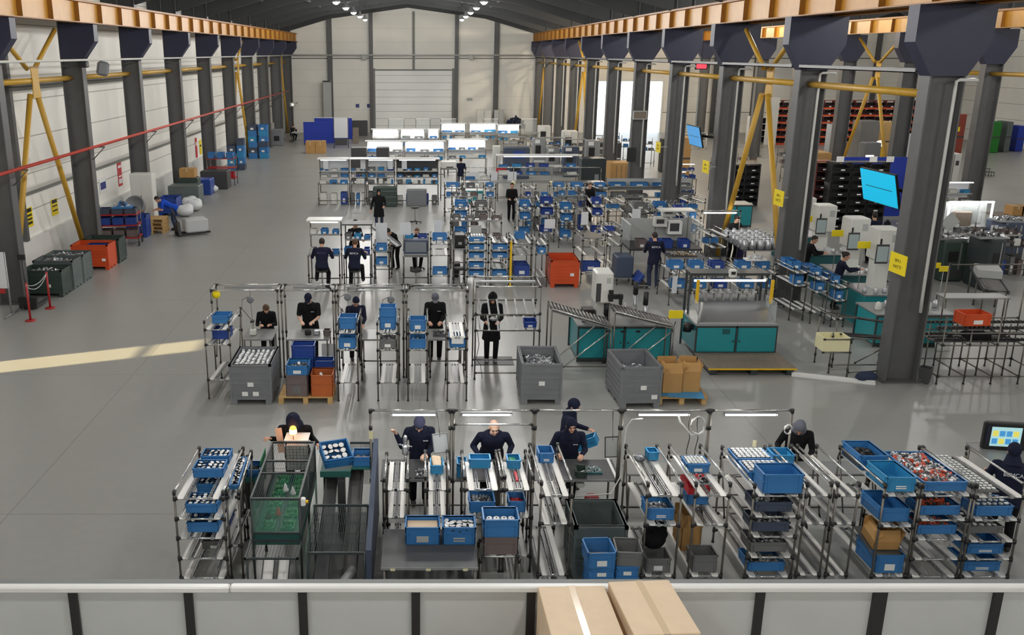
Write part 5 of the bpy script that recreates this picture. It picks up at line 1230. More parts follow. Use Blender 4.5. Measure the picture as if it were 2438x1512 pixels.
px_ = XD(728, 17.5, .1); pallet('wooden pallet carrying grey, blue and orange crates in the second row', (px_, 17.85, 0), 1.10, .8)
crate('tall grey crate on the pallet of mixed crates', (XD(708, 17.6, .4), 17.72, .146), (.46, .50, .46), 'crate_brown', card=1, cardm='crate_grey')
cx = XD(709, 17.6, .7); crate('blue crate of small parts on the tall grey crate', (cx, 17.72, .609), (.46, .50, .2), 'crate_blue', card=1); heap('small parts in the crate on the tall grey crate', (cx, 17.72, .62), .4, .44, .18, ['metal_part', 'wood_grey', 'dark_grey'], 90, .06, 97)
crate('deep blue crate standing on the parts crate of the mixed pallet', (XD(716, 17.8, 1), 18.02, .62), (.46, .3, .56), 'crate_deep_blue', tilt=R(-4), card=0) if False else None
crate('lower deep blue crate at the back of the mixed pallet', (XD(722, 18.1, .4), 18.17, .146), (.5, .3, .62), 'crate_deep_blue', card=0)
crate('upper deep blue crate at the back of the mixed pallet', (XD(722, 18.1, 1), 18.17, .77), (.48, .36, .30), 'crate_deep_blue', card=0)
oc = (XD(766, 17.5, .4), 17.72, .146); crate('orange crate with blue and white bags on the pallet', oc, (.46, .50, .46), 'orange_brown', card=0)
heap('crumpled blue and white bags in the orange crate', (oc[0], oc[1], oc[2]+.012), .40, .44, .40, ['crate_blue', 'paper', 'crate_blue'], 14, .16, 98, shape='box')
crate('deep blue crate with white papers behind the orange crate', (XD(772, 18.1, .4), 18.17, .146), (.42, .3, .58), 'crate_deep_blue', card=1)
sheet('white board leaning under the table of the man in the navy cap', (XD(783, 19.1, .55), 19.1, .45), .32, .6, 'paper', tilt=R(-6), name='white_board', cat='board')
cable('thin black cable hanging beside the hooded person', [(XD(1136, 19, 1), 19.0, 1.1), (XD(1140, 19, .7), 18.95, .8), (XD(1133, 19, .5), 18.93, .45), (XD(1143, 19, .3), 18.9, .35), (XD(1148, 19, .05), 18.95, .01)], .007, 'joint_black')
b = MB(); b.prism([(0, 0), (.9, 0), (.9, .6), (0, .6)], 2, 0, .012); o = b.build('floor_mat', 'dark_grey'); o.location = (XD(1130, 20, 0), 19.85, 0); tag(o, 'dark standing mat under the hooded person', 'mat')
# ================================================================ machines, bins and pallets in the middle of the second row
for (p0, p1, dy, n, sd_) in ((1242, 1334, 17.48, 'nearer the roller shelf', 5), (1471, 1563, 17.28, 'beside the open cartons', 6)):
    x = (XD(p0, dy)+XD(p1, dy))/2; pallet_bin('grey pallet bin of metal rings %s' % n, (x, dy+.5, 0), -.02 if sd_ == 5 else .05, .84, 1.2, .88, 'bin_grey', ((.05, .4), (.28, .2)) if sd_ == 6 else ((0, .42),))
    heap('metal rings in the grey pallet bin %s' % n, (x, dy+.5, .145), .70, 1.04, .62 if sd_ == 5 else .50, ['metal_part', 'metal_dark', 'aluminium'], 420 if sd_ == 5 else 200, .11, sd_, shape='disc', dome=.1 if sd_ == 5 else .35, base=.8, rz=-.02 if sd_ == 5 else .05)
x, y = G(1622, 962)[0], G(1622, 962)[1]; pallet('wooden pallet with open cartons beside the grey pallet bin', (x, y+.4, 0), 1.0, .85)
o = MB().box(-.52, .52, -.44, .44, 0, .012).build('pallet_board', 'cardboard'); o.location = (x+.02, y+.4, .146); o.rotation_euler = (0, 0, -.04); tag(o, 'brown board lying on the pallet with open cartons', 'board')
for q, (dx, dyy, rz) in enumerate(((-.08, .30, .2), (.1, .12, -.15))):
    o = MB().box(-.36, .36, -.22, .22, 0, .008).build('blue_bag', 'crate_sky'); o.location = (x+dx, y+dyy, .160+.009*q); o.rotation_euler = (0, 0, rz); tag(o, 'flat blue bag under the open cartons, %s' % ('upper' if q else 'lower'), 'bag')
carton('open brown carton with printed columns, nearer the pallet bin', (x-.17, y+.42, .178), (.40, .5, .42), opened=True, rz=.04); carton('open brown carton with printed columns, nearer the teal machine', (x+.25, y+.45, .178), (.36, .46, .44), opened=True, rz=-.06)
# the robot press station with two sloping roller beds
def teal_cabinet(label, x0, x1, y0, y1, h, doors=2, name='machine_cabinet', z0=.06, top='alu_matt'):
    c = thing(name, label, 'cabinet', ((x0+x1)/2, y0, 0)); w = x1-x0; l = y1-y0
    MB().box(-w/2+.03, w/2-.03, .012, l, z0, h).build('body', 'teal', c); b = MB()
    for x in (-w/2, w/2-.04): b.box(x, x+.04, -.004, .04, 0, h); b.box(x, x+.04, l-.04, l+.004, 0, h)
    b.box(-w/2+.04, w/2-.04, -.004, .04, z0-.03, z0+.03); b.box(-w/2+.04, w/2-.04, -.004, .04, h-.05, h)
    for k in range(1, doors): b.box(-w/2+w*k/doors-.02, -w/2+w*k/doors+.02, -.004, .03, z0, h)
    b.build('frame', 'cage_dark', c)
    for k in range(doors):
        d = MB().bbox((-w/2+w*(k+.5)/doors, .0, (z0+h)/2), (w/doors-.07, .024, h-z0-.10), .004).build('door', 'teal', c)
        MB().tube((-w/2+w*(k+.5)/doors+(w/doors*.42)*(1 if k % 2 == 0 else -1), -.025, h*.55), (-w/2+w*(k+.5)/doors+(w/doors*.42)*(1 if k % 2 == 0 else -1), -.012, h*.55), .02, 8).build('latch', 'joint_black', d)
    MB().box(-w/2-.02, w/2+.02, -.02, l+.02, h+.001, h+.03).build('top', top, c)
    return c
tx0, tx1 = G(1372, 862)[0], G(1594, 862)[0]; ty = G(1372, 862)[1]
tc1 = teal_cabinet('teal press cabinet under the white robot head between sloping roller beds', tx0, tx1, ty, ty+1.3, .86, 2, 'press_station')
for k in range(3): MB().box(-.45+.35*k, -.35+.35*k, -.018, -.012, .72, .77).build('vent', 'black', tc1)
rx = (1440-1482)/2175*21
MB().box(-.62, -.42, .3, .5, .89, 1.40).build('column', 'machine_white', tc1)
MB().bbox((-.50, .38, 1.74), (.40, .55, .74), .04).build('robot_housing', 'machine_white', tc1); MB().box(-.69, -.58, .098, .105, 1.42, 1.85).build('dark_screen', 'dark_grey', tc1); MB().box(-.46, -.36, .098, .105, 1.85, 1.98).build('rating_plate', 'paper_dim', tc1)
b = MB(); b.cbox((-.25, .08, 1.55), (.34, .1, .1)); b.cbox((-.14, .02, 1.5), (.06, .12, .24)); b.cbox((-.36, .04, 1.58), (.1, .06, .26)); b.build('arm_linkage', 'black', tc1)
b = MB(); b.tube((-.40, .2, 1.36), (-.40, .2, 1.08), .07, 10); b.tube((-.40, .2, 1.08), (-.40, .2, .9), .045, 10); b.build('spindle_drive', 'black', tc1)
for k, (x, z) in enumerate(((.32, 1.78), (.52, 1.58))):
    b = MB(); b.tube((x, .55-.2*k, .9), (x, .55-.2*k, z-.3), .05, 10, 0); b.tube((x, .55-.2*k, z-.3), (x, .55-.2*k, z), .06, 10, 1); b.build('press_cylinder', ['aluminium', 'black'], tc1)
b = MB(); b.tube((.05, .5, .95), (.1, .5, 1.3), .03, 8); b.cbox((.12, .48, 1.36), (.2, .08, .1), 0, Matrix.Rotation(R(-25), 4, 'Y')); b.cbox((.2, .4, 1.1), (.2, .2, .2)); b.build('clamp_unit', 'aluminium', tc1)
b = MB(); b.cbox((-.8, .5, .98), (.3, .5, .18)); b.cbox((-.8, .4, 1.13), (.26, .3, .12)); b.build('control_block', 'black', tc1)
b = MB(); b.path([(.92, .3, 1.0), (1.05, .2, 1.0), (1.0, .1, .85), (1.12, .1, .75), (1.18, .1, .95)], .012); b.build('lead', 'joint_black', tc1); MB().box(1.02, 1.34, .12, .16, 1.02, 1.20).build('yellow_tag', 'yellow_sign', tc1)
def bed(label, pa, pb, y0, wy, zs, m='roller_grey'):
    xa, xb = XD(pa, y0, zs[0]), XD(pb, y0, zs[1]); w = xb-xa
    c = thing('roller_bed', label, 'conveyor', (xa, y0, 0)); n = 16; b = MB()
    for i in range(n): b.tube((w*(i+.5)/n, .02, zs[0]+(zs[1]-zs[0])*(i+.5)/n), (w*(i+.5)/n, wy-.02, zs[0]+(zs[1]-zs[0])*(i+.5)/n), w/n*.42, 6, 0)
    b.build('roller', m, c)
    b = MB(); b.prism([(0, zs[0]-.07), (w, zs[1]-.07), (w, zs[1]-.045), (0, zs[0]-.045)], 1, .02, wy-.02); b.build('bed_plate', 'alu_matt', c)
    for y in (0, wy): rod('side_rail', c, (0, y, zs[0]), (w, y, zs[1]), .022, 'chrome' if y == 0 else 'joint_black', False)
    for y in (0, wy): put('leg', post_mesh(zs[0], [], .018), c, (0, y, 0)); put('leg', post_mesh(zs[1], [], .018), c, (w, y, 0))
    rod('brace', c, (w-.02, 0, zs[1]-.1), (w*.2, -.1, .14), .016, 'chrome'); rod('brace', c, (w*.9, wy, zs[1]-.08), (w*.15, wy-.1, .14), .016, 'chrome'); rod('foot_bar', c, (0, 0, .14), (w, 0, .14), .016, 'steel_tube')
    return c
bed('sloping roller bed on the aisle side of the teal press cabinet', 1314, 1456, 19.35, .62, (1.48, 1.08)); bed('sloping roller bed across the front of the teal press cabinet', 1465, 1605, 19.35, .62, (1.42, 1.08))
# teal test bench with a clear hood on a platform
mx0, mx1 = G(1672, 880)[0], G(1868, 880)[0]; my = 19.75
b = thing('low_platform', 'grey step platform with a yellow edge before the teal test bench', 'platform', ((mx0+mx1)/2+.05, my, 0)); w = mx1-mx0+.1
MB().box(-w/2, w/2, -.62, .5, .14, .17).build('deck', 'wood_grey', b); MB().box(-w/2, w/2, -.632, -.62, .138, .172).build('yellow_edge', 'yellow_guard', b)
for x in (-w/2+.06, -.02, w/2-.2): MB().box(x, x+.14, -.58, .45, 0, .14).build('bearer', 'cage_dark', b)
tb2 = teal_cabinet('teal two door test bench with clear hood and yellow guard posts', XD(1664, 20, .6), XD(1861, 20, .6), my+.51, my+1.75, .82, 2, 'test_bench', .15)
w = XD(1861, 20, .6)-XD(1664, 20, .6)
MB().box(-w/2, w/2, .02, 1.2, .851, .87).build('steel_worktop', 'aluminium', tb2); b = MB(); b.prism([(.06, .89), (.75, 1.22), (.75, 1.20), (.06, .87)], 0, -w/2+.1, w/2-.1); b.build('sloped_plate', 'aluminium', tb2)
b = MB()
for x in (-w/2+.02, w/2-.06):
    for y in (.85, 1.2): b.box(x, x+.05, y, y+.05, .87, 1.82)
b.box(-w/2+.02, w/2-.01, .80, 1.28, 1.82, 1.88); b.build('hood_frame', 'cage_dark', tb2)
MB().box(-w/2+.1, w/2-.1, .78, .80, 1.68, 1.73).build('lamp_bar', 'tube_dim', tb2); MB().bbox((.05, .80, 1.88), (.18, .12, .2), .03).build('camera_unit', 'machine_white', tb2); MB().box(.0, .1, .733, .739, 1.86, 1.93).build('camera_screen', 'black', tb2)
MB().lathe([(.05, 0), (.05, .01)], 12, 0, Matrix.Translation((w/2-.09, .84, 1.72)) @ Matrix.Rotation(R(90), 4, 'X')).build('dial', 'paper', tb2)
for x in (-w/2+.12, w/2-.03): MB().box(x-.03, x+.03, .5, .56, 1.22, 1.78).build('guard_post', 'yellow_guard', tb2)
for k in range(7):
    b = MB(); x = -w/2+.35+k*(w-.7)/6; b.cbox((x, .95, 1.26), (.12, .1, .16)); b.tube((x, .95, 1.34), (x+.05, .9, 1.46), .02, 6); b.cbox((x+.04, .88, 1.40), (.1, .06, .05)); b.tube((x, .95, 1.2), (x, .95, .87), .015, 6); b.build('test_head', 'metal_part', tb2)
for x in (-w/2+.04, w/2-.05): MB().box(x, x+.008, .1, .9, .87, 1.35).build('hood_pane', 'glass', tb2)
MB().path([(-w/2+.05, .03, .88), (-w/2+.05, -.0, 1.05), (-w/2+.08, .0, 1.2), (-w/2+.08, .0, 1.38)], .03, 8).build('white_pipe', 'pipe_white', tb2)
MB().box(-.34, -.16, -.016, -.012, .62, .75).build('print_panel', 'teal_dark', tb2)
MB().tube((-w/2-.12, .3, .6), (-w/2-.12, .3, .8), .1, 10).build('motor', 'black', tb2); MB().box(-w/2-.1, -w/2+.04, .26, .34, .64, .76).build('motor_mount', 'black', tb2)
# white strip on the floor, cream bin rack, empty rack by the column, small bin
x0, y0 = G(1884, 893); x1, y1 = G(2083, 914); o = MB(); L = math.hypot(x1-x0, y1-y0)
for q in range(3): o.box(0, L, -.09+.065*q, -.035+.065*q, 0, .05+.02*(q == 1))
o = o.build('cable_duct', 'rail_white'); o.location = (x0, y0, 0); o.rotation_euler = (0, 0, math.atan2(y1-y0, x1-x0)); tag(o, 'white ribbed duct lying on the floor before the great column', 'duct')
bx0, by = G(1968, 890)[0]-.25, 19.3
br = thing('bin_rack', 'tube rack with a cream bin on its end beside the great column', 'rack', (bx0, by, 0))
for x, y, z in ((.3, .0, .95), (.55, -.35, .95), (1.75, .0, .8), (.3, .75, 1.25), (.55, .4, 1.25), (1.75, .7, 1.0)): put('post', post_mesh(z, [.2, z-.1], .017), br, (x, y, 0))
for a, b_ in (((.55, .4, 1.22), (1.75, .7, .98)), ((.3, .75, 1.22), (1.75, .72, 1.0)), ((.3, .75, 1.22), (.55, .4, 1.22)), ((.55, -.35, .92), (1.75, .0, .78)), ((.3, 0, .2), (1.75, 0, .2)), ((.55, -.35, .14), (1.5, -.2, .14)), ((1.7, .0, .75), (.9, .1, .2))): rod('rail', br, a, b_, .016, 'steel_tube')
for q in range(3): rod('roller_rail', br, (.36+.06*q, .66-.08*q, 1.24), (1.75, .71-.08*q, 1.0), .014, 'joint_black', False); rod('roller_rail', br, (.4+.05*q, .1-.1*q, .92), (1.75, .3-.1*q, .76), .02, 'joint_black', False)
b = MB(); b.box(-.06, .5, -.38, .04, .64, .66)
for a in ((-.06, -.38, -.06, .04), (.5, -.38, .5, .04)): b.box(a[0]-.008, a[0]+.008, a[1], a[3], .64, .95)
for y in (-.38, .04): b.box(-.06, .5, y-.008, y+.008, .64, .95)
b.build('cream_bin', 'cream', br); rod('bin_rail', br, (-.08, -.40, .92), (.55, -.40, .92), .016, 'steel_tube'); rod('bin_rail', br, (-.08, -.40, .62), (.55, -.40, .62), .016, 'steel_tube')
sb = thing('small_floor_bin', 'small dark grey bin on the floor at the foot of the great column', 'bin', (G(2203, 917)[0]+.05, G(2203, 917)[1]+.15, 0)); b = MB(); b.lathe([(.13, 0), (.16, .36), (.145, .36), (.12, .02)], 4, 0, None, False); b.build('drum', 'dark_grey', sb)
b = MB().ball((0, 0, 0), 1, 12, 0, (.5, .14, .3)).build('blue_sheeting', 'jeans'); b.location = (9.72, 18.75, .12); b.scale = (.5, .8, .4); tag(b, 'crumpled blue sheeting on the floor against the great column', 'sheet')
er = thing('empty_rack', 'empty tube rack with an orange crate beyond the great column', 'rack', (XD(2215, 19.0, .6), 18.6, 0)); w = XD(2470, 19.0, .6)-XD(2215, 19, .6)
for k in range(5):
    for y, z in ((0, 1.5 if k in (0, 2, 4) else 1.2), (.55, 1.2), (1.2, 2.4 if k in (1, 4) else 1.3)): put('post', post_mesh(z, [.18, .9], .016), er, (w*k/4, y, 0))
for z in (.18, .88, 1.15):
    for y in (0, 1.2): rod('rail', er, (0, y, z), (w, y, z), .016, 'steel_tube')
for k in range(5):
    for z in (.18, .88): rod('side_rail', er, (w*k/4, 0, z), (w*k/4, 1.2, z), .016, 'steel_tube')
for z, y in ((1.17, .3), (1.17, .75), (.9, .3), (.9, .75)):
    b = MB(); b.box(0, w, y-.06, y+.06, z, z+.02)
    for i in range(24): b.tube((w*(i+.5)/24, y-.05, z+.03), (w*(i+.5)/24, y+.05, z+.03), .022, 6)
    b.build('roller_strip', 'joint_black', er)
rod('top_rail', er, (w/4, 1.2, 2.38), (w, 1.2, 2.38), .016, 'steel_tube'); MB().box(0, w*.8, .35, 1.1, .84, .86).build('shelf', 'dark_grey', er)
crate('orange crate with a white label upside down on the empty rack', (er.location.x+.85, 19.1, 1.225), (.60, .44, .26), 'orange', rz=.05, card=1)
o = MB().bbox((0, 0, .06), (.5, .35, .12), .05).build('black_bundle', 'black_cloth'); o.location = (er.location.x+.9, 18.95, .945); tag(o, 'black folded bundle on the lower level of the empty rack', 'bundle')
# ================================================================ third row and beyond
def block(label, cat, name, px0, px1, py0, py1, d, depth, m, b=.01, floor=True, parts=None, group=None, z0=None):
    # a chamfered body whose front stands d metres into the hall and covers that part of the photograph
    xa, za = XZ(px0, py1, d); xb, zb = XZ(px1, py0, d)
    if z0 is not None: za = z0
    elif floor and abs(za) < .35: za = 0
    w, h = xb-xa, zb-za
    if not parts:
        o = MB().bbox((0, depth/2, h/2), (w, depth, h), b).build(name, m); o.location = ((xa+xb)/2, d, za); return tag(o, label, cat, group)
    c = thing(name, label, cat, ((xa+xb)/2, d, za), 0, group); MB().bbox((0, depth/2, h/2), (w, depth, h), b).build('body', m, c)
    for pn, u0, u1, v0, v1, pm in parts: MB().box(-w/2+u0*w, -w/2+u1*w, -.012, .002, v0*h, v1*h).build(pn, pm, c)
    return c
def bench(label, short, p0, p1, d, depth=.8, tz=.95, H=1.95, shelves=((1.45, .45),), roof='alu_matt', lamp=None, back=None, per=3, seed=1, crates=True, m='table_grey', low=False, extras=0, tcr=True, mcs=('crate_blue', 'crate_blue', 'crate_sky', 'machine_white', 'crate_deep_blue', 'crate_grey', 'machine_white')):
    x0, x1 = XD(p0, d, tz), XD(p1, d, tz); w = x1-x0; rnd = random.Random(seed)
    c = thing('workstation', label, 'workstation', ((x0+x1)/2, d, 0))
    MB().box(-w/2, w/2, .0, depth, tz-.03, tz).build('table_top', m, c)
    for sx in (-1, 1):
        put('post', post_mesh(tz-.03, [.3], .02), c, (sx*(w/2-.03), .03, 0)); put('post', post_mesh(H, [tz, 1.4], .02), c, (sx*(w/2-.03), depth-.03, 0))
    rod('foot_bar', c, (-w/2+.03, .03, .2), (w/2-.03, .03, .2), .018, 'steel_tube', False)
    if roof: MB().box(-w/2-.03, w/2+.03, depth*.35, depth+.02, H, H+.04).build('roof_panel', roof, c)
    if back: MB().box(-w/2+.05, w/2-.05, depth-.02, depth-.005, tz+.2, H-.05).build('back_panel', back, c)
    if lamp:
        q = MB().box(-w*.42, w*.42, depth*.45, depth*.45+.07, H-.06, H-.02).build('lamp', lamp, c)
    for sz, sd in shelves:
        s_ = MB().box(-w/2+.04, w/2-.04, depth-sd, depth-.03, sz-.02, sz).build('shelf', 'alu_matt', c); MB().box(-w/2+.04, w/2-.04, depth-sd-.012, depth-sd-.002, sz-.03, sz+.02).build('shelf_lip', 'chrome', s_)
    if crates:
        lv = ([(tz, .08, 'table of')] if tcr else []) + [(sz, depth-sd+.02, ('lower' if i == 0 and len(shelves) > 1 else 'upper')+' shelf of') for i, (sz, sd) in enumerate(shelves)] + ([(.02, .1, 'floor under')] if low else [])
        for sz, sy, nm in lv:
            n = max(1, int(w/.42)) if per == 0 else per
            for k in range(n):
                cw = w/n*rnd.uniform(.60, .80); hh = rnd.uniform(.10, .18)*(3.4 if sz < .1 else 1); cl = round(min(.32, dict((q_, r_-.07) for q_, r_ in shelves).get(sz, .42)), 2) if sz > tz else .42; mm = rnd.choice(mcs)
                crate('%s crate on the %s %s, %s from the aisle' % (mm.split('_')[1] if mm != 'crate_deep_blue' else 'deep blue', nm, short, ORD[k]), ((x0+x1)/2-w/2+(k+.5)*w/n, d+sy+cl/2, sz+.002), (round(cw, 2), cl, round(hh, 2)), mm, card=1 if rnd.random() < .6 else 0)
    if extras:
        for q in range(extras):
            x = (x0+x1)/2-w/2+w*(q+.5)/extras+rnd.uniform(-.08, .08); k = rnd.randrange(4); nm = ('white card', 'dark tool unit', 'pale instrument', 'coiled hose')[k]; y_ = d+depth-.07 if k == 0 else d+.12
            if k == 0: o = MB().box(-.11, .11, -.01, .01, 0, rnd.uniform(.28, .42)).build('white_card', 'board_white'); zz = tz+.19
            elif k == 1: o = MB().bbox((0, 0, .09), (.14, .12, .18), .02).build('tool_unit', 'dark_grey'); zz = tz
            elif k == 2: o = MB().bbox((0, 0, .12), (.2, .1, .24), .02).build('instrument', 'machine_white'); zz = tz
            else: o = MB().path([(.09*math.cos(a), .09*math.sin(a), .015+.004*a) for a in [i*.7 for i in range(22)]], .012).build('hose', 'dark_grey'); zz = tz
            o.location = (x, y_ if k else d+depth-.032, zz+.001); tag(o, '%s on the %s, %s along' % (nm, short, ORD[q]), nm.split()[-1])
    return c
def far_rack(label, short, p0, p1, d, L=1.0, zf=1.5, lv=(1.35, 1.0, .3), dd=.04, crates=((0, .2), (1, .2)), fine=False, h=.16, m='crate_blue', rz=0.0, style='slide'):
    r = flow_rack(label, XD(p0, d, zf), XD(p1, d, zf), d, L, zf, zf-dd, [(a, a-dd) for a in lv], style, fine=False, brace=False, rz=rz)
    nm = ['top', 'second', 'third', 'fourth', 'fifth']; seen_ = set()
    for k, t in crates:
        l, a = on_lane(r, k, t+.08); w_ = 'rear ' if k in seen_ else ''; seen_.add(k); crate('%s%s crate on the %s lane of the %s' % (w_, {'crate_blue': 'blue', 'crate_deep_blue': 'deep blue', 'crate_grey': 'grey', 'black': 'black', 'crate_brown': 'brown'}[m], nm[k], short), l, (round(r.w-.1, 2), .36, h), m, rz=rz, tilt=a if not rz else 0, card=1 if t < .5 else 0)
    return r
# ---- third row
bench('aisle end workstation with a white lamp roof where a person sits', 'white roof bench', 731, 810, 27.4, .9, .93, 1.92, ((1.5, .5),), 'machine_white', 'tube_dim', None, 3, 1)
bench('workstation with labelled blue crates where the second person sits', 'labelled crate bench', 816, 884, 27.5, .9, .93, 1.78, ((1.32, .5),), 'dark_grey', None, None, 3, 2)
st1 = (XD(768, 27.0, .7), 26.82, 0); stool('black swivel stool under the seated person nearer the aisle', st1, .62)
person('person in navy sitting with the back turned at the aisle end workstation', (st1[0], 26.80, 0), math.pi, 1.74, 14, (14, 0), {-1: (-.26, -.42, 1.0), 1: (.26, -.42, 1.0)}, sit=.62, gear=('hair', 'hair_dark'), back='purple_ink', wide=1.12, vox=.010, face=False, feet={-1: (-.16, -.12, .09), 1: (.2, -.36, .25)})
st2 = (XD(845, 27.0, .7), 26.82, 0); stool('black swivel stool under the seated person with brown hair', st2, .62)
person('person with brown hair sitting with white letters on a navy back', (st2[0], 26.80, 0), math.pi-.1, 1.70, 14, (10, 0), {-1: (-.26, -.42, 1.0), 1: (.26, -.42, 1.0)}, sit=.62, gear=('hair', 'hair_brown'), back='white_ink', wide=1.1, vox=.010, face=False, feet={-1: (-.2, -.36, .25), 1: (.16, -.2, .15)})
person('man with a dark cap looking aside behind the labelled crate workstation', (XD(843, 29.3, 1.3), 29.3, 0), .5, 1.70, 6, (8, 30), {-1: (-.18, -.36, 1.05), 1: (.14, -.38, 1.05)}, top='black_cloth', gear=('beanie', 'black_cloth'), vox=.010)
far_rack('narrow rack of two blue crates beside the seated person with brown hair', 'narrow two crate rack', 890, 925, 27.3, .9, 1.30, (1.05, .62), .04, ((0, .1), (1, .1)), h=.2)
sheet('white board standing behind the narrow blue crate rack', (XD(908, 28.4, 1.3), 28.45, 1.32), .36, .85, 'board_white', name='white_board', cat='board')
c = table('low trestle holding the white board and the sloping conveyor', XD(888, 28.5, .9), XD(935, 28.5, .9), 28.3, 28.9, .89, 'dark_grey')
o = MB(); o.box(-.12, .12, 0, 1.1, 0, .03); o.box(-.13, -.11, 0, 1.1, .03, .06); o.box(.11, .13, 0, 1.1, .03, .06); o = o.build('belt_conveyor', 'alu_matt'); o.location = (XD(890, 28.9, 1.2), 29.0, 1.62); o.rotation_euler = (R(-28), 0, R(-125)); tag(o, 'short sloping conveyor leading from the white board to the bending person', 'conveyor'); o.location.z = 1.50
person('person in black bending beside the pale panel of the third row', (XD(941, 29.5, 1.2), 29.6, 0), -.5, 1.62, 42, (10, -10), {-1: (-.05, -.62, .95), 1: (.2, -.55, .95)}, top='black_cloth', gear=('hair', 'hair_dark'), vox=.010)
person('woman with long brown hair sitting with a hand at her chin', (XD(992, 29.4, 1.2), 29.45, 0), .1, 1.60, 10, (6, 0), {-1: (-.05, -.20, 1.26), 1: (.22, -.34, .98)}, sit=.55, gear=('long', 'hair_brown'), vox=.010)
stool('black swivel stool under the woman with long brown hair', (XD(992, 29.4, .6), 29.45, 0), .55)
bench('workstation with a glass fronted box and four labelled crates', 'glass box bench', 958, 1022, 27.5, .9, .88, 1.34, ((1.30, .45),), None, None, None, 2, 3, tcr=False)
MB_ = block('dark glass fronted box on the glass box workstation', 'box', 'inspection_box', 962, 1018, 572, 604, 27.55, .35, 'panel_slate', parts=[('pane', .06, .94, .25, .9, 'glass'), ('sill', .02, .98, .02, .12, 'aluminium')], z0=.885)
sheet('pale square panel standing over the four labelled crates', (XD(965, 28.0, 1.7), 28.15, 1.62), .34, .40, 'board_white', name='white_board', cat='board'); 
stool('black swivel stool in front of the glass box workstation', (XD(990, 26.9, .5), 27.0, 0), .58)
far_rack('tall white lane rack with a blue crate of one white part', 'tall white lane rack', 1026, 1070, 27.3, 1.2, 1.50, (1.30, .95, .30), .05, ((0, .45), (2, .1)), h=.2)
sheet('white board fixed over the tall white lane rack', (XD(1043, 28.6, 1.9), 28.52, 1.62), .24, .42, 'board_white', name='white_board', cat='board')
block('black machine box beside the tall white lane rack', 'machine', 'control_cabinet', 1083, 1107, 560, 590, 27.6, .5, 'black', .02, parts=[('dial', .35, .7, .25, .45, 'aluminium')], floor=False); table('small dark table under the black machine box', XD(1078, 27.5, .9), XD(1110, 27.5, .9), 27.5, 28.2, XZ(1090, 590, 27.6)[1]-.005, 'dark_grey')
stool('black swivel stool between the tall lane rack and the five level rack', (XD(1094, 27.1, .5), 27.1, 0), .62); block('dark chest on the floor behind the stool by the five level rack', 'box', 'storage_box', 1078, 1096, 628, 655, 28.4, .4, 'black', .02)
for p0, p1, s_, mm in ((1113, 1158, 'five level rack topped by a crate of silver tubes', 'crate_blue'), (1170, 1214, 'five level rack with a yellow edge post', 'crate_blue')):
    far_rack(s_, 'silver tube rack' if p0 == 1113 else 'yellow post rack', p0, p1, 27.3, 1.1, 1.48, (1.34, 1.10, .84, .54, .28), .05, ((0, .15), (1, .1), (2, .1), (3, .1), (4, .1)) if p0 == 1113 else ((1, .1), (2, .1), (4, .1)), h=.13, m=mm)
for k in range(5):
    o = MB().tube((0, -.15, 0), (0, .15, 0), .032, 10).build('silver_tube', 'cap_white'); o.location = (XD(1136, 27.5, 1.5)-.16+.08*k, 27.56, 1.52); tag(o, 'silver tube in the top crate of the five level rack', 'tube', 'silver tubes on the five level rack')
o = MB().box(-.03, .03, -.03, .03, 0, .5).build('yellow_post', 'yellow_guard'); o.location = (XD(1217, 27.25, 1.2), 27.27, .9); tag(o, 'yellow edge post beside the five level rack', 'post'); o.scale = (1, 1, 2.0); o.location.z = .0+.2; o.location.z = 0; o.scale.z = 2.8
bench('long grey back bench behind the five level racks', 'back bench', 1072, 1200, 29.6, .8, 1.0, 1.72, ((1.55, .4),), None, None, None, 4, 5, mcs=('crate_grey', 'crate_brown', 'crate_blue', 'crate_grey'))
sheet('pale grey board standing on the long grey back bench', (XD(1134, 29.6, 1.2), 29.75, 1.22), .36, .42, 'paper_dim', name='white_board', cat='board')
far_rack('flow rack with deep blue crates on the floor beside the orange bin', 'orange bin side rack', 1222, 1268, 27.4, 1.4, 1.42, (1.30, .95, .25), .05, ((2, .05), (2, .45)), h=.3, m='crate_deep_blue')
crate('blue crate with a white bag on top of the deep blue floor crate rack', (XD(1238, 28.0, 1.5), 28.1, 1.335), (.32, .36, .18), 'crate_blue', card=0)
r_ = far_rack('flow rack with a blue crate of bright parts beside the orange bin', 'bright part rack', 1277, 1305, 27.2, 1.2, 1.45, (1.30, 1.0, .3), .05, ((1, .05),), h=.18)
l, a = on_lane(r_, 1, .13); heap('bright white parts in the crate of the bright part rack', (l[0], l[1], l[2]+.012), r_.w-.18, .28, .17, ['cap_white', 'aluminium', 'dark_grey'], 40, .07, 33)
pallet_bin('orange steel bin on feet in front of the third row', (XD(1345, 27.05, .4), 27.05+.6, 0), 0, .88, 1.2, .84, 'orange', ((.22, .36),))
r_ = far_rack('rack with a grey chute sheet behind the orange bin', 'grey chute rack', 1388, 1442, 27.6, 1.5, 1.55, (1.36, .9, .3), .06, ((2, .2),), h=.28, m='crate_deep_blue')
o = MB().box(-.3, .3, -.6, .6, 0, .01).build('chute_sheet', 'roller_grey'); l, a = on_lane(r_, 0, .45, .045); o.location = l; o.rotation_euler = (a, 0, 0); tag(o, 'grey ribbed sheet lying on the chute rack', 'sheet')
far_rack('white lane rack leaning past the grey chute rack', 'leaning white lane rack', 1447, 1481, 28.3, 1.6, 1.55, (1.36, 1.05, .3), .06, ((0, .5),), h=.12, m='crate_deep_blue')
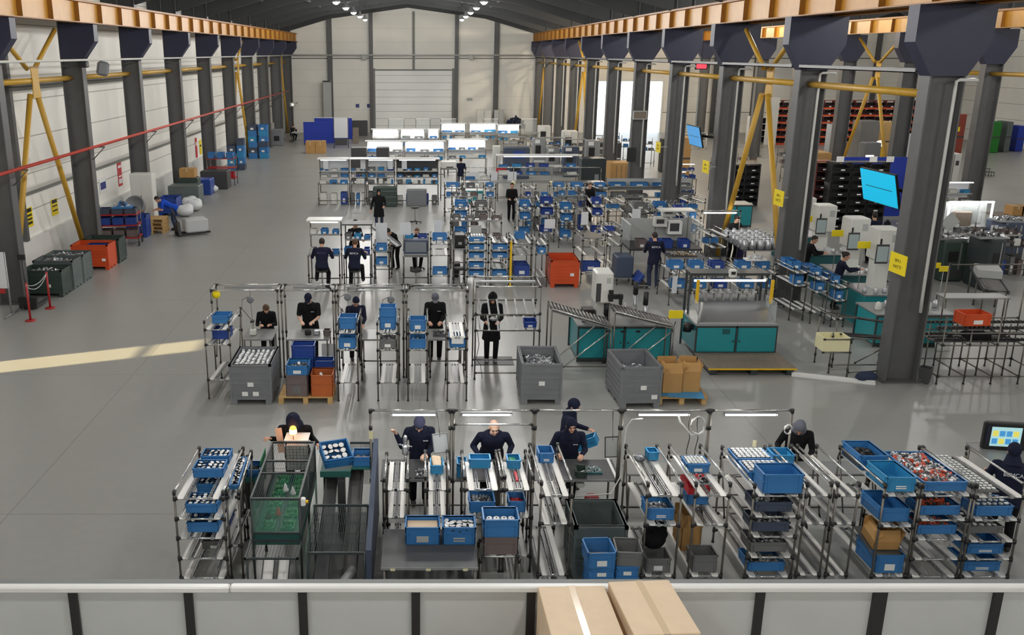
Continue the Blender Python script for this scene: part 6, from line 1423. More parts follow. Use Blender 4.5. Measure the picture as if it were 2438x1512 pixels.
block('blue grey tote on legs before the leaning white lane rack', 'bin', 'tote_bin', 1466, 1510, 612, 662, 27.3, .7, 'panel_slate', .03, floor=False, z0=.25); table('low stand under the blue grey tote', XD(1466, 27.4, .3), XD(1510, 27.4, .3), 27.35, 27.95, .245, 'dark_grey', bars=False)
for px, py, d, w, h, n in ((1309, 533, 28.9, .34, .30, 'nearer the orange bin'), (1392, 520, 29.3, .22, .42, 'over the grey chute rack'), (1515, 511, 30.2, .28, .38, 'over the test cell')):
    x, z = XZ(px, py, d); c = thing('board_stand', 'white board on a thin post %s' % n, 'board', (x, d, 0)); MB().box(-w/2, w/2, -.01, .01, z-h/2, z+h/2).build('panel', 'board_white', c); put('post', post_mesh(z, [], .014), c, (0, .03, 0))
# test cell of the standing man
cx0, cx1 = XD(1487, 29.2, 1.2), XD(1657, 29.2, 1.2); w = cx1-cx0
tc = thing('test_cell', 'glazed white test cell in front of the standing man', 'machine', ((cx0+cx1)/2, 28.4, 0))
MB().box(-w/2, w/2, 0, 1.4, .86, .92).build('table_top', 'dark_grey', tc)
for x in (-w/2+.04, w/2-.04):
    for y in (.05, 1.35): put('leg', post_mesh(.86, [.3], .025), tc, (x, y, 0))
for x in (-w/2, w/2-.02): MB().box(x, x+.02, .1, 1.4, .92, 1.66).build('side_pane', 'glass', tc); MB().box(x-.01, x+.03, .1, 1.4, 1.66, 1.69).build('frame_bar', 'rail_white', tc)
MB().box(-w/2, w/2, 1.38, 1.4, .92, 1.66).build('rear_panel', 'paper_dim', tc)
b = MB(); b.box(-.1, 1.0, .5, 1.1, 2.02, 2.06); b.build('lamp_roof', 'machine_white', tc)
for x in (-.08, .98): put('roof_post', post_mesh(2.02, [], .018), tc, (x, 1.2, 0))
for x0, x1, z0, z1, m in ((-.15, .25, 1.45, 1.75, 'machine_white'), (.3, .75, 1.2, 1.62, 'paper'), (.1, .5, 1.78, 1.98, 'machine_white')): i_ = MB().box(x0, x1, 1.0, 1.3, z0, z1).build('instrument', m, tc); MB().box(x0+.05, x1-.1, .99, 1.0, z0+.1, z1-.06).build('display', 'dark_grey', i_)
for k, (x, m) in enumerate(((-.75, 'crate_brown'), (-.28, 'crate_deep_blue'), (.08, 'crate_deep_blue'), (.62, 'crate_deep_blue'))): crate('%s crate on the front edge of the test cell, %s from the aisle' % ('brown' if k == 0 else 'dark blue', ORD[k]), ((cx0+cx1)/2+x, 28.68, .923), (.33, .42, .26), m, card=1 if k in (0, 3) else 0)
person('man in navy with white letters on his back standing at the test cell', (XD(1562, 26.8, 1), 26.95, 0), math.pi, 1.72, 10, (14, 10), {-1: (-.30, -.40, 1.05), 1: (.2, -.42, 1.05)}, bottom='jeans', gear=('hair', 'hair_dark'), back='white_ink', wide=1.15, vox=.010, face=False, shoes='shoe_grey')
tb = table('work table with small brass parts beside the standing man', XD(1590, 27.2, .9), XD(1675, 27.2, .9), 27.0, 27.7, .95, 'dark_grey'); heap('small brass parts on the table beside the standing man', (XD(1628, 27.2, .9), 27.35, .951), .8, .4, .07, ['wood', 'metal_part', 'dark_grey'], 140, .06, 77)
o = MB().bbox((0, 0, 0), (.12, .7, .34), .04).build('blue_cushion', 'crate_deep_blue'); o.location = (XD(1528, 26.9, 1), 27.2, .95); o.rotation_euler = (0, R(35), 0); tag(o, 'dark blue pad leaning beside the standing man', 'pad'); o.location.z = .30; table('small stand holding the dark blue pad', XD(1516, 27, .8), XD(1545, 27, .8), 26.9, 27.5, .12, 'dark_grey', bars=False)
# crates on the rack behind the test bench
for p0, p1, n, mm, dz in ((1598, 1644, 'nearest the standing man', 'crate_sky', 1.0), (1650, 1692, 'second from the standing man', 'crate_blue', .98), (1700, 1742, 'third from the standing man', 'crate_deep_blue', 1.0), (1764, 1806, 'fourth from the standing man', 'crate_blue', 1.0), (1815, 1852, 'beside the second great column', 'crate_blue', 1.0)):
    far_rack('low flow rack behind the teal test bench, %s' % n, 'low rack %s' % n, p0, p1, 25.0, 1.3, 1.05, (.92, .45), .04, ((0, .4), (1, .1)), h=.22, m='crate_deep_blue' if 'deep' in mm else 'crate_blue')
heap('clear wrap spilling over the crate beside the second great column', (XD(1800, 25.5, 1.1), 25.6, 1.19), .6, .3, .12, ['film_wrap', 'paper'], 14, .2, 78, shape='box', name='plastic_wrap', cat='wrap')
sheet('white card on the end of the low rack nearest the standing man', (XD(1606, 24.95, .6), 24.95, .62), .14, .5, 'board_white', name='white_card', cat='card')
# seated woman under the tube lamp, and the castings
tube_lamp('tube lamp over the woman by the yellow brace', (XD(1715, 30.2, 1.9), 30.2, XZ(1715, 505, 30.2)[1]-.04), 1.05); g_ = gantry('lamp gantry over the woman by the yellow brace', XD(1672, 30.2, 2), XD(1765, 30.2, 2), 30.2, XZ(1715, 500, 30.2)[1])
person('woman with dark hair working under the tube lamp by the yellow brace', (XD(1746, 30.8, 1.2), 30.75, 0), .2, 1.60, 10, (14, 10), {-1: (-.16, -.36, 1.05), 1: (.34, -.28, 1.05)}, top='black_cloth', sleeve='short', gear=('bun', 'hair_dark'), vox=.011)
tbl = table('table crowded with silver castings beside the yellow brace', XD(1748, 29.2, .9), XD(1838, 29.2, .9), 28.3, 30.6, .90, 'dark_grey')
cm = MB(); cm.lathe([(.10, 0), (.11, .02), (.10, .24), (.06, .29), (.055, .33), (.07, .34)], 12, 0); cm.cbox((.12, 0, .16), (.05, .04, .16), 0); cm = cm.mesh('casting', 'metal_part')
for i in range(5):
    for j in range(6):
        o = put('casting', cm, None, (XD(1758, 29, .9)+.25*i, 28.45+.36*j, .902), (0, 0, (i*7+j*3) % 6)); tag(o, 'silver jug shaped casting on the crowded table', 'casting', 'silver castings on the crowded table')
teal_cabinet('teal cabinet bench beyond the woman by the yellow brace', XD(1716, 37, .6), XD(1791, 37, .6), 37.0, 38.0, .92, 2)
o = MB(); o.lathe([(.16, 0), (.2, .1), (.19, .55), (.08, .8), (.05, 1.0)], 10); o = o.build('purple_sack', 'purple_ink'); o.location = (XD(1832, 28.2, .3), 30.9, 0); tag(o, 'purple sack standing by the foot of the yellow brace', 'sack')
# lanes between the third row and the columns
for p0, p1, d, n in ((1692, 1735, 28.2, 'beside the test cell'), (1452, 1490, 35.0, 'aisle side of the hook conveyor'), (1638, 1680, 35.0, 'column side of the hook conveyor')): far_rack('white lane flow rack %s' % n, 'lane rack %s' % n, p0, p1, d, 1.5, 1.5, (1.35, 1.0, .4), .06, ((1, .5),), h=.14)
bed_ = thing('hook_conveyor', 'dark conveyor bench carrying rows of pale hooks', 'conveyor', (XD(1565, 35, 1), 35.0, 0)); MB().box(-1.1, 1.1, 0, 1.6, .9, 1.0).build('bed', 'cage_dark', bed_)
for x in (-1, 1):
    for y in (.1, 1.5): put('leg', post_mesh(.9, [.3], .03), bed_, (x, y, 0))
hm = MB(); hm.path([(0, 0, 0), (.0, 0, .2), (.05, .0, .28), (.12, 0, .2)], .016, 5); hm = hm.mesh('hook', 'aluminium')
for j in range(2):
    for i in range(12): put('hook', hm, bed_, (-.95+.17*i, .3+.8*j, 1.0))
bench('white topped double table with an inspection frame above the hook conveyor', 'inspection frame bench', 1448, 1660, 38.6, .8, 1.0, 1.75, ((1.4, .35),), None, None, 'paper_dim', 4, 8, mcs=('crate_grey', 'crate_blue'))
# ---- fourth row
d4 = 42.8
B4 = [(756, 830, 'tube_dim', 'board_white', 'aisle end', 'aisle fourth row bench'), (832, 870, None, None, 'second from the aisle', 'narrow fourth row bench'), (872, 940, 'tube_dim', 'board_white', 'third from the aisle', 'third fourth row bench'), (942, 1045, 'tube_dim', 'dark_grey', 'fourth from the aisle', 'widest fourth row bench')]
for k, (p0, p1, lm, bk, n, sh) in enumerate(B4): bench('grey tube workstation under the long white roof, %s' % n, sh, p0, p1, d4, 1.0, .98, 2.08, ((1.2, .3), (1.5, .3)), 'rail_white', lm, bk, 3 if k != 3 else 5, 11+k, low=True, extras=3 if k != 3 else 5)
for px, n in ((772, 'nearest the aisle'), (862, 'between the second and third station'), (928, 'before the third station'), (962, 'before the fourth station')): x = XD(px, d4-.1, 1.7); o = MB().box(-.12, .12, -.01, .01, 0, .45).build('white_card', 'board_white'); o.location = (x, d4+.66, 1.6); tag(o, 'white card hanging under the long white roof, %s' % n, 'card')
block('dark ribbed bin under the third fourth row station', 'bin', 'pallet_bin', 888, 945, 447, 492, 42.2, .55, 'bin_green', .03, parts=[('rib', .02, .98, .2, .24, 'bin_slate'), ('rib', .02, .98, .5, .54, 'bin_slate'), ('rib', .02, .98, .8, .84, 'bin_slate')])
block('grey chest under the fourth fourth row station', 'box', 'storage_box', 968, 1016, 452, 480, 42.4, .4, 'bin_grey', .03, floor=True)
person('woman in a black headscarf and long top standing in the gap behind the third row', (XD(902, 36.6, 1), 36.6, 0), .1, 1.62, 0, (2, 0), {-1: (-.34, -.06, .82), 1: (.20, -.20, .98)}, top='black_cloth', bottom='jeans', gear=('hijab', 'black_cloth'), tunic=.2, vox=.011, wide=1.1)
stool('round topped stool beyond the bending person of the third row', (XD(988, 37.5, .5), 38.0, 0), .7)
bench('teal fronted workstation before the dark haired woman', 'teal fronted bench', 1104, 1172, 41.6, .9, .98, 1.5, ((1.25, .3),), None, None, 'glass', 2, 21); block('teal cabinet under the teal fronted workstation', 'cabinet', 'machine_cabinet', 1108, 1150, 455, 478, 41.4, .15, 'teal', parts=[('notice', .05, .42, .35, .9, 'paper'), ('door', .72, .95, .1, .8, 'machine_white')], floor=False, z0=.3)
table('low stand under the teal cabinet', XD(1106, 41.4, .3), XD(1153, 41.4, .3), 41.25, 41.6, .295, 'table_grey', bars=False)
for k, (p0, p1) in enumerate(((1060, 1098), (1156, 1180), (1248, 1276), (1318, 1350), (1360, 1396), (1418, 1450))): far_rack('slim flow rack in front of the fourth row, %s from the aisle' % ORD[k], 'slim fourth row rack %s' % ORD[k], p0, p1, 38.5, 1.2, 1.55, (1.38, 1.0, .4), .06, ((0, .4), (1, .1)) if k != 2 else ((2, .2),), h=.18)
person('dark haired woman with a badge standing before the teal fronted workstation', (XD(1218, 38.6, 1), 38.6, 0), 0, 1.62, 4, (6, 0), {-1: (-.14, -.34, 1.0), 1: (.14, -.34, 1.0)}, top='black_cloth', gear=('hair', 'hair_dark'), vox=.011)
person('person in dark clothes with folded hands beside the blue lane racks', (XD(1402, 38.3, 1), 38.3, 0), .1, 1.66, 4, (6, 0), {-1: (-.12, -.32, 1.0), 1: (.12, -.32, 1.0)}, top='black_cloth', gear=('hair', 'hair_brown'), vox=.011)
for px, n in ((1222, 'over the dark haired woman'), (1313, 'second from the dark haired woman')): x, z = XZ(px, 436, 41.2); c = thing('balancer_reel', 'yellow balancer reel hanging %s' % n, 'reel', (x, 41.2, z)); MB().lathe([(.06, -.05), (.11, -.03), (.11, .03), (.06, .05)], 12, 0, Matrix.Rotation(R(90), 4, 'X')).build('drum', 'cream', c); MB().tube((0, 0, .1), (0, 0, 1.95-z), .012, 6).build('hook', 'alu_matt', c)
gantry('long tube gantry carrying the yellow balancer reels', XD(1108, 41.2, 2), XD(1432, 41.2, 2), 41.2, 1.97)
bench('long bench with red and teal crates under a white roof bar', 'red and teal crate bench', 1184, 1380, 44.0, .9, 1.25, 2.12, ((1.55, .35),), 'rail_white', 'tube_dim', None, 6, 23, mcs=('plastic_red', 'crate_sky', 'teal', 'crate_blue', 'crate_grey')) if False else bench('long bench with coloured crates under a white roof bar', 'coloured crate bench', 1184, 1380, 44.0, .9, 1.25, 2.12, ((1.55, .35),), 'rail_white', 'tube_dim', None, 6, 23)
crate('red crate on the aisle end of the coloured crate bench', (XD(1196, 44.2, 1.6), 44.72, 1.252), (.5, .3, .26), 'plastic_red', card=0); crate('teal crate on the column end of the coloured crate bench', (XD(1352, 44.2, 1.6), 43.86, 1.0), (.8, .3, .3), 'teal', card=0) if False else None
for px, n in ((1130, 'beside the yellow frame'), (1176, 'with a dark logo'), (1222, 'before the coloured crate bench')): x, z = XZ(px, 412, 43.4); o = MB().box(-.3, .3, -.02, .02, 0, .42).build('pale_panel', 'board_white'); o.location = (x, 43.9, 1.0); tag(o, 'pale panel standing on the rail %s' % n, 'panel'); o.scale = (.7, 1, 1)
table('long grey rail bench in front of the coloured crate bench', XD(1100, 43.3, 1), XD(1440, 43.3, 1), 43.2, 43.95, 1.0, 'table_grey')
block('white printer unit at the end of the long white roof', 'machine', 'printer_unit', 1050, 1087, 385, 402, 44.2, .6, 'machine_white', .03, floor=False, parts=[('slot', .35, .8, .15, .3, 'black')]); table('table under the white printer unit', XD(1048, 44.2, 1.4), XD(1090, 44.2, 1.4), 44.15, 44.9, XZ(1060, 402, 44.2)[1]-.006, 'dark_grey')
person('person in navy seen from behind among the bright far stations', (XD(1097, 47.5, 1), 47.5, 0), math.pi, 1.68, 4, (0, 0), {-1: (-.2, -.34, 1.1), 1: (.2, -.34, 1.1)}, bottom='grey_cloth', gear=('hair', 'hair_dark'), vox=.012, face=False)
block('stack of brown wrapped cartons behind the fourth row by the columns', 'box', 'carton_stack', 1452, 1520, 388, 432, 49.0, 1.2, 'cardboard', .02, parts=[('panel_gap', .22+.17*k, .24+.17*k, .05, .9, 'wood_grey') for k in range(4)]+[('red_patch', .84, .98, .4, .9, 'plastic_red')])
block('dark engraved machine cabinet beside the fourth row', 'machine', 'machine_cabinet', 1384, 1444, 378, 414, 46.5, 1.0, 'cage_dark', .03, parts=[('badge', .55, .72, .3, .55, 'alu_matt'), ('chute', .02, .35, .02, .2, 'paper')], floor=False, z0=0)
# ---- bright far stations
for i, (p0, p1, d, lm, n, per) in enumerate(((870, 960, 52.5, 'tube_glow', 'bright station before the dark chests, nearest the aisle', 3), (962, 1060, 52.5, 'tube_glow', 'bright station before the dark chests, second from the aisle', 3), (1066, 1160, 53.5, 'tube_glow', 'bright blue shelf station, third from the aisle', 4), (884, 950, 61, 'tube_glow', 'far white station nearest the aisle', 2), (952, 1012, 61, 'tube_glow', 'far white station second from the aisle', 2), (1018, 1046, 61, 'tube_glow', 'narrow far white station', 1), (1050, 1110, 66, 'tube_glow', 'farthest station with a blue divider', 2), (1118, 1184, 66, 'tube_glow', 'farthest station with a tall white block', 2), (1186, 1240, 65, 'tube_glow', 'farthest station nearest the columns', 2))):
    bench(n, ('aisle bright bench', 'middle bright bench', 'bright blue shelf bench', 'aisle far white bench', 'second far white bench', 'narrow far white bench', 'divider bench', 'white block bench', 'column side far bench')[i], p0, p1, d, 1.0, 1.0, 2.0, ((1.4, .3),), 'rail_white', lm, 'board_white', per, 40+i, extras=2, mcs=('crate_blue', 'paper', 'crate_grey', 'paper_dim') if False else ('crate_blue', 'machine_white', 'crate_grey', 'machine_white', 'crate_sky'))
for px0, px1, n in ((925, 962, 'nearest the aisle'), (990, 1024, 'second from the aisle'), (1049, 1086, 'third from the aisle'), (1150, 1186, 'fourth from the aisle'), (1240, 1278, 'nearest the columns')):
    x0, x1 = XD(px0, 72, 1.5), XD(px1, 72, 1.5); c = thing('clear_screen', 'tall clear screen on a tube frame by the end wall, %s' % n, 'screen', ((x0+x1)/2, 72, 0)); w = x1-x0
    for sx in (-1, 1): put('post', post_mesh(2.0, [], .022), c, (sx*w/2, 0, 0))
    MB().box(-w/2, w/2, -.006, .006, .8, 1.9).build('pane', 'glass', c); MB().box(-w/2, w/2, -.06, .06, 1.95, 2.0).build('top_bar', 'rail_white', c)
for p0, p1, n in ((836, 872, 'nearest the aisle'), (896, 926, 'second from the aisle')): block('dark chest in front of the bright stations, %s' % n, 'box', 'storage_box', p0, p1, 352, 376, 50.5, .8, 'dark_grey', .03, floor=False, z0=0)
block('blue low station with cut outs behind the coloured crate bench', 'machine', 'machine_cabinet', 1200, 1262, 352, 380, 52, .9, 'panel_slate', .03, parts=[('opening', .3, .62, .12, .42, 'black'), ('pane', .68, .9, .1, .42, 'glass'), ('lid', .35, .8, .66, .9, 'crate_deep_blue')], floor=False, z0=0)
block('white double cabinet block beside the blue low station', 'cabinet', 'control_cabinet', 1174, 1192, 348, 378, 52.5, .5, 'machine_white', .02, floor=False, z0=0)
for k, (p0, p1, y0, y1, d, m) in enumerate(((1270, 1300, 330, 372, 55, 'alu_matt'), (1302, 1334, 352, 380, 54, 'aluminium'), (1342, 1380, 350, 380, 53, 'panel_slate'), (1340, 1376, 312, 346, 60, 'machine_white'), (1396, 1430, 335, 375, 54, 'alu_matt'), (1282, 1312, 300, 330, 66, 'machine_white'), (1425, 1445, 330, 362, 60, 'bin_grey'), (1455, 1480, 340, 372, 58, 'dark_grey'))):
    block('machine bay between the far stations and the columns, %s of the group' % ORD[k], 'machine', 'machine_bay', p0, p1, y0, y1, d, .9, m, .04, floor=False, z0=0, parts=[('opening', .15, .6, .5, .8, 'black'), ('shelf', .05, .95, .3, .36, 'rail_white'), ('tray', .1, .5, .86, .97, 'paper')])
# ---- blue partition corner of the end wall
for p0, p1, y0, y1, d, n in ((722, 800, 292, 345, 72, 'in front'), (748, 838, 281, 330, 75.5, 'behind')):
    xa, za = XZ(p0, y0, d); xb, _ = XZ(p1, y0, d); c = thing('blue_partition', 'royal blue partition wall %s by the far left corner' % n, 'partition', ((xa+xb)/2, d, 0)); w = xb-xa
    MB().box(-w/2, w/2, -.03, .03, .12, za).build('panel', 'blue_panel', c); MB().box(-w/2, w/2, -.04, .04, za, za+.05).build('top_rail', 'rail_white' if n == 'behind' else 'blue_panel', c)
    for sx in (-1, 1): put('post', post_mesh(za, [], .03), c, (sx*(w/2-.04), .07, 0))
wb = thing('whiteboard', 'tall white board on a grey stand before the blue partition', 'board', (XD(812, 69.5, 1), 69.5, 0)); MB().box(-.5, .5, -.02, .02, .75, 2.2).build('panel', 'board_white', wb); MB().box(-.45, .45, -.05, .05, .2, .7).build('lower_tray', 'dark_grey', wb)
for sx in (-1, 1): put('leg', post_mesh(2.25, [], .03), wb, (sx*.53, .04, 0))
for k, (p0, p1) in enumerate(((730, 751), (752, 776))): carton('brown carton stacked before the blue partition, %s' % ('nearer the wall' if k == 0 else 'nearer the white board'), (XD((p0+p1)/2, 66, .5), 66, 0), (.68, .8, .86))
table('small white table of the person seated by the blue partition', XD(695, 74, .8), XD(728, 74, .8), 73.5, 74.4, .8, 'machine_white')
person('person in dark clothes seated at the small white table by the blue partition', (XD(694, 74.6, 1), 74.9, 0), .8, 1.66, 12, (14, 0), {-1: (-.1, -.38, .92), 1: (.2, -.38, .92)}, sit=.46, top='black_cloth', gear=('hair', 'hair_dark'), vox=.013, face=False); stool('stool of the person seated by the blue partition', (XD(694, 74.6, 1), 74.9, 0), .46)
block('dark grey shelf box by the end wall beyond the blue partition', 'box', 'storage_box', 838, 874, 288, 312, 80, .8, 'dark_grey', .03, floor=False, z0=0)
block('brown column of boxes beside the blue partition', 'box', 'carton_stack', 840, 853, 305, 335, 73, .6, 'wood_grey', .02, floor=False, z0=0)
block('tall grey panel cabinet standing by the end wall pillar', 'cabinet', 'tall_cabinet', 771, 787, 192, 300, 82.0, .5, 'paper_dim', .03, floor=False, z0=0, parts=[('head', .0, 1, .97, 1.0, 'dark_grey')])
for p0, p1, m, n in ((1135, 1170, 'machine_white', 'pale'), (1176, 1200, 'paper_dim', 'grey')): block('%s double locker by the end wall pillar' % n, 'locker', 'locker', p0, p1, 262, 300, 81.5, .5, m, .02, floor=False, z0=0, parts=[('door_gap', .49, .51, .03, .97, 'dark_grey')])
hp = heap('blue coats hung in a bunch by the end wall', (XD(1228, 81, 1), 81.3, .9), 1.7, .5, 1.0, ['slate_cloth', 'jeans', 'black'], 80, .35, 5, name='coats', shape='box', cat='coats'); hp.location.z = .55; rk = thing('coat_rack', 'coat rack bar carrying the blue coats by the end wall', 'rack', (XD(1228, 81, 1), 81.3, 0)); MB().box(-.9, .9, -.03, .03, .5, .54).build('bar', 'dark_grey', rk); put('post', post_mesh(.5, [], .03), rk, (-.8, 0, 0)); put('post', post_mesh(.5, [], .03), rk, (.8, 0, 0))
for px, py, n in ((851, 252, 'pair of small blue pictograms'), (878, 252, 'single small blue pictogram')): x, z = XZ(px, py, 83.1); o = MB(); o.box(-.16, .16, 0, .01, -.16, .16); o = o.build('pictogram', 'ink_blue'); o.location = (x, 83.17, z); tag(o, '%s on the end wall' % n, 'sign')
for px, n in ((868, 'nearer the side wall'), (1121, 'nearer the columns')): x, z = XZ(px, 139, 82.9); o = MB().bbox((0, 0, 0), (.45, .2, .4), .03).build('junction_box', 'paper_dim'); o.location = (x, END_Y-.62, 6.5); tag(o, 'grey unit box hanging on the end wall pipe, %s' % n, 'box')
x, z = XZ(1118, 236, 83); o = MB().bbox((0, 0, 0), (.5, .14, .22), .03).build('exit_lamp', 'paper_dim'); o.location = (x, END_Y-.075, z); tag(o, 'small pale lamp box on the end wall beside the big door', 'lamp')

# ---- denser middle ground between the third row and the columns
for k, (p0, p1, d, lv, m, st) in enumerate(((1080, 1116, 33.6, (1.3, .95, .3), 'crate_blue', 'slide'), (1128, 1166, 33.2, (1.35, 1.0, .3), 'crate_grey', 'track'), (1236, 1268, 33.6, (1.3, .9, .3), 'crate_blue', 'slide'), (1286, 1322, 34.0, (1.35, 1.0, .3), 'crate_deep_blue', 'slide'), (1334, 1368, 33.0, (1.3, .95, .3), 'crate_blue', 'slide'), (1410, 1440, 33.6, (1.4, 1.05, .35), 'crate_deep_blue', 'slide'), (1512, 1548, 33.0, (1.3, .95, .3), 'crate_grey', 'slide'), (1560, 1596, 33.2, (1.3, .95, .3), 'crate_blue', 'track'), (1609, 1637, 32.4, (1.3, .95, .3), 'crate_deep_blue', 'slide'), (1644, 1668, 30.5, (1.4, 1.0, .35), 'crate_blue', 'slide'))):
    far_rack('slanted lane rack in the middle ground, %s from the aisle' % ORD[k], 'middle ground rack %s' % ORD[k], p0, p1, d, 1.3, lv[0]+.16, lv, -.10, ((0, .3), (1, .1), (2, .2)), h=.2, m=m, style=st)
for k, (p0, p1, d, sd_) in enumerate(((1250, 1310, 36.2, 31), (1330, 1400, 36.4, 32), (1075, 1140, 36.2, 33))):
    bench('grey tool bench behind the middle ground racks, %s from the aisle' % ORD[(1, 2, 0)[k]], 'tool bench %s' % ORD[(1, 2, 0)[k]], p0, p1, d, .8, .95, 1.75, ((1.35, .4),), None, None, None, 3, sd_, extras=3, low=True, mcs=('crate_grey', 'crate_blue', 'crate_brown', 'crate_deep_blue'))
for k, (p0, p1, d, sd_) in enumerate(((1290, 1340, 57, 41), (1345, 1395, 56, 42), (1400, 1440, 58.5, 43), (1200, 1250, 57.5, 44), (1255, 1285, 60.5, 45))):
    bench('cluttered grey station between the bright stations and the columns, %s in line' % ORD[k], 'cluttered station %s' % ORD[k], p0, p1, d, .9, 1.0, 1.8, ((1.4, .35),), 'alu_matt', None, None, 3, sd_, extras=3, mcs=('crate_grey', 'machine_white', 'crate_blue'))
# ================================================================ along the white side wall
def gb(px, py): return G(px, py)
def parts_bin(label, px, py, w, l, h, m, rz=0.0, fill=None, fl='', seed=1, name='pallet_bin', cards=()):
    # px, py: the pixel of the bin's nearest lower corner on the hall side
    x, y = gb(px, py); pallet_bin(label, (x-w/2, y+l/2, 0), rz, w, l, h, m, cards, name)
    if fill: heap(fl, (x-w/2, y+l/2, .145), w-.10, l-.10, h-.16, fill, 150, .13, seed, shape='mix', dome=.25, base=.75)
    return x-w/2, y+l/2
x, y = parts_bin('dark green pallet bin of castings nearest on the side wall', 152, 708, 1.2, .8, .80, 'bin_green', 0, ['metal_part', 'aluminium', 'dark_grey'], 'silver castings in the nearest side wall bin', 5, cards=((.2, .3),))
for k, n in ((1, 'second on the side wall'), (2, 'third on the side wall')):
    pallet_bin('slate pallet bin of castings, %s' % n, (x+.02, y+.86*k, 0), 0, 1.2, .8, .92-.02*k, 'bin_slate', ((.3, .4),))
    heap('silver castings in the slate bin, %s' % n, (x+.02, y+.86*k, .145), 1.1, .70, .74-.02*k, ['metal_part', 'aluminium', 'metal_dark'], 150, .13, 6+k, dome=.1, base=.85)
x, y = gb(262, 643); pallet_bin('big orange pallet bin by the side wall', (x-.62, y+.42, 0), 0, 1.22, .86, .84, 'orange', ((.45, .3),))
crate('deep blue crate lying in the big orange pallet bin', (x-.5, y+.45, .145), (.7, .6, .62), 'crate_deep_blue', card=0); pallet_bin('dark green pallet bin behind the big orange one', (x-.56, y+1.36, 0), 0, 1.2, .8, .84, 'bin_green', ((.3, .4),))
# white board stand, chain posts, pallet truck handle
x, y = gb(22, 752); c = thing('planning_board', 'large white planning board on a grey stand at the aisle edge', 'board', (x-.55, y+.1, 0)); MB().box(-.75, .6, -.02, .02, .75, 1.75).build('panel', 'board_white', c)
for sx in (-.72, .58):
    b = MB(); b.tube((sx, 0, .02), (sx, 0, 1.75), .025, 8); b.tube((sx, -.4, .025), (sx, .4, .025), .025, 8); b.build('leg', 'alu_matt', c)
MB().box(-.7, .5, -.06, -.02, .62, .74).build('pen_tray', 'red_paint', c)
pr = [gb(73, 764), gb(120, 734)]
for k, (x, y) in enumerate(pr):
    c = thing('barrier_post', 'red barrier post with a chain, %s the planning board' % ('nearer' if k == 0 else 'farther from'), 'post', (x, y, 0)); MB().lathe([(.14, 0), (.14, .02), (.03, .03)], 14).build('base', 'red_paint', c); MB().tube((0, 0, .02), (0, 0, 1.05), .03, 10).build('pole', 'red_paint', c)
(x0, y0), (x1, y1) = pr
for k, s_ in enumerate((.28, .42)): cable('white chain hanging between the red posts, %s' % ('upper' if k == 0 else 'lower'), [(x0+(x1-x0)*t/10, y0+(y1-y0)*t/10-.034, 1.0-s_*4*(t/10)*(1-t/10)*.5-.04*k) for t in range(11)], .012, 'paper_dim', 'chain')
x, y = gb(66, 745); c = thing('pallet_truck', 'dark pallet truck with its handle up behind the red posts', 'truck', (x-.1, y+.35, 0)); MB().path([(0, 0, .12), (-.02, .0, .8), (-.04, 0, 1.45)], .03).build('handle', 'dark_grey', c); MB().box(-.14, .06, -.03, .03, 1.42, 1.56).build('grip', 'black', c)
for sx in (-.22, .12): MB().box(sx, sx+.12, .05, .85, .06, .11).build('fork', 'dark_grey', c)
MB().box(-.25, .25, -.06, .08, .05, .35).build('pump_housing', 'black', c)
for sx in (-.1, .05): MB().tube((sx, 0, .09), (sx+.05, 0, .09), .09, 12).build('wheel', 'rubber', c)
# cart, tote, fan, cabinet, pallets, man in blue
x, y = gb(330, 588); ct = thing('trolley', 'red wheeled trolley loaded with blue bagged parts', 'trolley', (x-.8, y+.5, 0), R(8))
b = MB()
for z in (.28, .75, 1.15): MB().box(-.75, .75, -.42, .42, z, z+.03).build('deck', 'red_paint', ct)
for sx in (-.72, .72):
    for sy in (-.39, .39): put('post', post_mesh(1.3, [.28, .75], .02), ct, (sx, sy, .1)); MB().tube((sx-.02, sy, .08), (sx+.02, sy, .08), .08, 12).build('castor', 'rubber', ct)
for k in range(3):
    for j, z in enumerate((.315, .785, 1.185)): crate('%s crate on the %s deck of the red trolley, %s from the wall' % ('dark blue' if j else 'brown', ('lower', 'middle', 'top')[j], ORD[k]), (x-.8+(-.46+.46*k), y+.5-.06+.065*k, z), (.40, .6, .26 if j < 2 else .18), ('crate_brown', 'crate_deep_blue', 'panel_slate')[j], rz=R(8), card=0)
heap('wrapped silver parts heaped on the top deck of the red trolley', (x-.62, y+.53, 1.372), .7, .5, .18, ['film_wrap', 'panel_slate', 'crate_blue'], 26, .2, 8, rz=R(8), shape='box')
x, y = gb(352, 566); pallet_bin('deep blue pallet bin beside the red trolley', (x-.42, y+.32, 0), 0, .8, .6, .86, 'crate_deep_blue', ((.15, .45),))
x, y = XD(321, 36.4, 1.2), 36.4; fa = thing('drum_fan', 'round grey drum fan standing by the side wall', 'fan', (x, y, 0)); fz = XZ(321, 490, 36.4)[1]
MB().lathe([(.36, -.14), (.40, -.12), (.40, .12), (.36, .14), (.34, .0)], 20, 0, Matrix.Translation((0, 0, fz)) @ Matrix.Rotation(R(60), 4, 'X')).build('drum', 'bin_grey', fa)
g_ = MB(); g_.lathe([(.05, -.15), (.06, -.10)], 12, 0, Matrix.Translation((0, 0, fz)) @ Matrix.Rotation(R(60), 4, 'X')); g_.build('hub', 'dark_grey', fa)
for sx in (-.3, .3): MB().tube((sx, 0, 0), (sx*1.1, 0, fz), .025, 8).build('leg', 'dark_grey', fa)
block('tall white cabinet standing by the side wall', 'cabinet', 'tall_cabinet', 316, 360, 414, 512, 37.1, .55, 'machine_white', .02, floor=False, z0=0, parts=[('door', .04, .49, .02, .98, 'machine_white'), ('door', .51, .96, .02, .98, 'machine_white'), ('handle', .45, .48, .45, .6, 'dark_grey')])
x, y = gb(368, 557)
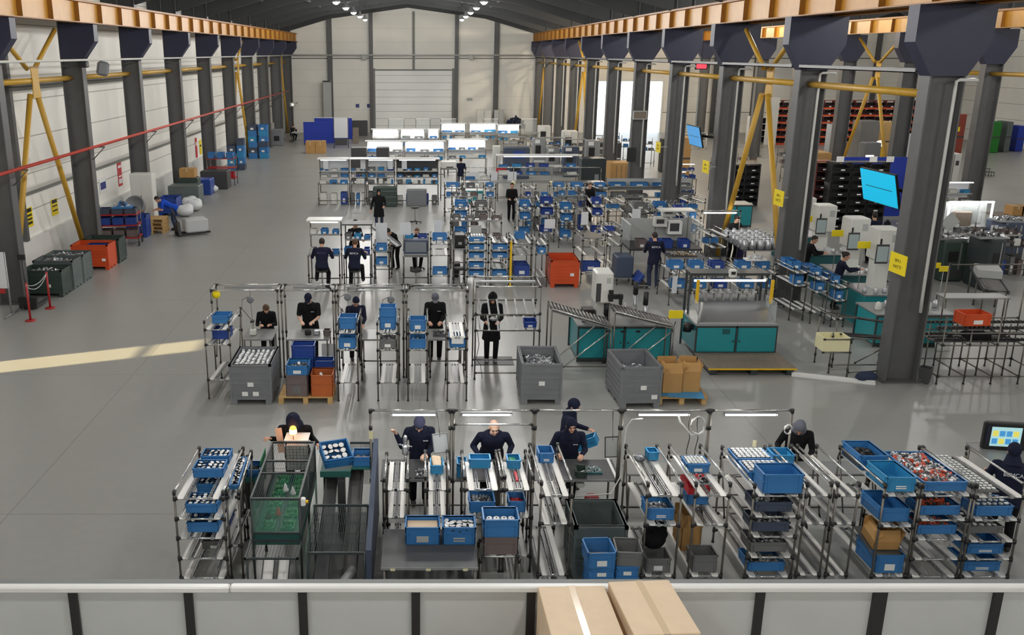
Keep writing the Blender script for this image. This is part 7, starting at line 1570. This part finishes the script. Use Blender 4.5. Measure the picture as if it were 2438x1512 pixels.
for k in range(4): pallet('wooden pallet in the low stack beside the man in blue, %s from the floor' % ORD[k], (x-.12, y+.45, .146*k), 1.0, .8, R(4)*(k % 2))
x, y = gb(405, 549); person('man in a royal blue shirt bending over the low stack of pallets', (x+.18, y+.15, 0), R(-80), 1.74, 62, (-10, 0), {-1: (-.12, -.70, .78), 1: (.15, -.66, .78)}, top='royal_cloth', bottom='jeans', sleeve='short', gear=('hair', 'hair_dark'), vox=.010)
x, y = gb(432, 563); c = thing('pallet_jack', 'black pallet jack carrying a wrapped block beside the man in blue', 'truck', (x, y+.2, 0), R(-60))
for sx in (-.24, .12): MB().box(sx, sx+.14, -.1, 1.05, .06, .12).build('fork', 'black', c)
MB().prism([(-.35, .05), (.3, .05), (.06, .55), (-.1, .55)], 1, -.22, -.1).build('pump_housing', 'black', c); MB().tube((0, -.16, .5), (0, -.4, 1.15), .025, 8).build('handle', 'black', c)
for sx in (-.15, .1): MB().tube((sx, -.16, .1), (sx+.05, -.16, .1), .1, 12).build('wheel', 'rubber', c)
o = MB().bbox((0, 0, .26), (.62, .9, .52), .05).build('wrapped_block', 'film_wrap'); o.location = (x+.45, y+.45, .125); o.rotation_euler = (0, 0, R(-60)); tag(o, 'clear wrapped block on the black pallet jack', 'load')
# bins and sacks further along
x, y = gb(412, 519); pallet_bin('deep blue pallet bin of white sacks by the side wall', (x-.35, y+1.0, 0), 0, .8, 1.0, .78, 'crate_deep_blue', ())
for k, (dx, dy) in enumerate(((.55, .9), (.6, 1.75), (.2, 1.9))):
    o = MB(); o.ball((0, 0, .25), 1, 12, 0, (.38, .4, .25)); o.ball((.1, .12, .36), 1, 10, 0, (.25, .26, .2)); o.ball((-.12, -.1, .34), 1, 10, 0, (.2, .22, .18)); me = grow(o, .04, 4, 'white_sack'); me.materials.append(MATS['sack_white']); o = put('white_sack', me, None, (x+dx-.12, y+dy-.45+.62*k, 0)); tag(o, 'bulging white sack beside the deep blue bin, %s' % ('nearest the aisle', 'second along the wall', 'third along the wall')[k], 'sack')
for k, (p0, p1, y0, y1, m, n) in enumerate(((402, 472, 443, 486, 'bin_slate', 'slate grey bin with a lid, before the brown carton'), (452, 500, 428, 465, 'crate_deep_blue', 'deep blue bin beyond the slate grey one'), (478, 540, 408, 443, 'dark_grey', 'long dark bin beside the red wheeled rack'), (425, 470, 424, 448, 'bin_green', 'dark bin under the brown carton'))):
    d = (42.3, 45.9, 47.9, 43.35)[k]; block(n+' along the side wall', 'bin', 'pallet_bin', p0, p1, y0, y1, d, 1.0 if k != 3 else .65, m, .03, floor=False, z0=0, parts=[('rib', .03, .97, .3, .36, m), ('rib', .03, .97, .62, .68, m)])
x, z = XZ(445, 424, 43.35); carton('brown carton on the dark bin by the side wall', (x, 43.68, z+.012), (.72, .6, .42))
o = MB().ball((0, 0, .28), 1, 10, 0, (.5, .4, .28)).build('white_sack', 'sack_white'); o.location = gb(505, 458)+(.0,); o.scale = (.7, .7, .7); tag(o, 'flattened pale sack before the long dark bin', 'sack')
for k, (p0, p1, py, d, n) in enumerate(((492, 558, 372, 49.4, 'with red crates'),)):
    x0, x1 = XD(p0, d, .8), XD(p1, d, .8); w = x1-x0; c = thing('wheeled_rack', 'red wheeled rack %s by the side wall' % n, 'rack', ((x0+x1)/2, d, 0))
    for z in (.35, .9, 1.4): MB().box(-w/2, w/2, 0, .9, z, z+.03).build('deck', 'red_paint', c)
    for sx in (-1, 1):
        for sy in (.03, .87): put('post', post_mesh(1.6, [.35], .022), c, (sx*(w/2-.03), sy, 0))
    for q in range(3):
        crate('red crate on the lower deck of the red wheeled rack, %s from the wall' % ORD[q], (x0+w*(q+.5)/3, d+.35, .382), (.36, .6, .3), 'plastic_red', card=0); crate('blue crate on the top deck of the red wheeled rack, %s from the wall' % ORD[q], (x0+w*(q+.5)/3, d+.35, 1.432), (.36, .6, .3), 'crate_blue', card=0)
for k, (p0, p1, d, nz, n) in enumerate(((541, 562, 55.9, 4, 'nearest'), (564, 582, 56.0, 5, 'second'), (591, 613, 62.3, 6, 'third'), (616, 638, 62.4, 6, 'fourth'))):
    w = XD(p1, d, .5)-XD(p0, d, .5)
    for q in range(nz): crate('blue toned crate in the %s tall stack by the side wall, %s from the floor' % (n, ORD[q]), (XD((p0+p1)/2, d, .5), d+.4, .004+q*.372), (round(w-.03, 2), .8, .37), ('crate_blue', 'panel_slate', 'crate_blue', 'crate_sky')[(q*3+k) % 4], rz=R(((q*37+k*11) % 7)-3), card=1 if q % 2 else 0)
block('grey machine with a bright lamp in the far side wall corner', 'machine', 'machine_bay', 648, 672, 308, 355, 71.2, .8, 'bin_grey', .04, floor=False, z0=0, parts=[('opening', .2, .7, .3, .6, 'black')])
x, z = XZ(697, 249, 80); c = thing('corner_lamp', 'lit work lamp on a bracket in the far left corner', 'lamp', (x, 80, z)); MB().bbox((0, 0, 0), (.5, .2, .35), .04).build('housing', 'paper_dim', c); MB().lathe([(.08, 0), (.08, .02)], 12, 0, Matrix.Translation((0, -.12, 0)) @ Matrix.Rotation(R(90), 4, 'X')).build('lens', 'warm_glow', c); MB().tube((0, .1, 0), (0, 3.19, 0), .03, 6).build('arm', 'alu_matt', c)
# notices on the wall panels
def notice(label, px, py, w, h, m, name='notice_sign', bars=()):
    zc = (XL+.03)*F_PX/(px-CX_PX); z = None
    for _ in range(3):
        zz = CAM_H if z is None else z; d = (zc-(CAM_H-zz)*math.sin(TILT))/math.cos(TILT); z = CAM_H-d*_t(py)
    c = thing(name, label, 'sign', (XL+.012, d, z)); MB().box(0, .012, -w/2, w/2, -h/2, h/2).build('panel', m, c)
    for k, (v, bm, bh) in enumerate(bars): MB().box(.0125, .0145, -w*.4, w*.4, h*v-bh/2, h*v+bh/2).build('printed_line', bm, c)
    return c
notice('yellow warning notice on the side wall, nearer the aisle end', 69, 518, .62, .62, 'yellow_sign', bars=((.36, 'black', .12), (.1, 'ink_dark', .07), (-.1, 'ink_dark', .07), (-.3, 'ink_dark', .09)))
notice('yellow warning notice with a tear on the side wall', 131, 493, .55, .55, 'yellow_sign', bars=((.36, 'black', .12), (.08, 'ink_dark', .05), (-.2, 'ink_dark', .05)))
notice('red vertical poster on the side wall', 286, 414, .5, 1.0, 'sign_red', 'poster', bars=((.3, 'paper', .1), (-.1, 'paper', .06), (-.3, 'paper', .2)))
notice('white notice with blue figures on the side wall', 246, 442, .8, .6, 'paper', bars=((.0, 'ink_blue', .28),))
notice('red and white notice far along the side wall', 468, 352, .4, 1.1, 'sign_red', bars=((.2, 'paper', .2),)); notice('yellow notice far along the side wall', 478, 350, .5, .8, 'yellow_sign', bars=((.1, 'ink_dark', .1),))
x = -11.0; d = 29.3; z = XZ(268, 155, 30.5)[1]
o = MB().bbox((0, 0, 0), (.4, .45, .5), .08).build('wall_speaker', 'bin_grey'); o.location = (XD(268, 31.0, 6.5), 31.0, z); o.rotation_euler = (0, .2, .3); tag(o, 'grey boxy speaker hanging under the side wall pipe', 'speaker'); o.location = (-11.02, 32.9, 6.36)
o = MB().bbox((0, 0, 0), (.3, .3, .2), .03).build('wall_camera', 'black'); o.location = (-11.05, 31.1, 6.52); tag(o, 'black unit fixed under the side wall pipe', 'unit')
# ================================================================ the column rows and the next hall
def col_sign(px, py, d, w, h, label, lines=('BM-1', 'HATTI'), rz=R(-86)):
    x, z = XZ(px, py, d); c = thing('line_sign', label, 'sign', (x, d, z), rz); c.rotation_euler = (0, 0, rz); MB().box(-w/2, w/2, -.01, .01, -h/2, h/2).build('panel', 'yellow_sign', c)
    for k, t in enumerate(lines): text_obj(t, h*.24, 'ink_dark', c, Matrix.Translation((0, -.012, h*(.14-.3*k))) @ FACE_CAM)
    MB().box(-.03, .03, .01, max(.05, XM-.36-x), -.02, .02).build('bracket', 'alu_matt', c); return c
col_sign(2138, 628, 18.6, .58, .42, 'yellow line sign on the first great column'); col_sign(1854, 471, 25.0, .56, .42, 'yellow line sign on the second column from the camera', ('BM-2', 'HATTI')); col_sign(1680, 397, 31.4, .56, .42, 'yellow line sign on the third column from the camera', ('BM-3', 'HATTI')); col_sign(1567, 350, 37.8, .56, .42, 'yellow line sign on the fourth column from the camera', ('BM-4', 'HATTI'))
def col_screen(px, py, d, W_, h, label, m, col):
    # a big screen turned towards the main hall and tipped down, held by an arm of the column at col = (x, y)
    x, z = XZ(px, py, d); c = thing('wall_monitor', label, 'monitor', (x, d, z)); c.rotation_euler = (R(14), 0, R(-87))
    MB().box(-W_/2-.02, W_/2+.02, .0, .05, -h/2-.02, h/2+.02).build('housing', 'black', c); MB().box(-W_/2, W_/2, -.006, .0, -h/2, h/2).build('screen', m, c)
    MB().box(-W_*.38, W_*.38, -.009, -.006, -.012, .004).build('text_line', 'teal_dark', c); MB().box(-.12, .12, .05, .12, -.12, .12).build('mount', 'black', c)
    Mi = (Matrix.Translation(c.location) @ c.rotation_euler.to_matrix().to_4x4()).inverted(); MB().tube((0, .1, 0), Mi @ Vector((col[0], col[1], z)), .045, 8).build('arm', 'black', c)
col_screen(2092, 447, 20.1, 1.42, .72, 'large cyan monitor on an arm of the first great column', 'screen_cyan', (XM, Y0+.2)); col_screen(1653, 324, 32.9, 1.30, .70, 'blue monitor on an arm of the third column from the camera', 'screen_blue', (XM, Y0+2*BAY+.2))
x, z = XZ(1675, 157, 44); c = thing('led_sign', 'red lit numeral sign hanging between the columns', 'sign', (x, 44.3, z)); MB().box(-.28, .28, 0, .12, -.17, .17).build('housing', 'black', c); MB().box(-.23, .23, -.006, 0, -.12, .12).build('display', 'led_red', c); MB().tube((0, .06, .17), (0, .06, 9.55-z), .012, 6).build('hanger', 'joint_black', c)
x, z = XZ(1508, 274, 44.2); c = thing('wall_monitor', 'small grey monitor fixed to the column by the open bay', 'monitor', (XM-.05, 44.15, z)); MB().box(-.33, .33, 0, .08, -.2, .2).build('housing', 'paper_dim', c); MB().box(-.29, .29, -.006, 0, -.16, .16).build('screen', 'wood_grey', c); MB().box(-.1, .1, .08, .16, -.1, .1).build('mount', 'black', c)
block('black board hung low on the column by the open bay', 'board', 'notice_board', 1492, 1515, 352, 385, 44.20, .06, 'black', .01, floor=False)
# four white machine boxes in a line beside the second column
for k, (p0, p1, y0, y1, d, n) in enumerate(((2096, 2150, 546, 602, 23.2, 'nearest the great column'), (2028, 2076, 521, 577, 25.5, 'behind the working woman'), (1952, 1996, 490, 550, 28.2, 'third from the great column'), (1900, 1946, 472, 530, 31.0, 'fourth from the great column'))):
    x0, zt_ = XZ(p0, y0, d); x1, _ = XZ(p1, y0, d); w = x1-x0
    c = thing('press_machine', 'white boxed press head on a teal bench, %s' % n, 'machine', ((x0+x1)/2, d, 0))
    MB().bbox((0, .3, zt_-.42), (w, .6, .84), .03).build('housing', 'machine_white', c); MB().box(w*.1, w*.38, -.006, .002, zt_-.35, zt_-.15).build('vent', 'paper_dim', c); MB().box(-w*.42, -w*.34, -.008, .002, zt_-.4, zt_-.25).build('switch', 'black', c)
    s_ = MB().box(-w*.75, -w*.2, -.25, -.22, zt_-.85, zt_-.35).build('control_panel', 'dark_grey', c); MB().box(-w*.72, -w*.23, -.256, -.25, zt_-.8, zt_-.4).build('screen', 'screen_dim', s_)
    MB().box(-w*.5, -w*.4, -.24, .05, zt_-.62, zt_-.56).build('arm', 'dark_grey', c)
    MB().box(-w*1.1, w*.7, -.4, .8, .0, .86).build('bench_body', 'teal' if k < 1 else 'teal_dark', c); MB().box(-w*1.15, w*.75, -.45, .85, .86, .9).build('bench_top', 'aluminium', c); MB().box(-w*.3, w*.3, .2, .6, .9, zt_-.8).build('column', 'machine_white', c)
    for q in range(5): MB().lathe([(.05, 0), (.06, .03), (.05, .12), (.02, .15)], 10).build('fixture', 'metal_part', c).location = (-w+.28*q*w*1.6, -.2-.08*(q % 2), .9)
    if k < 3: o = MB().box(-.16, .16, -.02, .02, -.09, .09).build('yellow_tag', 'yellow_sign', c); o.location = (-w*.95, .2, zt_-.45); MB().tube((-w*.95, .22, .9), (-w*.95, .22, zt_-.5), .012, 6).build('tag_post', 'alu_matt', c)
x0, x1 = XD(2048, 22.0, .5), XD(2226, 22.0, .5); tcb = teal_cabinet('long teal cabinet bench beyond the first great column', x0, x1, 21.2, 22.3, .80, 2)
for q in range(6):
    o = MB().lathe([(.06, 0), (.075, .03), (.06, .16), (.03, .2)], 10).build('fixture', 'metal_part' if q % 2 else 'machine_white'); o.location = (x0+.2+.3*q, 21.6+.2*(q % 2), .832); tag(o, 'small %s fixture on the long teal cabinet bench, %s along' % ('silver' if q % 2 else 'white', ORD[q]), 'fixture')
for px, py, d, n in ((2228, 632, 22.6, 'nearer the great column'), (2248, 640, 22.4, 'farther from the great column')): x, z = XZ(px, py, d); c = thing('yellow_tag', 'yellow blank tag on a thin post, %s' % n, 'tag', (x, d, 0)); MB().box(-.12, .12, -.01, .01, z-.07, z+.07).build('panel', 'yellow_sign', c); MB().tube((0, .02, 0), (0, .02, z), .012, 6).build('post', 'alu_matt', c)
for k, (p0, p1, d, lv, n) in enumerate(((1892, 1925, 23.5, (1.3, .95, .3), 'nearest the second column'), (1942, 1976, 23.2, (1.2, .85, .3), 'second from the second column'), (1990, 2020, 22.9, (1.05, .7, .2), 'nearest the teal bench'))): far_rack('flow rack of blue crates before the working woman, %s' % n, 'working woman rack %s' % ORD[k], p0, p1, d, 1.3, lv[0]+.15, lv, .05, ((0, .3), (1, .1), (0, .65)), h=.2)
person('woman with dark hair reaching towards the white press heads', (XD(1992, 24.8, 1.2), 24.7, 0), R(70), 1.64, 12, (8, 0), {-1: (-.1, -.55, 1.18), 1: (.12, -.52, 1.15)}, gear=('bun', 'hair_dark'), vox=.011, top='navy_cloth', face=False)
person('person in black sitting before the farther white press heads', (XD(1918, 27.3, 1.2), 27.2, 0), R(60), 1.62, 14, (10, 0), {-1: (-.1, -.5, 1.1), 1: (.12, -.5, 1.1)}, gear=('hair', 'hair_dark'), vox=.012, top='black_cloth', face=False)
person('person in a royal blue top standing under the cyan monitor', (XD(2088, 30.2, 1.2), 30.4, 0), math.pi, 1.74, 4, (6, 0), gear=('hair', 'hair_dark'), vox=.012, top='navy_cloth', face=False); person('hooded person in black standing beside the cyan monitor', (XD(2112, 29.2, 1.2), 29.3, 0), R(150), 1.62, 6, (6, 0), gear=('hood', 'black_cloth'), top='black_cloth', vox=.012, face=False)
# roller conveyors, tables and stands right of the great column
c = thing('roller_conveyor', 'long dark roller conveyor running away beyond the great column', 'conveyor', (XD(2372, 23.6, .8), 23.6, 0), R(-24)); b = MB()
for q in range(30): b.tube((-.25, .1*q, .8), (.25, .1*q, .8), .03, 6, 0)
b.build('roller', 'roller_grey', c)
for sx in (-.28, .28): MB().box(sx-.02, sx+.02, -.1, 3.0, .74, .84).build('side_rail', 'dark_grey', c)
for y in (.1, 1.5, 2.8):
    for sx in (-.26, .26): put('leg', post_mesh(.74, [], .02), c, (sx, y, 0))
far_rack('white lane rack standing just beyond the great column', 'white lane rack beyond the great column', 2186, 2226, 25.4, 1.5, 1.35, (1.2, .85, .3), .06, ((1, .3),), h=.16, m='crate_grey')
o = MB().box(-.3, .3, -.45, .45, 0, .22).build('white_tray', 'paper_dim'); o.location = (c.location.x+1.8*math.sin(R(24)), 23.6+1.8*math.cos(R(24)), .832); o.rotation_euler = (0, 0, R(-24)); tag(o, 'pale shallow tray on the dark roller conveyor', 'tray')
table('narrow grey table before the dark roller conveyor', XD(2238, 22.2, .8), XD(2392, 22.2, .8), 22.0, 22.5, 1.02, 'table_grey')
sheet('white board standing on the floor beyond the empty rack', (XD(2240, 21.0, .3), 20.9, .212), .36, .42, 'paper_dim', tilt=R(-12), name='white_board', cat='board')
c = thing('diamond_board', 'pale board turned on its corner among the dark machines', 'board', (XD(2260, 29, 1.5), 29, 0)); MB().box(-.22, .22, -.01, .01, -.22, .22, 0, Matrix.Translation((0, 0, XZ(2260, 528, 29)[1])) @ Matrix.Rotation(R(45), 4, 'Y')).build('panel', 'paper_dim', c); put('post', post_mesh(XZ(2260, 528, 29)[1]-.3, [], .014), c, (0, .03, 0))
# lit inspection frames
for p0, p1, y0, y1, d, n in ((2262, 2358, 480, 540, 31, 'beyond the dark machines'), (1902, 1946, 424, 480, 38, 'behind the fourth press head')):
    x0, z1 = XZ(p0, y0, d); x1, z0 = XZ(p1, y1, d); w = x1-x0; c = thing('inspection_gate', 'bright white lit inspection frame %s' % n, 'frame', ((x0+x1)/2, d, 0)); t = .05
    MB().box(-w/2, w/2, 0, .5, z0-.08, z0).build('table_top', 'alu_matt', c); MB().box(-w/2, w/2, 0, .06, z1-t, z1).build('top_light', 'tube_glow', c)
    for sx in (-1, 1): MB().box(sx*(w/2-t/2)-t/2, sx*(w/2-t/2)+t/2, 0, .06, z0, z1-t).build('side_light', 'tube_dim', c); put('leg', post_mesh(z0-.08, [], .025), c, (sx*(w/2-.06), .25, 0))
    MB().box(-w/2+t, w/2-t, .3, .31, z0, z1-t).build('rear_pane', 'glass', c); MB().bbox((-w*.1, .2, z0+.25), (w*.4, .2, .5), .03).build('inspection_unit', 'wood_grey', c)
for k, (p0, p1, y0, y1, d, m, n) in enumerate(((2176, 2222, 545, 600, 28.5, 'cage_dark', 'dark green machine block beyond the great column'), (2246, 2310, 575, 612, 27.8, 'bin_green', 'dark green bin among the dark machines'), (2352, 2400, 572, 640, 26.5, 'cage_dark', 'dark machine with silver parts at the picture edge'), (2392, 2450, 532, 566, 30.0, 'panel_slate', 'dark blue machine below the brown cartons'))):
    block(n, 'machine', 'machine_bay', p0, p1, y0, y1, d, 1.2, m, .05, floor=False, z0=0, parts=[('opening', .2, .6, .5, .75, 'black'), ('pipe', .65, .72, .3, .95, 'aluminium'), ('panel', .1, .9, .1, .3, 'dark_grey')])
    xa, z = XZ((p0+p1)/2, y0, d); heap('silver parts on the %s' % n, (xa, d+.5, z+.002), .9, .7, .16, ['metal_part', 'dark_grey', 'aluminium'], 60, .12, 60+k)
table('wooden table carrying brown cartons at the picture edge', XD(2370, 33, .9), XD(2470, 33, .9), 33.0, 34.0, XZ(2400, 515, 33)[1], 'wood_grey')
for k, px in enumerate((2415, 2438)): carton('brown carton on the wooden table at the picture edge, %s' % ('nearer the lit frame' if k == 0 else 'farther from the lit frame'), (XD(px, 33.4, 1.4), 33.4, XZ(2400, 515, 33)[1]+.004), (.42, .5, .34))
# shelf racks of dark bins in the next hall
def bin_shelf(label, short, p0, p1, y0, y1, d, cols, rows_, m, binm, beam=None):
    x0, z1 = XZ(p0, y0, d); x1, _ = XZ(p1, y0, d); w = x1-x0; c = thing('storage_shelf', label, 'shelf', ((x0+x1)/2, d, 0)); bm = MB(); cw = w/cols*.9; ch = z1/rows_*.72
    bm.box(-cw/2, cw/2, -.06, .5, 0, .02); bm.prism([(-.06, 0), (-.12, ch*.55), (-.10, ch*.6), (-.04, .02)], 0, -cw/2, cw/2)
    for s_ in (-1, 1): bm.box(s_*cw/2-.01, s_*cw/2+.01, -.06, .5, 0, ch)
    bm.box(-cw/2, cw/2, .48, .5, 0, ch); bm.box(-.08, .08, -.125, -.115, ch*.2, ch*.4, 1); bm = bm.mesh('storage_bin', [binm, 'paper'])
    for i in range(cols+1): MB().box(-w/2+w*i/cols-.02, -w/2+w*i/cols+.02, 0, .55, 0, z1).build('upright', m, c)
    for j in range(rows_):
        z = .08+j*(z1-.1)/rows_; MB().box(-w/2, w/2, 0, .55, z-.03, z).build('shelf', m, c)
        if beam: MB().box(-w/2, w/2, -.20, -.15, z-.06, z+.07).build('beam', beam, c)
        for i in range(cols): o = put('storage_bin', bm, None, ((x0+x1)/2-w/2+w*(i+.5)/cols, d+.02, z+.002)); tag(o, 'dark bin on the %s' % short, 'bin', 'bins on the %s' % short)
    MB().box(-w/2, w/2, -.05, .55, z1, z1+.03).build('shelf', m, c); return c
bin_shelf('black bin shelving with white cards behind the cyan monitor', 'black shelving behind the cyan monitor', 1984, 2120, 388, 500, 36.5, 3, 8, 'black', 'black'); bin_shelf('dark red bin shelving next to the black bin shelving', 'dark red shelving', 1946, 1982, 385, 500, 37.2, 1, 7, 'rack_red', 'rack_bin'); bin_shelf('black bin shelving between the yellow brace legs', 'shelving between the yellow brace legs', 1742, 1812, 392, 480, 42.5, 2, 6, 'dark_grey', 'black')
for q, (px, py) in enumerate(((2001, 388), (2080, 388), (2120, 388))): x, z = XZ(px, py, 36.4); sheet('white card standing on the black bin shelving, %s from the second column' % ORD[q], (x, 36.45, z+.14), .3, .22, 'paper', name='white_card', cat='card')
c = thing('blue_partition', 'royal blue partition panel behind the black bin shelving', 'partition', (XD(2090, 39, 1), 39.2, 0)); w = XD(2168, 39, 1)-XD(1990, 39, 1); MB().box(-w/2, w/2, -.03, .03, .1, XZ(2090, 374, 39.2)[1]).build('panel', 'blue_panel', c)
for sx in (-1, 1): put('post', post_mesh(1.9, [], .03), c, (sx*(w/2-.05), .06, 0))
bin_shelf('long high racking of dark bins on orange beams against the end wall', 'long orange beam racking', 1842, 2186, 240, 345, 72, 14, 6, 'rack_red', 'rack_bin', 'orange')
bin_shelf('black and white shelf unit by the end wall, beside the racking', 'black and white shelf unit', 1786, 1836, 278, 345, 73.3, 1, 4, 'rail_white', 'black'); sheet('white end panel of the long racking', (XD(1838, 71.7, 2), 71.70, 1.81), .9, 3.6, 'machine_white', name='rack_side_panel', cat='panel', th=.05); 
for k, (p0, p1, y0, y1, d, dp, m, n) in enumerate(((2045, 2098, 288, 335, 60, 1.2, 'crate_grey', 'pale machine casing before the long racking'), (2100, 2130, 290, 330, 61, 1.0, 'wood', 'tan panel machine before the long racking'), (1975, 2010, 295, 350, 58, .8, 'aluminium', 'bundle of aluminium profiles standing before the racking'), (1915, 1945, 335, 360, 55, .8, 'machine_white', 'low white crate frame before the racking'), (2058, 2100, 340, 366, 50, .8, 'bin_grey', 'grey console with a warm lit window'), (2262, 2304, 272, 330, 62, .8, 'rack_red', 'red brown double locker in the third hall'), (2155, 2180, 318, 372, 48, .1, 'board_white', 'tall white panel beside the great column in the third hall'), (1912, 1982, 364, 382, 44, 1.4, 'cardboard', 'long brown carton behind the black shelving'), (2342, 2388, 290, 358, 66, 1.6, 'green_box', 'stack of bright green boxes in the third hall'), (2390, 2415, 290, 355, 66.5, 1.4, 'bin_slate', 'grey stack beside the bright green boxes'), (2418, 2445, 300, 350, 67, 1.2, 'blue_panel', 'blue stack at the picture edge beyond the green boxes'), (2322, 2340, 288, 350, 65, 1.0, 'panel_slate', 'slate blue stack before the green boxes'), (1352, 1372, 258, 312, 78, .6, 'cream', 'cream cabinet with strip lights near the open bay'), (1576, 1606, 330, 345, 55, .6, 'dark_grey', 'dark low machine beside the blue monitor'), (1604, 1648, 328, 362, 52, 1.4, 'cardboard', 'wide brown carton bin under the blue monitor'))):
    block(n, 'machine' if 'machine' in n or 'console' in n else ('stack' if 'stack' in n else 'box'), 'stack_of_boxes' if False else ('box_pile' if 'stack' in n else 'machine_casing'), p0, p1, y0, y1, d, dp, m, .04, floor=False, z0=0, parts=[('seam', .02, .98, .48, .52, 'dark_grey')]+([('lit_window', .1, .6, .1, .7, 'warm_glow')] if 'warm' in n else [])+([('tag', .3, .6, .62, .72, 'yellow_sign')] if 'locker' in n else []))
c = thing('hopper_machine', 'yellow sloping hopper with a white dome before the long racking', 'machine', (XD(2085, 57, 1), 57, 0)); MB().prism([(-.9, .2), (.5, .2), (.6, 1.3), (.2, 1.35)], 1, 0, .8).build('chute', 'yellow_guard', c); MB().ball((.4, .4, 1.35), .32, 12).build('dome', 'warm_glow', c); put('leg', post_mesh(.3, [], .05), c, (.2, .4, 0))
for k, (p0, p1, y0, y1, d, n) in enumerate(((2246, 2262, 366, 415, 44, 'nearest the great column'), (2266, 2292, 366, 412, 44.3, 'second from the great column'), (2318, 2340, 362, 420, 43.5, 'beyond the second row column'))): block('white control cabinet in the third hall, %s' % n, 'cabinet', 'control_cabinet', p0, p1, y0, y1, d, .7, 'machine_white', .03, floor=False, z0=0, parts=[('plate', .3, .7, .75, .85, 'dark_grey'), ('side_strip', .0, .06, .02, .98, 'dark_grey')])
c = thing('step_stool', 'dark two tread step stool on the third hall floor', 'steps', gb(2352, 420)+(0,)); 
for k in range(2):
    MB().box(-.35+.3*k, .1+.3*k, 0, .6, .42-.2*k, .45-.2*k).build('tread', 'dark_grey', c)
    for y in (.03, .55): put('leg', post_mesh(.42-.2*k, [], .02), c, (-.3+.3*k+.2*k, y, 0)); put('leg', post_mesh(.42-.2*k, [], .02), c, (.05+.3*k, y, 0))
bench('white bench with a blue crate beside the third hall cabinets', 'white third hall bench', 2236, 2330, 36.5, .8, 1.0, 1.9, ((1.4, .3),), None, 'tube_dim', 'board_white', 3, 70)
for k, (p0, p1, y0, y1, d, n) in enumerate(((1610, 1660, 392, 425, 44.5, 'nearer the fourth column'), (1585, 1640, 425, 450, 41.5, 'farther from the third column'))): bench('blue crate bench behind the third column, %s' % n, 'third column bench %s' % ORD[k], p0, p1, d, .8, 1.0, 1.7, ((1.35, .4),), None, 'tube_dim', None, 3, 80+k, low=True, mcs=('crate_blue', 'crate_deep_blue', 'crate_blue'))
for k, px in enumerate((1700, 1765, 1860)): bench('grey bench in the next hall before the open floor, %s from the columns' % ORD[k], 'open floor bench %s' % ORD[k], px, px+46, 47+2*k, .8, 1.0, 1.7, ((1.35, .4),), None, None, None, 2, 90+k, mcs=('crate_grey', 'crate_brown', 'black') if False else ('crate_grey', 'crate_brown'))
person('person with dark hair at the benches beside the yellow brace', (XD(1762, 45.5, 1.2), 45.6, 0), R(40), 1.66, 8, (6, 0), gear=('hair', 'hair_dark'), top='black_cloth', vox=.013, face=False)
for k, (p0, p1) in enumerate(((1455, 1480), (1484, 1515), (1530, 1560))): bench('dark bench against the light of the open bay, %s' % ('nearest the far stations', 'by the black board', 'nearest the fourth column')[k], 'open bay bench %s' % ORD[k], p0, p1, 62-2*k, .8, 1.0, 1.7, ((1.35, .4),), None, None, None, 2, 95+k, mcs=('crate_grey', 'crate_blue'))
c = thing('handrail', 'white handrail frame with lit panels beside the open bay', 'rail', (XD(1660, 68, .6), 68, 0)); w = 1.9
for k in range(4): put('post', post_mesh(1.2, [], .03, 'rail_white'), c, (-w/2+w*k/3, .3*k, 0))
for z in (.6, 1.18): rod('rail', c, (-w/2, 0, z), (w/2, .9, z), .03, 'rail_white', False)

bench('cluttered dark topped bench among the machines beyond the great column', 'dark topped bench', 2296, 2352, 28.6, .8, 1.0, 1.6, ((1.3, .4),), None, None, None, 3, 61, extras=4, low=True, m='dark_grey', mcs=('crate_grey', 'crate_deep_blue', 'crate_brown'))
bench('dark topped bench by the brown cartons at the picture edge', 'picture edge bench', 2392, 2452, 28.6, .8, .95, 1.5, ((1.25, .4),), None, None, None, 3, 62, extras=4, low=True, m='dark_grey', mcs=('crate_grey', 'crate_deep_blue', 'crate_brown'))
